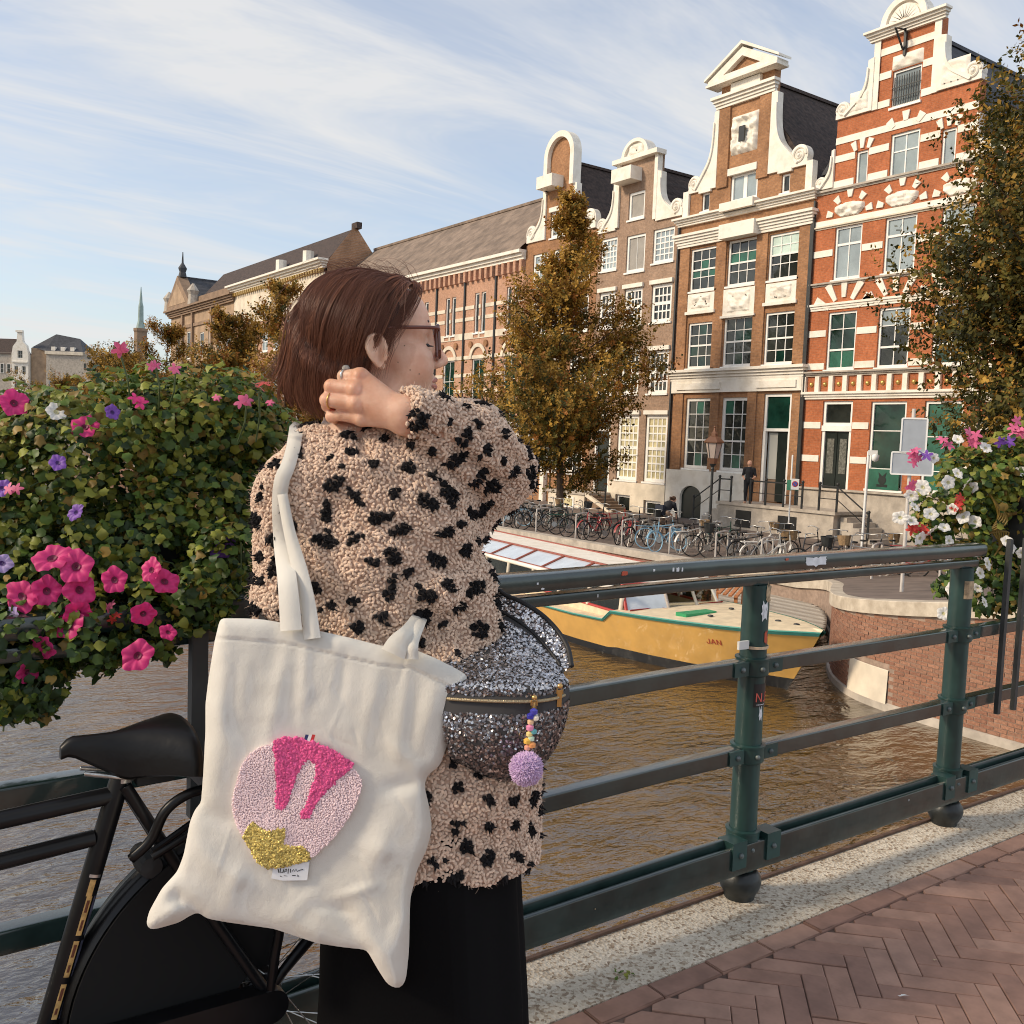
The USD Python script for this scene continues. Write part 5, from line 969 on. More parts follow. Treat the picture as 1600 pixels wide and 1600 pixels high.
sp = pts[thin(pts[:18000], 0.0365, 2)]; r = np.random.default_rng(8); sp = sp[r.random(len(sp)) < 0.96]
rad = r.uniform(0.007, 0.0148, len(sp)); ecc = r.uniform(0.5, 0.95, len(sp)); dirv = r.normal(0, 1, (len(sp), 3)); dirv /= np.linalg.norm(dirv, axis=1, keepdims=True)
subo = r.normal(0, 0.008, (len(sp), 3))
def spotted(P):
    t = cKDTree(sp); dd, ii = t.query(P, k=3); res = np.zeros(len(P), bool)
    for k in range(3):
        i = ii[:, k]
        for o, sc_ in ((0, 1.0), (1, 0.55)):
            q = P-sp[i]-o*subo[i]; al = np.sum(q*dirv[i], 1); e = np.sqrt(np.maximum(np.sum(q*q, 1)-al**2, 0)); m_ = np.sqrt((al*ecc[i]*0.8)**2+(e/np.maximum(ecc[i], 0.6))**2)
            res |= m_ < rad[i]*sc_*(0.92+0.2*meshkit.noise(P*70, 3))
    return res
bl_ = spotted(P_)
def curl(seed, el=1.35):
    m = trimesh.creation.icosphere(2); v = np.array(m.vertices); n_ = meshkit.noise(v*2.2+seed*9, seed); v = v*(0.62+0.75*n_)[:, None]*[el, 0.85, 0.8]; return v, np.array(m.faces)
def spike(seed):
    b = B(); r_ = np.random.default_rng(seed)
    for _ in range(5): d_ = r_.normal(0, 0.45, 3)+[0, 0, 1.0]; b.tube([[0, 0, -0.3], d_*0.7, d_*1.5+r_.normal(0, 0.2, 3)], [0.42, 0.34, 0.03], 5)
    b.ball((0, 0, 0), 0.9, 1); return b.out()
pr = [(*curl(1), 'fleece', True), (*curl(2, 1.6), 'fleece', True), (*curl(3, 1.1), 'fleece', True), (*spike(4), 'spot', True), (*spike(5), 'spot', True)]
down = np.array([0, 0, -1.0])
w_ = np.where(bl_, r.integers(3, 5, len(P_)), r.integers(0, 3, len(P_))); scl = np.where(bl_, r.uniform(0.0036, 0.0050, len(P_)), r.uniform(0.0021, 0.0034, len(P_)))
scatter('fleece_curls', coat, pr, P_+N_*np.where(bl_, 0.003, 0.0018)[:, None], frames(N_+down*np.where(bl_, 0.5, 0.1)[:, None], jitter=0.45, r=r), scl, w_)
fz_ = []
for i in r.choice(len(P_), 7000, replace=False):
    if bl_[i]: continue
    d_ = N_[i]+r.normal(0, 0.7, 3)+down*0.3; fz_.append(np.array([P_[i]+N_[i]*0.003, P_[i]+N_[i]*0.0045+d_*0.002, P_[i]+N_[i]*0.005+d_*0.0042+r.normal(0, 0.0015, 3)]))
curves('fleece_fuzz', fz_, 0.0007, M['fleece'], coat)
# skirt
V = []
for z, hw, cx, dpth in ((z_hem+0.07, 0.15, 655, 0.13), (z_hem-0.02, 0.163, 655, 0.135), (0.42, 0.172, 664, 0.14), (0.3, 0.178, 666, 0.145), (0.14, 0.19, 668, 0.155)):
    c = Q(cx, 1450, 1.62); c = np.array([c[0], c[1], z]); row = []
    for a in np.linspace(0, 2*PI, 73): k = 1+(0.02+0.05*max(0, (z_hem-z)))*math.sin(a*9+2*math.sin(a*2)); row.append(c+R0*hw*k*math.cos(a)+F0*dpth*k*math.sin(a))
    V.append(row)
B().grid(np.array(V)).put('skirt', 'skirt', woman, smooth=True)
# ------------------------------------------------------------------ canvas tote bag on her shoulder
M['canvas'] = usdkit.material(stage, '/World/Looks/canvas', {
    'g': ('geometry', {}), 'n': ('noise_texture', {'scale': 900, 'detail': 2}), 'n2': ('noise_texture', {'scale': 7, 'detail': 4}), 'r': ('rgb_ramp', {'ramp': [(0.3, (0.70, 0.67, 0.60)), (0.7, (0.77, 0.745, 0.685))]}), 'b': ('bump', {'strength': 0.35, 'distance': 0.0015}),
    'n3': ('noise_texture', {'scale': 45, 'detail': 5, 'roughness': 0.65}), 'b2': ('bump', {'strength': 0.35, 'distance': 0.004}), 'p': ('principled_bsdf', {'roughness': 0.9, 'specular_ior_level': 0.15, 'sheen_weight': 0.15}), 't': ('translucent_bsdf', {'color': (0.7, 0.62, 0.48)}), 'm': ('mix_closure', {'fac': 0.12})},
    [('g.position', 'n.vector'), ('g.position', 'n2.vector'), ('g.position', 'n3.vector'), ('n2.fac', 'r.fac'), ('r.color', 'p.base_color'), ('n3.fac', 'b2.height'), ('n.fac', 'b.height'), ('b2.normal', 'b.normal'), ('b.normal', 'p.normal'), ('p.BSDF', 'm.closure1'), ('t.BSDF', 'm.closure2')], surface='m.closure')
bag = thing('tote_bag', 'cream canvas tote bag with tufted pink and gold patch hanging from her shoulder', 'tote bag')
OUT = [(344, 966), (380, 966), (412, 968), (441, 973), (491, 984), (545, 996), (596, 1009), (643, 1013), (680, 1028), (717, 1047), (731, 1056), (728, 1080), (722, 1101), (704, 1149), (687, 1197), (676, 1205), (667, 1212), (663, 1228), (671, 1262), (675, 1295), (667, 1327), (652, 1358), (641, 1405), (639, 1486), (635, 1526), (631, 1540), (624, 1546), (606, 1539), (590, 1514), (573, 1484), (535, 1480), (496, 1474), (427, 1451), (354, 1441), (322, 1435), (310, 1425), (296, 1431), (281, 1441), (250, 1450), (234, 1453), (228, 1444), (233, 1424), (253, 1388), (277, 1362), (287, 1336), (297, 1283), (306, 1262), (314, 1256), (318, 1202), (321, 1141), (321, 1100), (326, 1059), (335, 1003)]
ob = np.array(OUT, float); seg_ = []
for i in range(len(ob)):
    a, b = ob[i], ob[(i+1) % len(ob)]; n_ = max(1, int(np.hypot(*(b-a))/5)); seg_ += [a+(b-a)*t for t in np.arange(n_)/n_]
ob = np.array(seg_)
for _ in range(2): ob = 0.25*np.roll(ob, 1, 0)+0.5*ob+0.25*np.roll(ob, -1, 0)
pg_ = sg.Polygon(ob)
def crease(P, a, b, w_, amp):
    a = np.array(a, float); b = np.array(b, float); d = b-a; t = np.clip(((P-a)@d)/(d@d), 0, 1); q = P-a-t[:, None]*d; e = np.linalg.norm(q, axis=1)
    return amp*np.exp(-(e/w_)**2)*np.sin(PI*np.clip(t*0.9+0.05, 0, 1))
CRE = [((352, 975), (340, 1240), 14, .006), ((452, 985), (415, 1180), 13, .0055), ((480, 990), (470, 1140), 10, .005), ((600, 1015), (560, 1190), 16, .007), ((640, 1025), (620, 1200), 14, .007), ((690, 1045), (650, 1180), 16, .006), ((620, 1260), (560, 1420), 20, .007), ((664, 1218), (590, 1235), 13, -.010), ((664, 1212), (600, 1150), 14, .008), ((306, 1262), (375, 1290), 14, -.007), ((300, 1300), (360, 1400), 18, .007), ((310, 1424), (262, 1395), 13, -.012), ((300, 1405), (248, 1440), 12, .009), ((350, 1430), (380, 1340), 16, .007), ((430, 1445), (500, 1390), 16, .006), ((520, 1405), (600, 1380), 9, .006), ((480, 1412), (560, 1428), 8, -.005), ((573, 1480), (520, 1400), 16, -.010), ((560, 1440), (620, 1530), 20, .010), ((640, 1420), (610, 1500), 16, .007), ((500, 1470), (450, 1430), 14, .006), ((390, 1010), (375, 1130), 12, .004), ((540, 1000), (530, 1120), 10, -.004), ((330, 1080), (370, 1200), 16, .005), ((640, 1330), (560, 1330), 18, .006), ((400, 1390), (330, 1345), 12, .006)]
_rc = np.random.default_rng(91); FCR = []
for _ in range(46):
    x, y = _rc.uniform(260, 660), _rc.uniform(1000, 1500); a = _rc.normal(1.35, 0.5); L_ = _rc.uniform(30, 110); FCR.append(((x, y), (x+L_*math.cos(a), y+L_*math.sin(a)), _rc.uniform(2.5, 5), _rc.uniform(-1, 1)*0.0022))
def bagz(P):
    P = np.asarray(P, float)
    from shapely import points as shp_points, distance as shp_distance
    e = shp_distance(shp_points(P), pg_.exterior)
    z = 1.435-0.00004*(P[:, 0]-300)*0+0.00007*(P[:, 0]-480)-0.00003*(P[:, 1]-1200)+0.012*np.exp(-e/9.0)
    for a, b, w_, amp in CRE+FCR: z -= 0.62*crease(P, a, b, w_, amp)
    n_ = meshkit.fbm(np.column_stack([P*0.011, np.zeros(len(P))]), 3, 3)-0.5; z += 0.007*n_+0.0035*(meshkit.noise(np.column_stack([P*[0.028, 0.016], np.ones(len(P))]), 7)-0.5)
    top = np.interp(P[:, 0], [344, 441, 596, 643, 731], [966, 973, 1009, 1013, 1056])
    hem = P[:, 1]-top; z += np.where(hem < 30, -0.0014, 0)+0.0016*np.exp(-((hem-31)/2.2)**2)
    patch = np.hypot((P[:, 0]-465)/105, (P[:, 1]-1255)/120); z += 0.004*np.clip(1.25-patch, 0, 0.25)
    return z
g_ = np.stack(np.meshgrid(np.arange(222, 740, 3.2), np.arange(960, 1552, 3.2)), -1).reshape(-1, 2)
from shapely import contains_xy
ins_ = contains_xy(pg_.buffer(-2.0), g_[:, 0], g_[:, 1]); bp = np.vstack([ob, g_[ins_]]); tri_ = Delaunay(bp).simplices
c_ = bp[tri_].mean(1); tri_ = tri_[contains_xy(pg_, c_[:, 0], c_[:, 1])]
zb = bagz(bp); FV = np.array([Q(x, y, z) for (x, y), z in zip(bp, zb)])
B().add(FV, tri_).put('front_panel', 'canvas', bag, smooth=True)
BV = np.array([Q(465+(x-465)*0.995, 1255+(y-1255)*0.997, z+0.018+0.012*math.exp(-0)) for (x, y), z in zip(bp, 2*1.465-zb*0+(-1.465))])
B().add(BV, tri_[:, ::-1]).put('back_panel', 'canvas', bag, smooth=True)
no = len(ob); B().grid(np.stack([np.vstack([FV[:no], FV[:1]]), np.vstack([BV[:no], BV[:1]])], 1)).put('side_seam', 'canvas', bag, smooth=True)
def strap(C, wd, nm='handle'):   # a woven band along (px, py, z) with half-widths in px
    C = smoothpath(np.array(C, float), 8); w_ = np.interp(np.linspace(0, 1, len(C)), np.linspace(0, 1, len(wd)), wd)
    t = np.gradient(C[:, :2], axis=0); t /= np.linalg.norm(t, axis=1, keepdims=True); nn = np.column_stack([-t[:, 1], t[:, 0]])
    fr, bk = [], []
    for c, n_, h_ in zip(C, nn, w_):
        row = [Q(c[0]+n_[0]*h_*s_, c[1]+n_[1]*h_*s_, c[2]+0.004*s_*s_) for s_ in (-1, -0.5, 0, 0.5, 1)]; fr.append(row); bk.append([p+FW*0.0022 for p in row])
    b = B().grid(np.array(fr)).grid(np.array(bk)[:, ::-1]); b.grid(np.stack([np.array(fr)[:, 0], np.array(bk)[:, 0]], 1)); b.grid(np.stack([np.array(fr)[:, -1], np.array(bk)[:, -1]], 1)[:, ::-1])
    b.put(nm, 'canvas', bag, smooth=40)
def surf(px, py, lift=0.014):      # where the line of sight meets the coat
    z = np.linspace(1.40, 1.75, 700); f = f_coat(np.array([Q(px, py, k) for k in z])); i = np.nonzero(f < lift)[0]
    return (px, py, z[i[0]] if len(i) else 1.64)
strap([(464, 700, 1.72), (464, 676, 1.69), (463, 669, 1.655), surf(462, 676), surf(460, 688), surf(457, 704), surf(449, 730), surf(440, 752), surf(437, 790), surf(441, 850), (449, 910, 1.45), (455, 985, 1.428)], [11, 11, 11, 11, 11, 11, 12, 12, 13, 15, 17])
strap([(441, 772, 1.50), (452, 830, 1.488), (468, 890, 1.468), (480, 940, 1.45), (488, 998, 1.434)], [8, 9, 12, 12, 13])
strap([(614, 1022, 1.43), (622, 1006, 1.432), (640, 986, 1.448), (655, 962, 1.52), (664, 944, 1.62)], [20, 17, 13, 10, 10])
strap([(643, 1030, 1.434), (645, 1005, 1.438), (655, 975, 1.48), (668, 945, 1.62)], [11, 9, 9, 9])
# tufted patch
def zp(L): return [(350+x/6.152, 1130+y/6.152) for x, y in L]
PO = sg.Polygon(smoothpath(zp([(470, 195), (330, 240), (200, 350), (120, 560), (80, 750), (100, 930), (170, 1080), (250, 1220), (330, 1340), (460, 1390), (600, 1370), (820, 1300), (930, 1220), (1100, 1050), (1260, 800), (1325, 600), (1300, 500), (1230, 420), (1080, 290), (900, 205), (700, 150), (560, 150), (470, 195)]), 4)).buffer(0)
HOT = sg.Polygon(zp([(470, 180), (560, 140), (700, 140), (900, 195), (1080, 280), (1240, 400), (1000, 640), (900, 740), (815, 900), (770, 912), (738, 880), (800, 760), (840, 640), (890, 500), (885, 400), (820, 345), (750, 390), (690, 520), (630, 720), (575, 815), (535, 835), (500, 790), (512, 560), (490, 330)])).buffer(0)
GOLD = sg.Polygon(zp([(280, 950), (310, 965), (380, 1030), (450, 1040), (520, 1015), (585, 1020), (590, 1080), (560, 1170), (640, 1185), (760, 1185), (820, 1255), (835, 1305), (700, 1345), (560, 1385), (420, 1395), (330, 1345), (240, 1200), (175, 1090), (220, 1010)])).buffer(0)
def on_bag(xy, lift):
    xy = np.asarray(xy, float); z = bagz(xy)-lift; return np.array([Q(x, y, q) for (x, y), q in zip(xy, z)])
patch = UsdGeom.Xform.Define(stage, uniq(pp(bag), 'tufted_patch'))
M['palepink'] = mat('pale_pink_wool', (0.87, 0.68, 0.69), 0.95, rnd=0.06, sheen=0.3, spec=0.1); M['hotpink'] = mat('hot_pink_wool', (0.72, 0.115, 0.29), 0.9, rnd=0.25, sheen=0.15, spec=0.1)
M['goldyarn'] = mat('gold_lurex_yarn', (0.62, 0.48, 0.15), 0.35, metal=0.55, rnd=0.45)
def patch_base(poly, nm, m, lift):
    x0, y0, x1, y1 = poly.bounds; g = np.stack(np.meshgrid(np.arange(x0, x1, 4), np.arange(y0, y1, 4)), -1).reshape(-1, 2); g = g[contains_xy(poly.buffer(-1), g[:, 0], g[:, 1])]
    e = np.array(poly.exterior.segmentize(4).coords)[:-1]; p2 = np.vstack([e, g]); t = Delaunay(p2).simplices; c = p2[t].mean(1); t = t[contains_xy(poly, c[:, 0], c[:, 1])]
    v = on_bag(p2, lift); b = B().add(v, t); lo = on_bag(e, -0.001); b.grid(np.stack([np.vstack([v[:len(e)], v[:1]]), np.vstack([lo, lo[:1]])], 1)); return b.put(nm, m, patch, smooth=40)
base_ = [patch_base(PO, 'pale_pink_tufting', 'palepink', 0.005), patch_base(HOT, 'hot_pink_tufting', 'hotpink', 0.0054), patch_base(GOLD, 'gold_tufting', 'goldyarn', 0.0058)]
r = np.random.default_rng(11)
gx = np.stack(np.meshgrid(np.arange(360, 570, 2.4), np.arange(1148, 1362, 2.4)), -1).reshape(-1, 2); gx = gx+r.normal(0, 0.7, gx.shape)
hot, gol, po = (contains_xy(q, gx[:, 0], gx[:, 1]) for q in (HOT, GOLD, PO)); use = po | hot | gol; gx, hot, gol = gx[use], hot[use], gol[use]; pale = ~hot & ~gol
for nm, mk, m, s0, s1, k, par in (('wool_tufts', pale, 'palepink', 0.0010, 0.0015, 1.2, base_[0]), ('wool_loops', hot, 'hotpink', 0.0018, 0.0028, 1.5, base_[1]), ('yarn_loops', gol, 'goldyarn', 0.0015, 0.0025, 1.4, base_[2])):
    q = gx[mk]; pos = on_bag(q, 0.0068); n_ = np.repeat(-FW[None], len(q), 0)
    scatter(nm, par, [(*curl(k_+5, k), m, True) for k_ in range(2)], pos, frames(n_, jitter=0.7, r=r), r.uniform(s0, s1, len(q)), r.integers(0, 2, len(q)))
def flat(poly, lift, nm, m, par):
    b = B(); b.poly(poly, lambda u, v, d: on_bag(np.column_stack([u, v]), lift+0*d)-FW*(0.0006*d[:, None]), 0, 1); return b.put(nm, m, par)
tg_ = UsdGeom.Xform.Define(stage, uniq(pp(bag), 'ribbon_tab'))
for k, (m, col) in enumerate((('tabblue', (0.02, 0.03, 0.12)), ('tabwhite', (0.7, 0.7, 0.7)), ('tabred', (0.5, 0.03, 0.03)))):
    M[m] = mat('ribbon_'+m[3:], col, 0.7); a = k*32; flat(sg.Polygon(zp([(755+a, 200), (785+a, 108), (815+a, 112), (787+a, 200)])), 0.0065, 'stripe', m, tg_)
lb_ = flat(sg.Polygon(zp([(475, 1380), (455, 1490), (560, 1512), (800, 1508), (822, 1330)])), 0.004, 'sewn_label', mat('white_label', (0.78, 0.79, 0.80), 0.6), bag)
b = B()
for L in ([(520, 1400), (528, 1438)], [(545, 1395), (540, 1432), (565, 1436), (572, 1400), (578, 1436)], [(590, 1402), (585, 1430), (604, 1420), (600, 1400)], [(620, 1398), (616, 1445)], [(640, 1400), (640, 1436)], [(655, 1425), (668, 1405), (680, 1425), (692, 1402), (704, 1425), (730, 1412), (760, 1405)], [(540, 1470), (552, 1474)], [(575, 1466), (612, 1468)], [(655, 1464), (690, 1464)], [(702, 1460), (716, 1462), (706, 1470), (718, 1474)]):
    b.tube(on_bag(zp(L), 0.0052), 0.0007, 4)
b.put('handwriting', 'black', lb_)

# ------------------------------------------------------------------ sequinned belt bag at her hip
pack = thing('belt_bag', 'silver sequinned belt bag with zip worn at her hip, front discs darkened for shade', 'bag')
M['packcloth'] = mat('dark_grey_lining', (0.035, 0.033, 0.034), 0.7); M['zip'] = mat('black_zip_tape', (0.012, 0.012, 0.013), 0.6); M['teeth'] = mat('brass_zip', (0.40, 0.32, 0.2), 0.35, metal=0.8, bump=0.8, bscale=450, bdist=0.002); M['brass'] = mat('gold_zip_pull', (0.62, 0.38, 0.14), 0.28, metal=0.9)
M['seq'] = mat('silver_sequin', (0.62, 0.61, 0.62), 0.22, metal=0.95, rnd=0.25); M['seqd'] = mat('shade_dark_sequin', (0.20, 0.18, 0.18), 0.25, metal=0.9, rnd=0.4)  # second colour is the same disc darkened for shade
RW = [[(745, 905, 1.655), (772, 917, 1.648), (790, 931, 1.64), (816, 942, 1.625), (846, 961, 1.605), (870, 985, 1.58), (887, 1013, 1.555), (893, 1042, 1.525)],
      [(742, 922, 1.65), (768, 934, 1.64), (786, 947, 1.63), (808, 960, 1.615), (834, 979, 1.595), (856, 1002, 1.57), (873, 1026, 1.545), (885, 1047, 1.52)],
      [(735, 950, 1.63), (760, 958, 1.62), (778, 965, 1.612), (800, 975, 1.60), (828, 993, 1.582), (850, 1014, 1.56), (868, 1034, 1.535), (881, 1051, 1.515)],
      [(700, 1010, 1.55), (728, 1020, 1.54), (756, 1024, 1.53), (786, 1028, 1.522), (818, 1035, 1.515), (845, 1043, 1.51), (866, 1051, 1.505), (880, 1056, 1.505)],
      [(690, 1062, 1.462), (722, 1066, 1.457), (760, 1068, 1.452), (800, 1070, 1.452), (832, 1071, 1.457), (858, 1069, 1.465), (874, 1066, 1.478), (886, 1062, 1.497)],
      [(690, 1082, 1.455), (722, 1085, 1.448), (760, 1087, 1.444), (800, 1088, 1.444), (834, 1088, 1.449), (860, 1085, 1.460), (877, 1080, 1.475), (889, 1073, 1.496)],
      [(692, 1098, 1.452), (722, 1100, 1.445), (760, 1102, 1.441), (800, 1103, 1.441), (836, 1102, 1.447), (862, 1098, 1.458), (879, 1092, 1.474), (890, 1083, 1.497)],
      [(694, 1145, 1.448), (722, 1150, 1.441), (760, 1154, 1.437), (800, 1154, 1.440), (838, 1148, 1.450), (864, 1136, 1.464), (880, 1122, 1.482), (888, 1105, 1.503)],
      [(704, 1182, 1.458), (728, 1192, 1.455), (760, 1206, 1.455), (796, 1212, 1.460), (834, 1200, 1.468), (860, 1176, 1.482), (877, 1146, 1.498), (886, 1116, 1.512)],
      [(712, 1190, 1.49), (735, 1200, 1.49), (764, 1214, 1.49), (797, 1220, 1.495), (832, 1207, 1.50), (857, 1182, 1.51), (874, 1150, 1.52), (884, 1120, 1.522)]]
RW = np.array([[Q(*p) for p in smoothpath(row, 4)] for row in RW]); RW = np.array([smoothpath(RW[:, k], 3) for k in range(RW.shape[1])]).transpose(1, 0, 2)   # rows x columns
nr_ = len(RW); dir_ = np.cross(RW[1:, 1:]-RW[:-1, :-1], RW[1:, :-1]-RW[:-1, 1:]); dir_ /= np.linalg.norm(dir_, axis=2, keepdims=True)+1e-9
sgn = 1 if (dir_[nr_//2, 14]@(-F0)) > 0 else -1
b = B().grid(RW); b.put('cloth_body', 'packcloth', pack, smooth=True)
B().grid(RW[15:19]+sgn*0.0012*(-F0)).put('zip_tape', 'zip', pack, smooth=True)
B().tube(RW[17, 1:-3]+(-F0)*0.003, 0.0028, 6).put('zip', 'teeth', pack, smooth=True); B().tube(RW[0]+UPZ*0.001, 0.0042, 8).put('rim_piping', 'zip', pack, smooth=True); B().tube(RW[5, :-2]+UPZ*0.0008, 0.0028, 6).put('inner_piping', 'zip', pack, smooth=True)
P2, N2 = [], []
for i in range(nr_-1):
    if 15 <= i <= 18 or 4 <= i <= 5: continue
    for j in range(RW.shape[1]-1):
        a, b_, c, d_ = RW[i, j], RW[i+1, j], RW[i, j+1], RW[i+1, j+1]; n_ = np.cross(b_-a, c-a); ar = np.linalg.norm(n_); n_ = n_/(ar+1e-12)
        if n_@(-FW) < 0: n_ = -n_
        for _ in range(max(1, r.poisson(ar/(0.0030**2)))): u, v = r.random(2); P2.append(a+(b_-a)*u+(c-a)*v+n_*0.0008); N2.append(n_)
P2 = np.array(P2); N2 = np.array(N2)
disc = B().lathe([(0, 0.08), (0.95, 0.0), (0.0, -0.02)], n=8).out()
k2 = (r.random(len(P2)) < np.where(N2[:, 2] > 0.45, 0.12, 0.86)).astype(int)  # upward faces get bright discs, the front dark ones: sky reflection painted in
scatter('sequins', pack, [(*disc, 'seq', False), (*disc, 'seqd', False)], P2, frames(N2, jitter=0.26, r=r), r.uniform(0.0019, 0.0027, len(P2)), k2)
sq = np.array([[Q(*p) for p in smoothpath(row, 4)] for row in [[(404, 958, 1.535), (430, 975, 1.48), (480, 985, 1.465), (540, 999, 1.462), (600, 1018, 1.465), (660, 1060, 1.47), (700, 1095, 1.47)], [(404, 985, 1.535), (430, 1003, 1.48), (480, 1013, 1.465), (540, 1025, 1.462), (600, 1044, 1.465), (660, 1086, 1.47), (700, 1118, 1.47)]]])
B().grid(sq).grid(sq[:, ::-1]+FW*0.002).put('belt', 'zip', pack, smooth=True)
def pull(px, py, z, L):
    c = Q(px, py, z); b = B().ball(c, 0.0045, 1); b.obox(c-UPZ*(0.006+L/2), R0*0.0035, F0*0.0012, UPZ*L/2); b.tube([c-UPZ*0.004+R0*0.004, c-UPZ*0.012+R0*0.0045], 0.0012, 5); b.tube([c-UPZ*0.004-R0*0.004, c-UPZ*0.012-R0*0.0045], 0.0012, 5); b.put('zip_pull', 'brass', pack, smooth=35)
pull(835, 1090, 1.438, 0.012); pull(875, 1072, 1.462, 0.026)
charm = thing('bag_charm', 'beaded bag charm with fluffy lilac pompom hanging from the zip', 'key charm')
B().tube([Q(835, 1098, 1.432), Q(830, 1140, 1.425), Q(824, 1180, 1.42)], 0.0008, 5).put('cord', 'brass', charm)
for i, (px, py, rr_, col) in enumerate(((834, 1112, 6, (0.05, 0.05, 0.35)), (829, 1119, 6, (0.03, 0.03, 0.30)), (837, 1122, 5, (0.8, 0.72, 0.6)), (829, 1128, 5, (0.75, 0.5, 0.3)), (828, 1137, 6, (0.7, 0.25, 0.42)), (834, 1143, 5, (0.1, 0.35, 0.38)), (827, 1147, 5, (0.75, 0.62, 0.25)), (830, 1154, 5, (0.5, 0.65, 0.5)), (824, 1158, 6, (0.75, 0.45, 0.08)), (831, 1164, 6, (0.72, 0.30, 0.10)), (824, 1168, 5, (0.75, 0.35, 0.25)))):
    B().lathe([(0.0012, -rr_*0.0009), (rr_*0.00092, -rr_*0.0005), (rr_*0.00098, rr_*0.0004), (0.0012, rr_*0.0009)], Q(px, py, 1.424), 12).put('bead', mat('bead_%d' % i, col, 0.2, coat=0.6), charm, smooth=40)
M['lilac'] = mat('lilac_yarn', (0.64, 0.46, 0.67), 0.95, rnd=0.12, sheen=0.3, spec=0.1); pc = Q(822, 1201, 1.415)
pom = B().ball(pc, 0.020, 2).put('pompom', 'lilac', charm, smooth=True); n3 = r.normal(0, 1, (2600, 3)); n3 /= np.linalg.norm(n3, axis=1, keepdims=True)
yv = B().tube([(0, 0, -2), (0.2, 0, 0), (0, 0.2, 2.2)], [0.55, 0.6, 0.3], 5).out()
scatter('yarn_ends', pom, [(*yv, 'lilac', True)], pc+n3*r.uniform(0.018, 0.0235, len(n3))[:, None], frames(n3, jitter=0.35, r=r), r.uniform(0.0012, 0.0019, len(n3)), np.zeros(len(n3), int))
# ------------------------------------------------------------------ black city bicycle leaning on the railing
bike = thing('city_bicycle', 'black old city bicycle with gold-marked seat tube and black dress guard, close to camera', 'bicycle')
M['bframe'] = mat('black_bicycle_paint', (0.004, 0.004, 0.0045), 0.35, spec=0.3, var=0.3, vscale=20); M['rubber'] = mat('black_rubber', (0.014, 0.014, 0.014), 0.75); M['leather'] = mat('black_saddle', (0.004, 0.0037, 0.0037), 0.42, bump=0.25, bscale=35, bdist=0.004, spec=0.3); M['chrome'] = mat('worn_chrome', (0.45, 0.45, 0.44), 0.3, metal=0.9, var=0.3, vscale=60); M['guard'] = mat('black_dress_guard', (0.008, 0.008, 0.008), 0.8, spec=0.2)
YB = 1.62; HB = np.array([0.626, YB, 0.335]); BBK = np.array([0.262, YB, 0.31]); SC = np.array([0.388, YB, 0.765])
def arc(c, r, a0, a1, n, y=YB): return [(c[0]+r*math.cos(a), y, c[2]+r*math.sin(a)) for a in np.linspace(a0, a1, n)]
b = B(); b.tube([BBK-[0.01, 0, 0.03], SC+[0.006, 0, 0.02]], 0.0165, 14); b.put('seat_tube', 'bframe', bike, smooth=True)
for a, c_, r_ in ((SC-[0.012, 0, 0.028], (-0.28, YB, 0.70), 0.0145), (SC-[0.04, 0, 0.094], (-0.28, YB, 0.63), 0.0135)): B().tube([a, c_], r_, 12).put('top_tube', 'bframe', bike, smooth=True)
B().tube([BBK, (-0.32, YB, 0.56)], 0.015, 10).put('down_tube', 'bframe', bike, smooth=True)
for s_ in (-1, 1):
    B().tube([SC+[0.004, s_*0.014, -0.012], SC+[0.11, s_*0.045, -0.205], HB+[0, s_*0.062, 0.012]], 0.0105, 8).put('seat_stay', 'bframe', bike, smooth=True)
    B().tube([BBK+[0.02, s_*0.03, 0], HB+[0, s_*0.062, 0]], 0.0105, 8).put('chain_stay', 'bframe', bike, smooth=True)
B().lathe([(0.0135, 0), (0.0145, 0.004), (0.018, 0.006), (0.018, 0.03), (0.0145, 0.032)], SC-[-0.004, 0, 0.012], 14).put('seat_clamp', 'chrome', bike, smooth=40)
B().tube([SC+[0.006, 0, 0.0], SC+[0.016, 0, 0.045]], 0.0125, 12).put('seat_post', 'chrome', bike, smooth=True)
V = []
for t in np.linspace(0, 1, 22):
    x = 0.296+0.205*t; hw = 0.017+0.085*np.clip((t-0.28)/0.6, 0, 1)**1.4-0.02*np.clip((t-0.9)/0.1, 0, 1)**2; zt = 0.846+0.003*t+0.007*np.sin(np.clip((t-0.4)/0.6, 0, 1)*PI*0.9)-0.004*np.sin(t*PI)
    if t < 0.10: zt -= 0.014*(1-t/0.10)**2; hw *= 0.45+0.55*t/0.10
    if t > 0.93: zt -= 0.03*((t-0.93)/0.07)**2
    dr = 0.014+0.056*np.clip(t*2.2, 0, 1); row = []
    for a in np.linspace(-1, 1, 15): row.append((x, YB-0.005+hw*math.sin(a*PI/2), zt-dr*abs(a)**2.6-0.004*(1-abs(a))*0))
    row += [(x, YB-0.005+hw*0.8, zt-dr-0.006), (x, YB-0.005-hw*0.8, zt-dr-0.006), row[0]]; V.append(row)
V = np.array(V); b = B().grid(V)
for k in (0, -1): c = V[k].mean(0); b.add(np.vstack([V[k], c]), [[i, i+1, len(V[k])] for i in range(len(V[k])-1)])
sad = b.put('saddle', 'leather', bike, smooth=50)
for s_ in (-1, 1): B().tube([(0.33, YB+s_*0.015, 0.785), (0.39, YB+s_*0.022, 0.77), (0.455, YB+s_*0.035, 0.772), (0.475, YB+s_*0.04, 0.79)], 0.004, 6).put('saddle_rail', 'chrome', sad, smooth=True)
B().box(0.41, 0.47, YB-0.02, YB+0.02, 0.752, 0.772).put('saddle_clamp', 'rubber', sad)
wheel = UsdGeom.Xform.Define(stage, uniq(pp(bike), 'rear_wheel'))
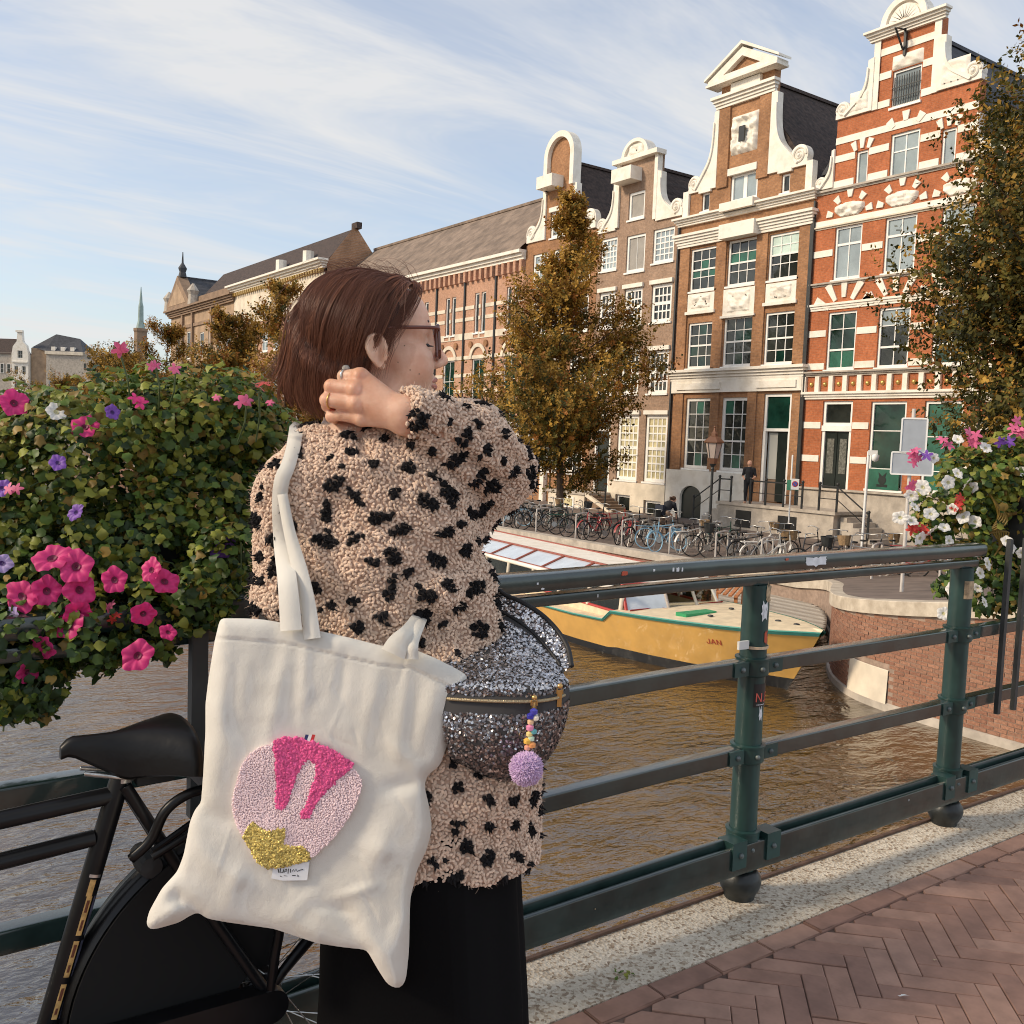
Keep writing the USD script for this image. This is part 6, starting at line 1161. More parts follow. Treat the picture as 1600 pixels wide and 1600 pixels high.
def torus(c, R_, r_, n=64, m=10, ysc=1.0, y=YB):
    an = np.linspace(0, 2*PI, n+1); bn = np.linspace(0, 2*PI, m+1)
    return np.array([[(c[0]+(R_+r_*math.cos(q))*math.cos(a), y+r_*ysc*math.sin(q), c[2]+(R_+r_*math.cos(q))*math.sin(a)) for q in bn] for a in an])
B().grid(torus(HB, 0.305, 0.02)).put('tyre', 'rubber', wheel, smooth=True); B().grid(torus(HB, 0.282, 0.010, ysc=1.3)).put('rim', 'chrome', wheel, smooth=True)
b = B()
for k in range(36):
    a = k*2*PI/36; s_ = -1 if k % 2 else 1; of = (0.35 if (k//2) % 2 else -0.35); b.tube([(HB[0]+0.03*math.cos(a+of*3), YB+s_*0.03, HB[2]+0.03*math.sin(a+of*3)), (HB[0]+0.275*math.cos(a), YB, HB[2]+0.275*math.sin(a))], 0.0011, 4)
b.put('spokes', M['chrome'], wheel)
B().lathe([(0.008, -0.07), (0.010, -0.06), (0.036, -0.032), (0.036, -0.026), (0.022, -0.022), (0.022, 0.022), (0.036, 0.026), (0.036, 0.032), (0.010, 0.06), (0.008, 0.07)], HB, 18, axis='y').put('hub', 'bframe', wheel, smooth=40)
V = np.array([[(HB[0]+(0.338-0.010*(abs(q)**2))*math.cos(a), YB+0.029*q, HB[2]+(0.338-0.010*(abs(q)**2)+0.003*math.cos(q*PI*3))*math.sin(a)) for q in np.linspace(-1, 1, 11)] for a in np.linspace(math.radians(8), math.radians(205), 50)])
B().grid(V).put('mudguard', 'bframe', bike, smooth=True)
for s_ in (-1, 1):
    ps = [(0.055*math.cos(a), 0.055*math.sin(a)) for a in np.linspace(math.radians(60), math.radians(215), 14)]; po_ = [(0.326*math.cos(a), 0.326*math.sin(a)) for a in np.linspace(math.radians(208), math.radians(82), 30)]
    b = B(); b.poly(sg.Polygon(ps+po_), lambda u, v, d, s_=s_: np.column_stack([HB[0]+u, YB+s_*0.036+d*0.002, HB[2]+v]), -1, 1); b.put('dress_guard', 'guard', bike)
cc_ = unary_union([sg.Point(BBK[0], BBK[2]).buffer(0.066, quad_segs=10), sg.Point(HB[0], HB[2]).buffer(0.03, quad_segs=10)]).convex_hull
B().poly(cc_, lambda u, v, d: np.column_stack([u, YB-0.062+d*0.018, v]), -1, 1).put('chain_case', 'bframe', bike, smooth=35)
B().lathe([(0.0, -0.012), (0.058, -0.010), (0.064, -0.004), (0.066, 0.0), (0.0, 0.004)], BBK-[0, 0.085, -0.0], 30, axis='y').put('crank_cap', 'chrome', bike, smooth=35)
B().bar(BBK-[0, 0.10, 0], BBK+[0.13, -0.10, -0.115], 0.012, 0.022).put('crank', 'chrome', bike); B().box(0.35, 0.44, 1.42, 1.51, 0.18, 0.205).put('pedal', 'rubber', bike)
def rp(*L): return [ony(x, y, YB+dy) for x, y, dy in L]
B().tube(smoothpath(rp((205, 1342, -0.05), (236, 1312, -0.06), (258, 1268, -0.07), (292, 1242, -0.075), (340, 1228, -0.075), (520, 1180, -0.075)), 5), 0.0085, 8).put('carrier_tube', 'bframe', bike, smooth=True)
for d_, y0 in ((0, -0.04), (16, -0.07), (30, 0.06)): B().tube(rp((238, 1330+d_*0.6, y0), (300, 1285+d_, y0), (560, 1205+d_, y0)), 0.006, 7).put('carrier_tube', 'bframe', bike, smooth=True)
for p in (((437, 1390), (436, 1460), (428, 1500), (424, 1545)), ((490, 1455), (455, 1500), (430, 1535)), ((560, 1300), (500, 1450), (440, 1520))): B().tube(rp(*[(x, y, -0.085) for x, y in p]), 0.009, 8).put('carrier_stay', 'bframe', bike, smooth=True)
B().lathe([(0, -0.04), (0.018, -0.036), (0.021, 0), (0.018, 0.036), (0, 0.04)], (0.43, YB, 0.615), 12, axis='y').put('ring_lock', 'rubber', bike)
M['bgold'] = mat('gold_transfer', (0.45, 0.28, 0.10), 0.5, var=0.3, vscale=90); M['bred'] = mat('brown_transfer', (0.10, 0.03, 0.015), 0.5); M['bblue'] = mat('faded_blue_transfer', (0.05, 0.055, 0.09), 0.6, var=0.6, vscale=80)
ax_ = (BBK-SC); ax_ /= np.linalg.norm(ax_); sd_ = np.cross(ax_, [0, 1, 0]); cz_ = np.array([0, -1.0, 0])
def ontube(t0, t1, a0, a1, nm, m, lift=0.0004, shape=None):
    V = np.array([[SC+ax_*(0.0+t)+(0.0165+lift)*(math.sin(a)*sd_+math.cos(a)*cz_) for a in np.linspace(a0, a1, 7)] for t in np.linspace(t0, t1, 5)]); B().grid(V).put(nm, m, bike, smooth=True)
ontube(0.155, 0.16, -0.5, 0.6, 'seat_tube_band', 'chrome'); ontube(0.163, 0.19, -0.3, 0.25, 'gold_crest', 'bgold')
for t0, t1 in ((0.19, 0.253), (0.262, 0.320), (0.331, 0.387)):
    ontube(t0, t1, -0.18, 0.34, 'gold_letter', 'bgold', 0.0005); ontube(t0+0.006, t0+0.026, -0.06, 0.2, 'letter_counter', 'bred', 0.0009); ontube(t0+0.038, t1-0.008, -0.04, 0.18, 'letter_counter', 'bred', 0.0009); ontube(t0, t1, 0.55, 0.95, 'faded_lettering', 'bblue', 0.0005)
ontube(0.405, 0.42, -0.4, 0.5, 'gold_crest', 'bgold')

# ------------------------------------------------------------------ hanging flower planters
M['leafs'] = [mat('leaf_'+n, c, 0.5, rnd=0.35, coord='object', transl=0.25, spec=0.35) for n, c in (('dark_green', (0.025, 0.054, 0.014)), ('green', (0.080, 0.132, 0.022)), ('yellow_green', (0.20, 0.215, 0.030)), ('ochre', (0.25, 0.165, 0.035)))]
def leaf(seed, lob=5):
    r_ = np.random.default_rng(seed); pts = []
    for k in range(lob*2+1):
        a = -2.5+5.0*k/(lob*2); R_ = (1.0 if k % 2 else 0.80)*(1.0-0.10*abs(a))*r_.uniform(0.82, 1.15); pts.append((R_*math.sin(a)*0.9, R_*math.cos(a)+0.25, 0.22*math.sin(a*2.2+seed)-0.22*R_*R_+r_.normal(0, 0.07)))
    v = np.array([(0, -0.35, 0.0), (0, 0.25, 0.10)]+pts); f = [[1, 2+k, 3+k] for k in range(len(pts)-1)]+[[1, 0, 2], [1, len(v)-1, 0]]
    return v-[0, -0.35, 0], np.array(f)
LEAFS = [leaf(k, 5 if k != 2 else 3) for k in range(3)]
def petunia(c, n, s, col, thr, parent, name='petunia', sq=0.22, lobes=5):
    r_ = np.random.default_rng(int(abs(c[0]*1e4+c[2]*1e5)) % 99991); M3 = frames(np.array([n]), r=r_)[0]; V = []
    ph = r_.random()*6
    for t in np.linspace(0.04, 1, 7):
        row = []
        for a in np.linspace(0, 2*PI, 31): R_ = t*(1+0.10*t*math.cos(lobes*a+ph)+0.05*math.cos(2*a+ph)); row.append((R_*math.cos(a), R_*math.sin(a)*(1-sq*0.5), 0.55*t**0.55-0.45+0.10*t*t*math.sin(lobes*a*2+ph)-0.18*t**4))
        V.append(row)
    V = np.array(V)*s; p = B().grid(V@M3.T+c).put(name, col, parent, smooth=True)
    B().grid((V[:2]*[1.25, 1.25, 1]+[0, 0, 0.003*s/0.03])@M3.T+c).put('throat', thr, p, smooth=True); B().tube([c+M3@[0, 0, -0.42*s], c+M3@[0, 0, -1.3*s]], [0.14*s, 0.05*s], 6).put('flower_tube', 'flgreen', p, smooth=True); return p
def geranium(c, n, s, col, parent, name='geranium_flower'):
    r_ = np.random.default_rng(int(abs(c[0]*1e4+c[2]*1e5)) % 99991); b = B(); k3 = 3 if s > 0.018 else 2
    for q in range(k3):
        o = r_.normal(0, 0.5, 3)*s*(q > 0); M3 = frames(np.array([n])+r_.normal(0, 0.4, (1, 3)), r=r_)[0]
        for k in range(5):
            a = k*2*PI/5+r_.normal(0, 0.15); t = np.linspace(0, 1, 5); w_ = 0.26*np.sin(t*PI*0.85+0.15)
            g = np.array([[(math.cos(a)*x-math.sin(a)*y, math.sin(a)*x+math.cos(a)*y, 0.25*x*(1-x)-0.1*x) for y in (-ww, 0, ww)] for x, ww in zip(t, w_)])*s; b.grid(g@M3.T+c+o)
    return b.put(name, col, parent, smooth=True)
M['flgreen'] = mat('flower_stem', (0.06, 0.09, 0.03), 0.6)
def petal(n, c): return mat(n, c, 0.55, var=0.12, vscale=60, transl=0.25, sheen=0.2)
M['pk'] = petal('petal_hot_pink', (0.66, 0.022, 0.19)); M['pkt'] = petal('throat_dark_pink', (0.16, 0.004, 0.05)); M['lp'] = petal('petal_light_pink', (0.68, 0.13, 0.27)); M['rd'] = petal('petal_red', (0.60, 0.045, 0.03)); M['pu'] = petal('petal_purple', (0.20, 0.07, 0.42)); M['put'] = petal('throat_purple', (0.06, 0.015, 0.15)); M['li'] = petal('petal_lilac', (0.42, 0.32, 0.62)); M['wh'] = petal('petal_white', (0.80, 0.78, 0.74)); M['wht'] = petal('throat_cream', (0.55, 0.52, 0.30))
def foliage(th, balls, n, smin_, smax, mixw, seed, top_y, near=300, hang=0.4):
    """Leaves on the shells of a heap of rounded clumps (px, py, distance, radius in px)."""
    r_ = np.random.default_rng(seed); C = np.array([Q(x, y, z) for x, y, z, _ in balls]); R_ = np.array([q[3]*q[2]/FPX for q in balls])
    pos, nor = [], []
    pr_ = R_**2/np.sum(R_**2)
    while len(pos) < n:
        k = r_.choice(len(balls), p=pr_); d = r_.normal(0, 1, 3); d /= np.linalg.norm(d); inner = r_.random() < 0.2; p = C[k]+d*R_[k]*(r_.uniform(0.5, 0.75) if inner else r_.uniform(0.72, 1.10))
        dd = np.linalg.norm(p-C, axis=1)/R_
        if (dd < (0.47 if inner else 0.70)).any(): continue
        if not inner and meshkit.noise(p[None]*11, seed)[0] < 0.42: continue
        pos.append(p); nor.append(d)
    pos, nor = np.array(pos), np.array(nor); nor = nor+UPZ*0.55-F0*0.25
    up_ = np.clip((pos[:, 2]-pos[:, 2].min())/(np.ptp(pos[:, 2])), 0, 1)
    w0 = np.array(mixw); idx = np.array([r_.choice(4, p=(lambda w: w/w.sum())(w0*[1.9-1.6*u, 1, 0.1+2.0*u, 0.3+1.1*u])) for u in up_]); sc_ = r_.uniform(smin_, smax, n); kind = r_.integers(0, 3, n)  # yellower towards the top, darker below: sunlit tops painted into the leaf colours
    Rm = frames(nor, spin=np.column_stack([r_.normal(0, 1, (n, 2)), r_.normal(0, 0.3, n)]), jitter=0.45, r=r_); Rm = np.stack([Rm[:, :, 1], -Rm[:, :, 0], Rm[:, :, 2]], -1)
    z_ = (pos-CAM)@FW; pxy = np.column_stack([800+FPX*((pos-CAM)@RT)/z_, 800-FPX*((pos-CAM)@UP)/z_]); vis = (pxy[:, 0] > -20) & (pxy[:, 0] < 1620)
    rank_ = np.argsort(np.where(vis, z_-sc_*4, 99)); first, rest = rank_[:near], rank_[near:]
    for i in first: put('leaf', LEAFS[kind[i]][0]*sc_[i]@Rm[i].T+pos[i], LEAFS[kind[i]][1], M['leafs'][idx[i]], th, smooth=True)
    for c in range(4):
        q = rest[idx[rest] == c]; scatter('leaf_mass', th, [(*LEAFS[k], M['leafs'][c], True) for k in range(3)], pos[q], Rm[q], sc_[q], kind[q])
    b = B()
    for i in r_.choice(n, min(n, 200), replace=False): e = pos[i]; k = int(np.argmin(np.linalg.norm(e-C, axis=1))); o = C[k]+r_.normal(0, 0.03, 3); b.tube([o, (o+e)/2+UPZ*0.02, e], 0.0016 if near else 0.002, 4)
    b.put('stems', 'flgreen', th, kind='stuff')
BL = [(20, 770, 1.98, 165), (150, 735, 1.96, 150), (265, 690, 2.00, 118), (345, 665, 2.05, 92), (405, 690, 2.10, 66), (110, 880, 1.92, 130), (20, 960, 1.88, 105), (215, 860, 1.94, 130), (310, 800, 2.02, 112), (350, 900, 2.06, 78), (370, 790, 2.08, 80), (255, 945, 1.93, 72), (150, 965, 1.88, 80), (50, 1050, 1.86, 58), (20, 1080, 1.86, 40), (-70, 850, 1.95, 180), (30, 1010, 1.74, 88), (135, 985, 1.76, 72), (232, 962, 1.78, 58), (300, 925, 1.82, 55), (70, 1065, 1.73, 52), (345, 880, 1.85, 62), (10, 1075, 1.74, 48), (285, 985, 1.80, 26), (62, 1105, 1.74, 22), (96, 1078, 1.74, 20), (18, 1108, 1.74, 20), (152, 1042, 1.76, 20), (262, 1022, 1.79, 15), (205, 1018, 1.78, 18), (330, 955, 1.83, 28)]
fl = thing('flower_planter', 'large hanging planter overflowing with leaves and hot pink petunias on the left railing', 'flower planter')
B().lathe([(0, 0), (0.13, 0), (0.165, 0.20), (0.175, 0.22), (0.16, 0.22), (0.15, 0.18), (0, 0.18)], Q(250, 960, 2.14), 28).put('pot', 'iron', fl, smooth=40)
B().box(*(ony(310, 1000, 1.80)[0]+np.array([-0.014, 0.016])), 1.79, 1.815, 0.60, 1.02).put('hanging_bracket', 'iron', fl)
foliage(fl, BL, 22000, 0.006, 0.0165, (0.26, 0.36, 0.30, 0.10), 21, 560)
tow = lambda a, b_, c: (-F0*a+R0*b_+UPZ*c)
for i, (px, py, s, m, t, nx, nz) in enumerate(((32, 932, 24, 'pk', 'pkt', -.1, .1), (72, 924, 22, 'pk', 'pkt', .2, .0), (80, 870, 25, 'pk', 'pkt', .1, .8), (118, 884, 25, 'pk', 'pkt', .2, .4), (124, 922, 23, 'pk', 'pkt', .3, .1), (103, 972, 27, 'pk', 'pkt', -.3, .2), (122, 960, 20, 'pk', 'pkt', .5, -.3), (178, 906, 19, 'pk', 'pkt', .1, .1), (235, 890, 17, 'pk', 'pkt', -.2, .3), (258, 908, 20, 'pk', 'pkt', .6, .4), (66, 1012, 21, 'pk', 'pkt', -.3, -.3), (214, 1024, 23, 'pk', 'pkt', .1, .3), (44, 1052, 16, 'pk', 'pkt', .8, -.2), (132, 665, 20, 'pk', 'pkt', .2, .7), (22, 628, 21, 'pk', 'pkt', .5, .5), (224, 960, 18, 'pk', 'pkt', .4, -.2), (262, 988, 12, 'pk', 'pkt', .1, .1), (345, 852, 20, 'pu', 'put', .0, .3), (90, 722, 13, 'pu', 'put', .2, .6), (117, 800, 13, 'pu', 'put', -.3, .3), (176, 643, 12, 'pu', 'put', .7, .7), (2, 762, 14, 'pu', 'put', .0, .3), (2, 880, 15, 'li', 'put', .1, .1), (18, 966, 18, 'li', 'put', -.6, .1), (88, 642, 15, 'wh', 'wht', .5, .8))):
    zf = 1.69 if py > 820 else 1.74 if py > 700 else 1.80
    if px > 300: zf = 1.86
    petunia(Q(px, py, zf), tow(0.8, nx, nz), s*zf/FPX*1.12, m, t, fl)
for px, py, s, m in ((187, 546, 19, 'lp'), (243, 570, 12, 'lp'), (274, 580, 14, 'lp'), (212, 622, 17, 'pk'), (385, 625, 17, 'lp'), (26, 764, 15, 'lp'), (174, 945, 13, 'lp'), (404, 604, 18, 'rd'), (422, 630, 10, 'lp'), (175, 968, 11, 'rd'), (340, 622, 10, 'lp')):
    geranium(Q(px, py, 1.80 if py < 700 else 1.74), tow(0.8, 0.1, 0.5), s*1.8/FPX*0.72, m, fl)
for a, b_ in (((187, 550), (205, 640)), ((243, 572), (248, 640)), ((274, 584), (262, 640)), ((385, 632), (372, 690)), ((404, 612), (400, 690))): B().tube([Q(*a, 1.82), Q((a[0]+b_[0])/2+4, (a[1]+b_[1])/2, 1.83), Q(*b_, 1.88)], 0.0018, 5).put('flower_stalk', 'flgreen', fl)
fr_ = thing('flower_planter', 'smaller planter of white petunias and yellow-green leaves behind the right railing post', 'flower planter')
ZR = 3.95
foliage(fr_, [(1520, 762, ZR, 62), (1572, 742, ZR, 62), (1470, 800, ZR, 48), (1510, 830, ZR, 50), (1560, 820, ZR+0.35, 50), (1555, 885, ZR, 44), (1602, 900, ZR, 40), (1510, 905, ZR+0.15, 34), (1545, 930, ZR, 34), (1600, 930, ZR, 40), (1640, 790, ZR+.1, 90), (1590, 700, ZR, 36), (1478, 915, ZR+.2, 20), (1455, 835, ZR, 26)], 4800, 0.013, 0.026, (0.2, 0.36, 0.32, 0.16), 33, 670, near=200)
B().lathe([(0, 0), (0.15, 0), (0.19, 0.30), (0.20, 0.32), (0.18, 0.32), (0.17, 0.26), (0, 0.26)], Q(1612, 880, 4.05), 24).put('pot', 'iron', fr_, smooth=40)
for px in (1567, 1592): q = ony(px, 980, 1.80); B().box(q[0]-0.010, q[0]+0.010, 1.79, 1.806, 0.40, 1.05).put('hanging_bracket', 'iron', fr_)
z3 = lambda x, y: (1380+x/6.155, 640+y/6.155)
for i, (x, y) in enumerate(((490, 465), (720, 610), (630, 700), (810, 720), (380, 745), (270, 830), (310, 930), (460, 1000), (660, 960), (770, 1030), (160, 1040), (270, 1060), (590, 1130), (470, 1170), (360, 1240), (880, 1080), (1190, 1260), (940, 1570), (1340, 1380), (1320, 590), (720, 280), (990, 360), (860, 750), (640, 1260), (1010, 1480), (1230, 1330), (905, 1720), (700, 1600), (665, 1730), (580, 1960), (980, 1850))):
    px, py = z3(x, y); rr_ = np.random.default_rng(i); petunia(Q(px, py, ZR-0.13), tow(0.8, rr_.normal(0, .5), rr_.normal(0.2, .4)), 10.5*ZR/FPX*rr_.uniform(0.8, 1.15), 'wh', 'wht', fr_)
for x, y, m in ((590, 340, 'lp'), (870, 310, 'lp'), (830, 215, 'lp'), (1250, 170, 'lp'), (290, 430, 'lp'), (330, 460, 'lp'), (730, 890, 'rd'), (690, 940, 'rd'), (310, 1110, 'rd'), (390, 1140, 'rd'), (270, 740, 'lp'), (430, 450, 'pu'), (1150, 290, 'pu'), (1320, 200, 'lp')):
    px, py = z3(x, y); geranium(Q(px, py, ZR-0.12), tow(0.8, 0, 0.4), 9.5*ZR/FPX, m, fr_)
b = B()
for k in range(7): a = (1548+k*4, 772+k*5); b.tube(smoothpath([Q(1545, 770, ZR-.1), Q(1556+k*3, 790+k*4, ZR-.12), Q(1560-k*3, 815+k*3, ZR-.1), Q(1552+k*4, 832, ZR-.1), Q(1566-k*2, 850+k*3, ZR-.08)], 5), 0.0035, 5)
b.put('dry_stems', M['leafs'][3], fr_, kind='stuff')

# ------------------------------------------------------------------ trees
M['bark'] = mat('brown_bark', (0.085, 0.058, 0.038), 0.9, var=0.35, vscale=6, stretch=(1, 1, 0.25), bump=0.7, bscale=12, bdist=0.02)
def tleaf(n, c): return mat('tree_leaf_'+n, c, 0.6, rnd=0.35, coord='object', transl=0.28, spec=0.25)
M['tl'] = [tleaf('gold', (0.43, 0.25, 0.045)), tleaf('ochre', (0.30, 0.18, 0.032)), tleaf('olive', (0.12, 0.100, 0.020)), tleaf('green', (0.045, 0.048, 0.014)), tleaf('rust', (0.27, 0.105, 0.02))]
def sprig(seed, n=7):
    r_ = np.random.default_rng(seed); b = B()
    for k in range(n):
        t = k/(n-1); p = np.array([0, 0, t*1.0]); a = k*2.4+r_.normal(0, 0.3); d = np.array([math.cos(a)*0.8, math.sin(a)*0.8, 0.5]); d /= np.linalg.norm(d); s_ = np.cross(d, [0, 0, 1.0]); s_ /= np.linalg.norm(s_); L_ = 0.42*r_.uniform(0.8, 1.2); w_ = 0.13
        q = r_.normal(0, 0.05, 3); b.add(np.array([p, p+d*L_*0.5+s_*w_+q, p+d*L_, p+d*L_*0.5-s_*w_-q]), [[0, 1, 2, 3]])
    return b.out()
SPR = [sprig(k) for k in range(4)]
def tree(name, label, base, H, prof, n, seed, mix, trunk_h, r0=0.16, group=None, up=0.9, size=0.22, lean=(0, 0), fill=0.5):
    """prof(t): crown radius over the crown's height t in 0..1; mix(t): weights of the five leaf colours."""
    r_ = np.random.default_rng(seed); t_ = thing(name, label, 'tree', group); base = np.array(base, float); b = B()
    spine = np.array([base+[lean[0]*t+0.12*math.sin(t*5+seed), lean[1]*t+0.1*math.cos(t*4+seed), H*t] for t in np.linspace(0, 1, 14)]); b.tube(spine, r0*np.linspace(1, 0.06, 14)**0.8, 9); b.put('trunk', 'bark', t_, smooth=True)
    tips, dirs, tt = [], [], []; lb_ = B()
    for k in range(max(26, n//190)):
        t = r_.random()**0.85; z = trunk_h+(H-trunk_h)*t; a = r_.random()*2*PI; L_ = max(0.25, prof(t)*r_.uniform(0.45, 1.12)); f = z/H; o = np.array([np.interp(max(0.05, f-0.08*L_/H*4), np.linspace(0, 1, 14), spine[:, i]) for i in range(3)])
        d = np.array([math.cos(a), math.sin(a), up*r_.uniform(0.5, 1.4)*(0.6+0.8*t)]); e = o+np.array([d[0]*L_, d[1]*L_, d[2]*L_*0.75]); mid = (o+e)/2+[0, 0, -0.10*L_]
        pth = smoothpath([o, mid, e], 5); lb_.tube(pth, np.linspace(0.05*r0/0.16, 0.008, len(pth)), 5)
        m_ = int(190*(0.6+L_/2.2)); s_ = r_.random(m_)**0.65; P_ = np.array([np.interp(s_, np.linspace(0, 1, len(pth)), pth[:, i]) for i in range(3)]).T
        sg_ = 0.12+0.135*L_*(1-0.55*s_); off = r_.normal(0, 1, (m_, 3))*sg_[:, None]*[1, 1, 0.9]; tips.append(P_+off); dirs.append(np.tile(d/np.linalg.norm(d), (m_, 1))*0.8+off*0.8+[0, 0, 0.35]); tt.append(np.full(m_, t)+r_.normal(0, 0.08, m_))
    lb_.put('limbs', 'bark', t_, smooth=True, kind='stuff')
    P_ = np.vstack(tips); D_ = np.vstack(dirs); T_ = np.clip(np.concatenate(tt), 0, 1); keep = r_.permutation(len(P_))[:n]; P_, D_, T_ = P_[keep], D_[keep], T_[keep]
    W = np.array([mix(t) for t in T_]); W /= W.sum(1, keepdims=True); idx = (r_.random((len(P_), 1)) > np.cumsum(W, 1)).sum(1).clip(0, 4)  # autumn colours, with sunlit tops painted in as more gold, less olive
    cr = UsdGeom.Xform.Define(stage, uniq(pp(t_), 'crown'))
    Rm = frames(D_, jitter=0.35, r=r_); sc_ = size*r_.uniform(0.6, 1.25, len(P_)); kd = r_.integers(0, 4, len(P_))
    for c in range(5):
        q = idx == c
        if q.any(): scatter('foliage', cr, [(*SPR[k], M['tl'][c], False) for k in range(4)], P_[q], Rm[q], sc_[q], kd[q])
    return t_
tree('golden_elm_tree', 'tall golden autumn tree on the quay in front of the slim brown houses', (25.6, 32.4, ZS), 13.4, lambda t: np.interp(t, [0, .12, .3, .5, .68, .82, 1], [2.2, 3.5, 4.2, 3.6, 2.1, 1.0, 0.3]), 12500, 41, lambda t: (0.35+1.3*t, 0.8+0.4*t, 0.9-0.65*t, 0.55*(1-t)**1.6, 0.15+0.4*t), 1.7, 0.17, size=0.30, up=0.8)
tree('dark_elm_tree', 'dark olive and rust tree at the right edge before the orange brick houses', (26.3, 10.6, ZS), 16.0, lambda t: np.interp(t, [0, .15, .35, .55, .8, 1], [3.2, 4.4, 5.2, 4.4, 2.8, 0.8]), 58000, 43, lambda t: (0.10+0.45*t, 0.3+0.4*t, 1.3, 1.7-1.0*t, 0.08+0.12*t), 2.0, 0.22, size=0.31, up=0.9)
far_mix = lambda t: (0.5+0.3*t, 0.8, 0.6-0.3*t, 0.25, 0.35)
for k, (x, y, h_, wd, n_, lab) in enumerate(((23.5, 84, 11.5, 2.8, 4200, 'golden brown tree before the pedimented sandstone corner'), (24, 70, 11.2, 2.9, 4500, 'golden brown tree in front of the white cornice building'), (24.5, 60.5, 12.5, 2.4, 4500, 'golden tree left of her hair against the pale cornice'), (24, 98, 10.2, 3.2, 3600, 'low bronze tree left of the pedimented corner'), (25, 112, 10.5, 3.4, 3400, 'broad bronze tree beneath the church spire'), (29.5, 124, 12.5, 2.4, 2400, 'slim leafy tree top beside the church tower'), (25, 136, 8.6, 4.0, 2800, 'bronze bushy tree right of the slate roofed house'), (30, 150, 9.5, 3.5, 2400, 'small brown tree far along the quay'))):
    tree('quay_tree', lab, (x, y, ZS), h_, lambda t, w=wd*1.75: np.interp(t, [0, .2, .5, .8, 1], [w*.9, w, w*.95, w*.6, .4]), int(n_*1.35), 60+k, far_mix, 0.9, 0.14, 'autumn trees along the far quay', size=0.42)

# ------------------------------------------------------------------ yellow canal boat
boat = thing('canal_boat', 'yellow canal tour boat with green gunwale stripe and glazed roof moored at the landing stage', 'boat')
M['hull'] = mat('yellow_hull_paint', (0.60, 0.34, 0.085), 0.35, var=0.10, vscale=2, coat=0.3); M['deckc'] = mat('cream_deck', (0.66, 0.54, 0.36), 0.6, var=0.14, vscale=5); M['bstripe'] = mat('teal_gunwale', (0.05, 0.25, 0.20), 0.4); M['boot'] = mat('black_boot_top', (0.012, 0.013, 0.015), 0.5); M['bred2'] = mat('red_boat_trim', (0.40, 0.04, 0.03), 0.4); M['bgreen'] = mat('green_bench', (0.02, 0.26, 0.10), 0.45); M['mahog'] = mat('red_brown_frame', (0.28, 0.075, 0.045), 0.4)
M['pane'] = usdkit.material(stage, '/World/Looks/clear_pane', {'t': ('transparent_bsdf', {'color': (0.75, 0.8, 0.82)}), 'g': ('glossy_bsdf', {'color': (0.9, 0.93, 0.95), 'roughness': 0.03}), 'f': ('fresnel', {'IOR': 1.9}), 'm': ('mix_closure', {})}, [('f.fac', 'm.fac'), ('t.BSDF', 'm.closure1'), ('g.BSDF', 'm.closure2')], surface='m.closure')
M['hazepane'] = mat('hazy_pane', (0.50, 0.56, 0.62), 0.12, spec=0.8, var=0.1, vscale=3)
SX = np.array([0, .25, .6, 1.1, 1.7, 2.5, 3.4, 4.25, 4.5, 5.5, 8, 12, 15, 16.2]); GH = np.array([.03, .25, .5, .78, 1.02, 1.26, 1.47, 1.60, 1.62, 1.72, 1.8, 1.8, 1.7, 1.4]); GZ = np.array([-1.80, -1.81, -1.835, -1.865, -1.90, -1.945, -1.99, -2.03, -2.24, -2.28, -2.32, -2.32, -2.3, -2.25]); WH = np.array([0.0, 0.0, .02, .12, .48, .85, 1.15, 1.36, 1.4, 1.52, 1.66, 1.66, 1.5, 1.1]); WS = np.array([0.75, .8, .9, 1.15, 1.7, 2.5, 3.4, 4.25, 4.5, 5.5, 8, 12, 15, 16.0])
def bpt(s_, o, z): return np.stack([14.15+.1*np.asarray(s_)+np.asarray(o), 10.35+.995*np.asarray(s_), np.broadcast_to(z, np.shape(s_))+0*np.asarray(s_)], -1)
def hullrow(side, w): s_ = SX*(1-w)+WS*w; o = side*(GH*(1-w)+WH*w-0.12*np.sin(w*PI)*0); z = GZ*(1-w)+(-3.0)*w; return np.stack([14.15+.1*s_+o, 10.35+.995*s_, z], -1)
for nm, w0, w1, m in (('hull', 0.06, 0.80, 'hull'), ('boot_top', 0.80, 1.5, 'boot')):
    b = B()
    for side in (-1, 1): b.grid(np.stack([hullrow(side, w) for w in np.linspace(w0, w1, 6)], 1))
    b.put(nm, m, boat, smooth=40)
b = B()
for side in (-1, 1): b.grid(np.stack([hullrow(side, -0.01)+np.array([side*0.03, 0, 0.0]), hullrow(side, -0.01)+np.array([side*0.045, 0, -0.02]), hullrow(side, 0.065)+np.array([side*0.03, 0, 0]), hullrow(side, 0.065)], 1))
b.put('gunwale_stripe', 'bstripe', boat)
dk = np.stack([hullrow(-1, 0.0)+[-0.03, 0, 0], hullrow(-1, 0.0)*0.5+hullrow(1, 0.0)*0.5+[0, 0, 0.05], hullrow(1, 0.0)+[0.03, 0, 0]], 1); B().grid(dk).put('deck', 'deckc', boat, smooth=30)
def bq(s_, o, z): return bpt(np.array([s_]), np.array([o]), np.array([z]))[0]
def panel(nm, c, m, par=boat): return put(nm, np.array([bq(*p) for p in c]), [[0, 1, 2, 3]], m, par)
def barz(L, r_, nm, m): b = B(); b.tube([bq(*p) for p in L], r_, 6); return b.put(nm, m, boat, smooth=True)
WSD = [(-1.34, -0.42), (-0.42, 0.42), (0.42, 1.34)]
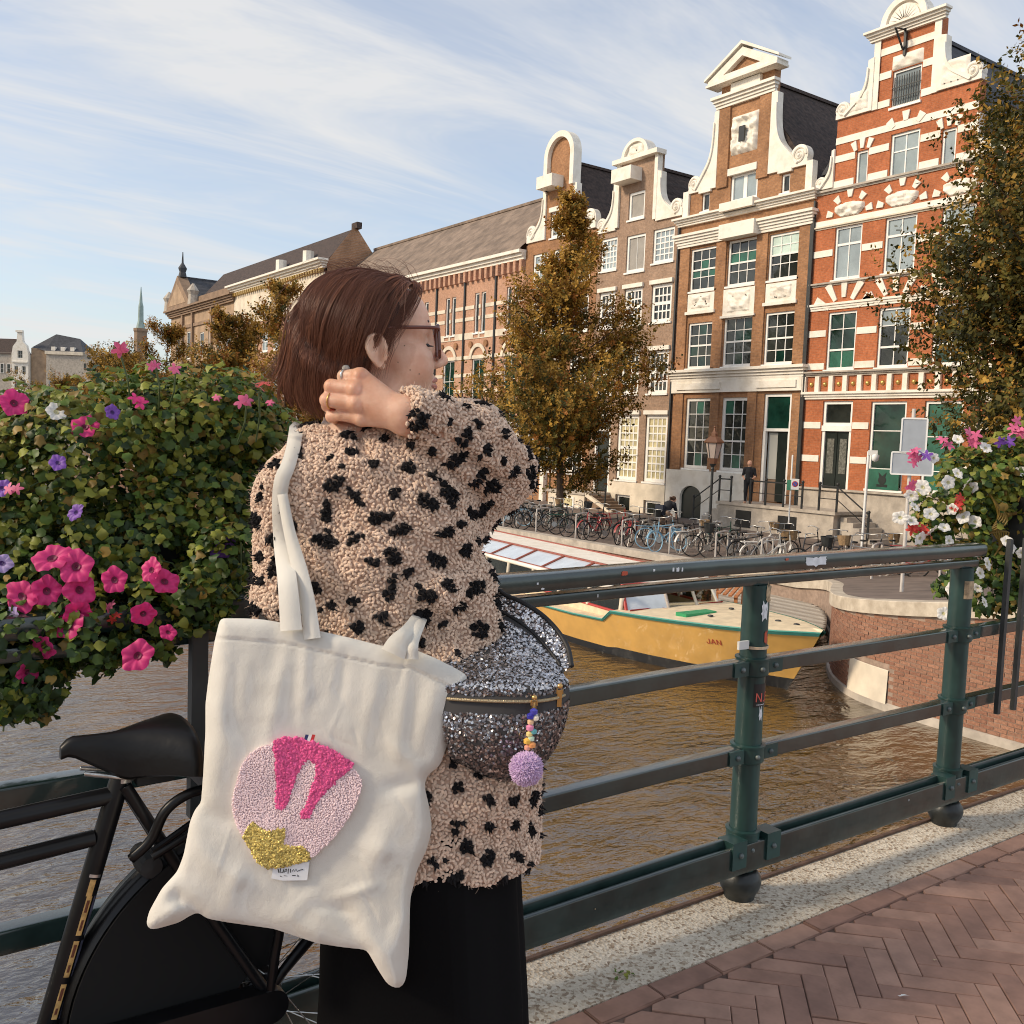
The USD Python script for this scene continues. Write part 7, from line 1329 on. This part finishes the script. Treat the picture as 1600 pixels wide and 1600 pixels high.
for k, (o0, o1) in enumerate(WSD):
    s0, s1 = (4.05, 3.72) if k == 0 else (3.72, 3.72) if k == 1 else (3.72, 4.05); zb, zt = -2.05, -1.52
    panel('windscreen', [(s0, o0, zb), (s1, o1, zb), (s1+0.3, o1*0.94, zt), (s0+0.3, o0*0.94, zt)], 'pane' if k else 'hazepane')
    for P_ in ([(s0, o0, zb), (s1, o1, zb)], [(s0+.3, o0*.94, zt), (s1+.3, o1*.94, zt)], [(s0, o0, zb), (s0+.3, o0*.94, zt)], [(s1, o1, zb), (s1+.3, o1*.94, zt)]): barz(P_, 0.035, 'windscreen_frame', 'white' if k else 'bred2')
b = B(); b.grid(np.array([[bq(4.02-0.33*(abs(o) < 0.5), o, -2.14), bq(3.9-0.33*(abs(o) < 0.5), o, -1.97)] for o in np.linspace(-1.36, 1.36, 12)])); b.put('coaming', 'bred2', boat)
for side in (-1, 1):
    o = side*1.38
    panel('cabin_side', [(4.1, o, -2.3), (15, o, -2.3), (15, o, -2.08), (4.1, o, -2.08)], 'deckc')
    for k in range(9):
        a = 4.3+k*1.18; panel('side_window', [(a, o, -2.07), (a+1.0, o, -2.07), (a+1.0, o*.97, -1.66), (a, o*.97, -1.66)], 'glass'); barz([(a-0.09, o, -2.1), (a-0.09, o*.97, -1.64)], 0.05, 'window_post', 'cream')
    barz([(4.1, o*.97, -1.63), (15, o*.97, -1.63)], 0.05, 'roof_edge', 'white'); barz([(4.1, o, -2.09), (15, o, -2.09)], 0.03, 'red_line', 'bred2')
    for k in range(8):
        a = 5.0+k*1.25; panel('roof_pane', [(a, o*.95, -1.60), (a+1.18, o*.95, -1.60), (a+1.18, side*0.62, -1.36), (a, side*0.62, -1.36)], 'hazepane'); barz([(a-0.035, o*.95, -1.59), (a-0.035, side*0.62, -1.35)], 0.035, 'roof_bar', 'mahog')
    barz([(4.9, o*.95, -1.59), (15, o*.95, -1.59)], 0.03, 'roof_rail', 'mahog'); barz([(4.9, side*.62, -1.345), (15, side*.62, -1.345)], 0.03, 'roof_rail', 'mahog')
panel('roof_top', [(4.9, -0.62, -1.35), (15, -0.62, -1.35), (15, 0.62, -1.35), (4.9, 0.62, -1.35)], 'white'); panel('roof_front', [(4.35, -1.3, -1.61), (4.35, 1.3, -1.61), (4.95, 0.62, -1.35), (4.95, -0.62, -1.35)], 'white'); panel('cabin_floor', [(3.8, -1.35, -2.5), (15, -1.35, -2.5), (15, 1.35, -2.5), (3.8, 1.35, -2.5)], 'boot')
b = B(); b.box(13.5, 14.35, 13.0, 13.28, -1.96, -1.88); b.put('green_box', 'bgreen', boat)
B().tube([bq(2.0, 0.3, -1.83), bq(2.0, 0.3, -1.66)], 0.05, 8).put('bollard', 'bred2', boat)
for k, (s_, o) in enumerate(((1.2, 0.15), (1.6, -0.3), (2.4, -0.5), (2.9, 0.6), (0.7, 0.1))): B().lathe([(0.0, 0.03), (0.05, 0.02), (0.06, 0)], bq(s_, o, np.interp(s_, SX, GZ)+0.045), 8).put('deck_fitting', 'iron', boat)
tm_ = meshkit.text_mesh('JAN', 0.09, 0.004); v_ = np.array(tm_.vertices); sL = 1.85+(v_[:, 0]-v_[:, 0].mean())*1.3*(-1)
w_ = 0.30-(v_[:, 1]-0.06)/1.0; s2 = np.interp(sL, SX, SX); hp = np.array([[np.interp(s_, SX*(1-w)+WS*w, (14.15+.1*(SX*(1-w)+WS*w))-(GH*(1-w)+WH*w)), 10.35+.995*s_, np.interp(s_, SX, GZ)*(1-w)-3.0*w] for s_, w in zip(sL, w_)])
put('name_lettering', hp+np.array([-0.9, -0.43, 0])*(0.008+v_[:, 2:3]), tm_.faces, 'bred2', boat)

rk = thing('wooden_rack', 'orange wooden slatted rack on the landing stage beside the boat windscreen', 'rack', None, (18.0, 15.6, -2.55), 35)
M['orangew'] = mat('orange_wood', (0.45, 0.17, 0.06), 0.7, var=0.25, vscale=8)
for k in range(6): B().box(-0.9, 0.9, k*0.13-0.04, k*0.13+0.04, 0.42+k*0.02, 0.46+k*0.02).put('slat', 'orangew', rk)
for x in (-0.8, 0.8):
    for y in (0, 0.65): B().box(x-0.04, x+0.04, y-0.04, y+0.04, 0, 0.42).put('leg', 'orangew', rk)
# ------------------------------------------------------------------ things on the quay
def city_bike(cls, frame, tyre, saddle='rubber', basket=None):
    p = stage.CreateClassPrim('/World/'+cls); b = B()
    h0, h1 = np.array([-0.52, 0, 0.34]), np.array([0.54, 0, 0.34]); bb_, sc_, hd, hd2 = np.array([-0.08, 0, 0.30]), np.array([-0.24, 0, 0.80]), np.array([0.36, 0, 0.86]), np.array([0.40, 0, 0.66])
    for a, c_, r_ in ((bb_, sc_, .018), (sc_-[-.02, 0, .06], hd-[0, 0, .05], .016), (bb_, hd2, .018), (hd+[-.02, 0, .1], hd2, .019), (hd2, h1, .014), (bb_, h0, .012), (sc_, h0, .011)): b.tube([a, c_], r_, 6)
    b.put('frame', frame, p)
    for h_ in (h0, h1):
        w_ = B().grid(np.array([[(h_[0]+(0.325+0.02*math.cos(q))*math.cos(a), 0.02*math.sin(q), h_[2]+(0.325+0.02*math.cos(q))*math.sin(a)) for q in np.linspace(0, 2*PI, 6)] for a in np.linspace(0, 2*PI, 25)])).put('wheel', tyre, p, smooth=True); s_ = B()
        for k in range(10): a = k*PI/5; s_.bar(h_, h_+[0.31*math.cos(a), 0.0, 0.31*math.sin(a)], 0.005, 0.005, up=(0, 1, 0))
        s_.put('spokes', 'chrome', w_)
        B().grid(np.array([[(h_[0]+0.362*math.cos(a), y, h_[2]+0.362*math.sin(a)) for y in (-0.03, 0.03)] for a in np.linspace(0.3, 2.9, 12)])).put('mudguard', frame, p, smooth=True)
    B().tube([sc_, sc_+[-.02, 0, .12]], .013, 6).put('seat_post', 'chrome', p); B().lathe([(0, .05), (.08, .045), (.10, .02), (.07, 0), (0, 0)], sc_+[-.03, 0, .11], 10).put('saddle', saddle, p, smooth=True)
    B().tube([hd+[-.02, 0, .1], hd+[-.03, 0, .22]], .012, 6).put('stem', 'chrome', p); B().tube(smoothpath([(0.16, -.30, 1.05), (.26, -.26, 1.09), (.33, 0, 1.08), (.26, .26, 1.09), (0.16, .30, 1.05)], 4), .012, 6).put('handlebar', 'chrome', p, smooth=True)
    B().box(-.86, -.34, -.06, .06, .725, .745).put('carrier', frame, p); B().lathe([(0, -.02), (.10, -.02), (.10, .02), (0, .02)], bb_+[0, -.04, 0], 12, axis='y').put('chainwheel', 'chrome', p)
    if basket: B().lathe([(.12, 0), (.17, .25), (.18, .25), (.13, -.01)], (0.56, 0, .82), 10).put('basket', basket, p, smooth=30)
    return p
def paint(n, c): return mat('bike_paint_'+n, c, 0.35, coat=0.3)
M['bk_black'] = paint('black', (0.015, 0.015, 0.016)); M['bk_blue'] = paint('pale_blue', (0.20, 0.36, 0.48)); M['bk_red'] = paint('red', (0.32, 0.025, 0.025)); M['bk_white'] = paint('white', (0.62, 0.60, 0.56)); M['bk_grey'] = paint('grey', (0.20, 0.19, 0.18)); M['bk_green'] = paint('dark_green', (0.02, 0.06, 0.045)); M['wick'] = mat('wicker', (0.25, 0.16, 0.08), 0.8, var=0.3, vscale=30); M['tyreblue'] = mat('pale_blue_tyre', (0.28, 0.47, 0.60), 0.6); M['tyrewhite'] = mat('pale_tyre', (0.60, 0.55, 0.47), 0.7)
CL = {'black': city_bike('bicycle_black', 'bk_black', 'rubber'), 'blue': city_bike('bicycle_blue', 'bk_blue', 'tyreblue', 'leather'), 'red': city_bike('bicycle_red', 'bk_red', 'rubber'), 'white': city_bike('bicycle_white', 'bk_white', 'tyrewhite', 'leather', 'wick'), 'grey': city_bike('bicycle_grey', 'bk_grey', 'rubber', 'rubber', 'iron'), 'green': city_bike('bicycle_green', 'bk_green', 'rubber')}
row = [(34.0, 'grey'), (33.2, 'white'), (32.4, 'white'), (31.6, 'grey'), (30.9, 'blue'), (30.2, 'black'), (29.6, 'black'), (28.9, 'black'), (28.0, 'black'), (27.2, 'green'), (26.4, 'black'), (25.6, 'red'), (24.9, 'black'), (24.1, 'red'), (23.3, 'black'), (22.5, 'blue'), (21.9, 'blue'), (21.2, 'white'), (20.4, 'black'), (19.7, 'grey'), (18.8, 'black'), (18.1, 'white'), (17.4, 'white'), (16.6, 'black'), (15.9, 'grey'), (15.1, 'white'), (14.3, 'black'), (13.4, 'red'), (12.5, 'black')]
where = ['by the golden tree trunk', 'left of the stone steps', 'at the foot of the stone steps', 'below the pale sash windows', 'below the white basement arch', 'left of the street lamp', 'right of the street lamp', 'below the stone stoop', 'under the no-parking sign', 'below the banded brick house', 'near the white camera pole']
cnt = {}; r = np.random.default_rng(77); WORDS = {'black': 'black', 'blue': 'pale blue wheeled', 'red': 'red', 'white': 'white', 'grey': 'dull grey', 'green': 'dark green'}
ordn = ['leftmost', 'second', 'third', 'fourth', 'fifth', 'sixth', 'seventh', 'eighth', 'ninth', 'tenth', 'eleventh', 'twelfth', 'thirteenth']
for k, (y, c) in enumerate(row):
    n_ = cnt.get(c, 0); cnt[c] = n_+1; x = 21.75+r.uniform(0, 0.35)+(0.4 if y < 17 else 0); x = max(x, float(quayx(y))+0.9)
    lab = '%s %s bicycle in the quayside row, %s' % (ordn[n_] if n_ == 0 else ordn[n_]+' from left', WORDS[c], where[min(k*len(where)//len(row), len(where)-1)])
    copyof(CL[c], 'parked_bicycle', lab, 'bicycle', 'bicycles parked along the quay', (x, y, float(zst(y))), r.uniform(-62, 30)+(180 if r.random() < .5 else 0), 1.0, r.uniform(-7, 7))
SECOND = ((33.5, 'black'), (31.2, 'white'), (29.2, 'grey'), (26.0, 'black'), (22.8, 'black'), (20.0, 'white'), (18.4, 'black'), (16.2, 'black'), (32.3, 'black'), (30.2, 'green'), (27.6, 'black'), (27.0, 'red'), (24.9, 'grey'), (24.0, 'black'), (21.6, 'green'), (20.8, 'black'), (19.2, 'grey'), (17.3, 'black'), (15.2, 'white'))
for k, (y, c) in enumerate(SECOND):
    j = sum(1 for y2, c2 in SECOND if c2 == c and y2 > y); copyof(CL[c], 'parked_bicycle', '%s %s bicycle, counted from left, in the second row behind the quayside row' % (ordn[j], WORDS[c]), 'bicycle', 'bicycles parked along the quay', (23.6+r.uniform(0, .5), y, float(zst(y))), r.uniform(-40, 40), 1.0, r.uniform(-6, 6))
M['galv'] = mat('galvanised_pipe', (0.50, 0.46, 0.42), 0.5, var=0.15, vscale=5); hp_ = stage.CreateClassPrim('/World/rack_hoop')
B().tube(smoothpath([(-0.45, 0, 0), (-0.45, 0, 0.72), (-0.36, 0, 0.86), (0.36, 0, 0.86), (0.45, 0, 0.72), (0.45, 0, 0)], 5), 0.028, 8).put('hoop', 'galv', hp_, smooth=True)
for k, y in enumerate((30.5, 28.4, 26.1, 23.7, 21.5, 19.6, 17.9, 16.2, 14.4, 12.6)): copyof(hp_, 'bicycle_rack', '%s pale pipe bicycle rack hoop along the quay, counted from left' % ordn[k], 'bicycle rack', 'bicycle racks', (max(21.7, float(quayx(y))+0.7), y, float(zst(y))), 20)
mop = thing('moped', 'black moped parked left of the bicycles near her elbow', 'moped', None, (20.9+0.9, 31.5+3.4, ZS), 55)
b = B(); b.tm(trimesh.creation.box((0.9, 0.3, 0.32)), trimesh.transformations.translation_matrix((-0.2, 0, 0.55))); b.obox((0.45, 0, 0.6), (0.06, 0, 0.02), (0, 0.2, 0), (-0.1, 0, 0.36)); b.obox((0.2, 0, 0.3), (0.3, 0, 0), (0, 0.14, 0), (0, 0, 0.05)); b.put('body', 'bk_black', mop)
for x in (-0.55, 0.62): B().lathe([(0.1, -0.06), (0.24, -0.06), (0.27, 0), (0.24, 0.06), (0.1, 0.06)], (x, 0, 0.27), 18, axis='y').put('wheel', 'rubber', mop, smooth=40)
B().obox((-0.25, 0, 0.78), (0.42, 0, 0), (0, 0.15, 0), (0, 0, 0.06)).put('saddle', 'leather', mop); B().tube([(0.35, -0.3, 1.0), (0.42, 0, 1.04), (0.35, 0.3, 1.0)], 0.02, 6).put('handlebar', 'chrome', mop); B().ball((0.55, 0, 0.85), 0.08, 1).put('headlight', 'chrome', mop, smooth=True)
# street lamp
lp = thing('street_lamp', 'old style street lamp with six-sided glass lantern before the white-windowed house', 'street lamp', None, (25.6, 23.75, ZS))
B().lathe([(0.0, 0), (0.13, 0), (0.13, 0.25), (0.09, 0.32), (0.075, 0.9), (0.055, 0.95), (0.045, 2.55), (0.07, 2.6), (0.05, 2.66), (0.09, 2.72), (0.13, 2.78), (0, 2.8)], n=14).put('post', 'iron', lp, smooth=35)
M['copperr'] = mat('brown_copper', (0.20, 0.10, 0.06), 0.45, metal=0.5); M['lglass'] = mat('milky_lantern_glass', (0.45, 0.37, 0.32), 0.15, spec=0.6)
B().lathe([(0.13, 2.78), (0.17, 2.95), (0.18, 2.98)], n=6).put('lantern_base', 'copperr', lp); B().lathe([(0.17, 2.98), (0.29, 3.5)], n=6).put('lantern_glass', 'lglass', lp); B().lathe([(0.29, 3.5), (0.36, 3.53), (0.36, 3.57), (0.2, 3.72), (0.12, 3.76), (0.12, 3.86), (0.06, 3.93), (0.03, 4.05), (0.05, 4.08), (0, 4.14)], n=6).put('lantern_cap', 'copperr', lp)
for k in range(6): a = k*PI/3; B().tube([(0.175*math.cos(a), 0.175*math.sin(a), 2.98), (0.295*math.cos(a), 0.295*math.sin(a), 3.5)], 0.012, 5).put('lantern_bar', 'iron', lp)
# signs and poles
M['signgrey'] = mat('grey_sign_back', (0.36, 0.39, 0.43), 0.5, metal=0.2, var=0.08, vscale=3); M['signwhite'] = mat('sign_white', (0.75, 0.75, 0.73), 0.5); M['signgreen'] = mat('sign_green', (0.05, 0.22, 0.13), 0.5); M['signred'] = mat('sign_red', (0.45, 0.03, 0.03), 0.5); M['signblue'] = mat('sign_blue', (0.04, 0.10, 0.40), 0.5)
def facing(nm, lab, cat, c): return thing(nm, lab, cat, None, (c[0], c[1], 0), math.degrees(math.atan2(-c[0], c[1])))
c = dep(1424, 700, 18.5); kz = 18.5/FPX; s1 = facing('road_sign', 'grey backs of two stacked road signs on a thin pole before the green windows', 'road sign', c); zc = lambda py: HCAM+(705-py)*kz+0.0
B().tube([(0, 0.05, -1.6), (0, 0.05, zc(632))], 0.035, 8).put('pole', 'galv', s1, smooth=True)
for nm, x0, x1, y0, y1 in (('upper_plate', -17, 22, 702, 646), ('lower_plate', -29, 34, 736, 699)):
    g = sg.box(x0*kz, zc(y0), x1*kz, zc(y1)).buffer(-0.04).buffer(0.04, quad_segs=4); p = B().poly(g, lambda u, v, d: np.column_stack([u, 0.01*d, v]), -1, 1).put(nm, 'signgrey', s1)
    B().poly(g.difference(g.buffer(-0.03)), lambda u, v, d: np.column_stack([u, -0.011-0.012*d, v]), 0, 1).put('plate_rim', 'signwhite', p)
c = onz(1232, 822, -2.0); c = c*0.82+CAM*0.18; c[2] = 0; D_ = (np.array([c[0], c[1], 0])@F0); kz = D_/FPX; s2_ = facing('parking_sign', 'thin pole with small green plate and white no-parking sign before the stoop', 'sign', c); zc = lambda py: HCAM+(706-py)*kz
B().tube([(0, 0.04, ZS), (0, 0.04, zc(712))], 0.03, 8).put('pole', 'signwhite', s2_, smooth=True); B().box(-6*kz, 12*kz, -0.01, 0.01, zc(767), zc(751)).put('green_plate', 'signgreen', s2_)
p = B().box(0*kz, 12*kz, -0.03, -0.012, zc(766), zc(749)).put('white_plate', 'signwhite', s2_); B().lathe([(0, -.008), (4.6*kz, -.006), (4.6*kz, 0), (0, 0)], (6*kz, -0.032, zc(757)), 16, axis='y').put('red_ring', 'signred', p); B().lathe([(0, -.004), (3.4*kz, -.003), (3.4*kz, 0), (0, 0)], (6*kz, -0.042, zc(757)), 16, axis='y').put('blue_disc', 'signblue', p); B().obox((6*kz, -0.05, zc(757)), (3.2*kz*.7, 0, -3.2*kz*.7), (0, .003, 0), (.6*kz*.7, 0, .6*kz*.7)).put('red_bar', 'signred', p)
c = np.array([26.5, 18.15, 0]); D_ = c@F0; kz = D_/FPX; s3 = facing('camera_pole', 'slim white pole carrying a small white camera head before the banded house', 'pole', c); zc = lambda py: HCAM+(710-py)*kz
B().tube([(0, 0, ZS), (0.02, 0, zc(706))], 0.045, 8).put('pole', 'signwhite', s3, smooth=True); B().box(0, 14*kz, -0.06, 0.06, zc(712), zc(704)).put('arm', 'signwhite', s3); B().lathe([(0, 0), (5*kz, .05), (6*kz, .2), (0, .3)], (11*kz, 0, zc(722)), 10).put('camera_head', 'signwhite', s3, smooth=True)

# small people far off
def small_person(name, label, base, rz, J, cloth, parts, hair=None):
    """J: joints of a standing figure in metres, facing -y; one continuous body."""
    t_ = thing(name, label, 'person', None, base, rz)
    def fn(P, L=J):
        d = np.full(len(P), 9.0)
        for a, b_, r1, r2 in L: d = smin(d, s_cap(P, a, b_, r1, r2), 0.03)
        return d
    allp = np.array([q for a, b_, _, _ in J for q in (a, b_)]); m = march(fn, allp.min(0)-0.2, allp.max(0)+0.2, 0.024, 3); B().tm(m).put('body', 'skin', t_, smooth=True)
    for nm, L, mm_ in parts:
        allp = np.array([q for a, b_, _, _ in L for q in (a, b_)]); m = march(lambda P: fn(P, L), allp.min(0)-0.25, allp.max(0)+0.25, 0.026, 3); B().tm(m).put(nm, mm_, t_, smooth=True)
    return t_
M['dcloth'] = mat('dark_cloth', (0.012, 0.013, 0.017), 0.85); M['jean'] = mat('dark_jeans', (0.02, 0.025, 0.04), 0.85); M['hairb'] = mat('brown_hair', (0.06, 0.03, 0.015), 0.6); M['tanc'] = mat('tan_cloth', (0.25, 0.17, 0.12), 0.9)
legs = [((-.10, 0, .95), (-.11, -.02, .5), .095, .065), ((-.11, -.02, .5), (-.11, .02, .09), .062, .045), ((.10, 0, .95), (.12, -.03, .5), .095, .065), ((.12, -.03, .5), (.12, .02, .09), .062, .045), ((-.11, .02, .06), (-.12, -.14, .04), .045, .035), ((.12, .02, .06), (.14, -.13, .04), .045, .035)]
tor = [((0, 0, .95), (0, .01, 1.3), .14, .15), ((-.17, .01, 1.42), (.17, .01, 1.42), .07, .07), ((0, .01, 1.3), (0, .01, 1.42), .14, .11)]
arms = [((-.19, .01, 1.42), (-.26, .03, 1.14), .055, .042), ((-.26, .03, 1.14), (-.16, -.16, 1.02), .04, .03), ((.19, .01, 1.42), (.26, .03, 1.14), .055, .042), ((.26, .03, 1.14), (.2, -.18, 1.05), .04, .03)]
hd_ = [((0, 0, 1.48), (0, -.02, 1.6), .05, .055), ((0, -.02, 1.66), (0, -.01, 1.70), .095, .09), ((0, -.11, 1.64), (0, -.105, 1.66), .018, .012), ((-.16, -.16, 1.02), (-.13, -.22, 1.0), .03, .022), ((.2, -.18, 1.05), (.18, -.24, 1.05), .03, .022)]
ex = lambda L, e: [(a, b_, r1+e, r2+e) for a, b_, r1, r2 in L]
pm = small_person('person', 'bald man in black clothes standing on the stone stoop beside the open door', (31.2, 26.9, -0.9), -60, legs+tor+arms+hd_, None, [('shirt', ex(tor+[arms[0], arms[2]], .014), 'dcloth'), ('trousers', ex(legs[:4], .013), 'dcloth')])
bd = [((0, 0, .95), (0, -.22, 1.22), .14, .15), ((-.16, -.30, 1.26), (.16, -.30, 1.26), .07, .07), ((0, -.2, 1.22), (0, -.30, 1.28), .13, .1)]; ba = [((-.18, -.3, 1.26), (-.2, -.42, .98), .055, .042), ((-.2, -.42, .98), (-.12, -.55, .8), .04, .03), ((.18, -.3, 1.26), (.2, -.42, .98), .055, .042), ((.2, -.42, .98), (.12, -.58, .85), .04, .03)]
bh = [((0, -.34, 1.32), (0, -.45, 1.38), .05, .055), ((0, -.50, 1.40), (0, -.52, 1.42), .095, .09), ((0, -.6, 1.36), (0, -.6, 1.38), .016, .012), ((-.12, -.55, .8), (-.1, -.6, .74), .03, .022), ((.12, -.58, .85), (.1, -.62, .79), .03, .022)]
pb = small_person('person', 'person in a black top bending over the parked bicycles by the basement arch', (24.6, 25.0, ZS), 100, legs+bd+ba+bh, None, [('top', ex(bd+[ba[0], ba[2]], .014), 'dcloth'), ('trousers', ex(legs[:4], .013), 'tanc'), ('hair', [((0, -.46, 1.44), (0, -.5, 1.46), .095, .09), ((0, -.40, 1.46), (0, -.30, 1.50), .05, .03), ((0, -.30, 1.50), (0, -.26, 1.36), .03, .015)], 'hairb')])
bp_ = thing('shoulder_bag', 'dark bag with pale emblem on the bending person', 'bag', None, (24.45, 25.1, -0.95), 100); B().tm(trimesh.creation.box((0.34, 0.14, 0.36))).put('body', 'jean', bp_); B().box(-.07, .07, -.085, -.071, -.05, .03).put('emblem', 'signwhite', bp_)
# litter on the pavement and the kerb
def litter(nm, lab, px, py, s, m, z=0.004): c = onz(px, py, z); r_ = np.random.default_rng(int(px)); p = B().add(np.array([c+[r_.normal(0, s), r_.normal(0, s), abs(r_.normal(0, s*.3))] for _ in range(5)]), [[0, 1, 2], [0, 2, 3], [0, 3, 4]]).put(nm, m, None); tag(p, lab, 'litter')
litter('paper_scrap', 'white paper scrap lying on the brick pavement', 1412, 1555, 0.011, 'signwhite'); litter('small_leaf', 'tiny pale leaf on the brick pavement', 1460, 1500, 0.006, 'tan')
pl = thing('weed', 'tiny green weed growing in the pale kerb', 'weed'); c = onz(976, 1523, 0.003); rr_ = np.random.default_rng(3)
for k in range(9): put('weed_leaf', LEAFS[k % 3][0]*0.008@frames(np.array([[rr_.normal(0, .6), rr_.normal(0, .6), 1]]), r=rr_)[0].T+c+[rr_.normal(0, .012), rr_.normal(0, .008), .006], LEAFS[k % 3][1], M['leafs'][1+k % 2], pl)
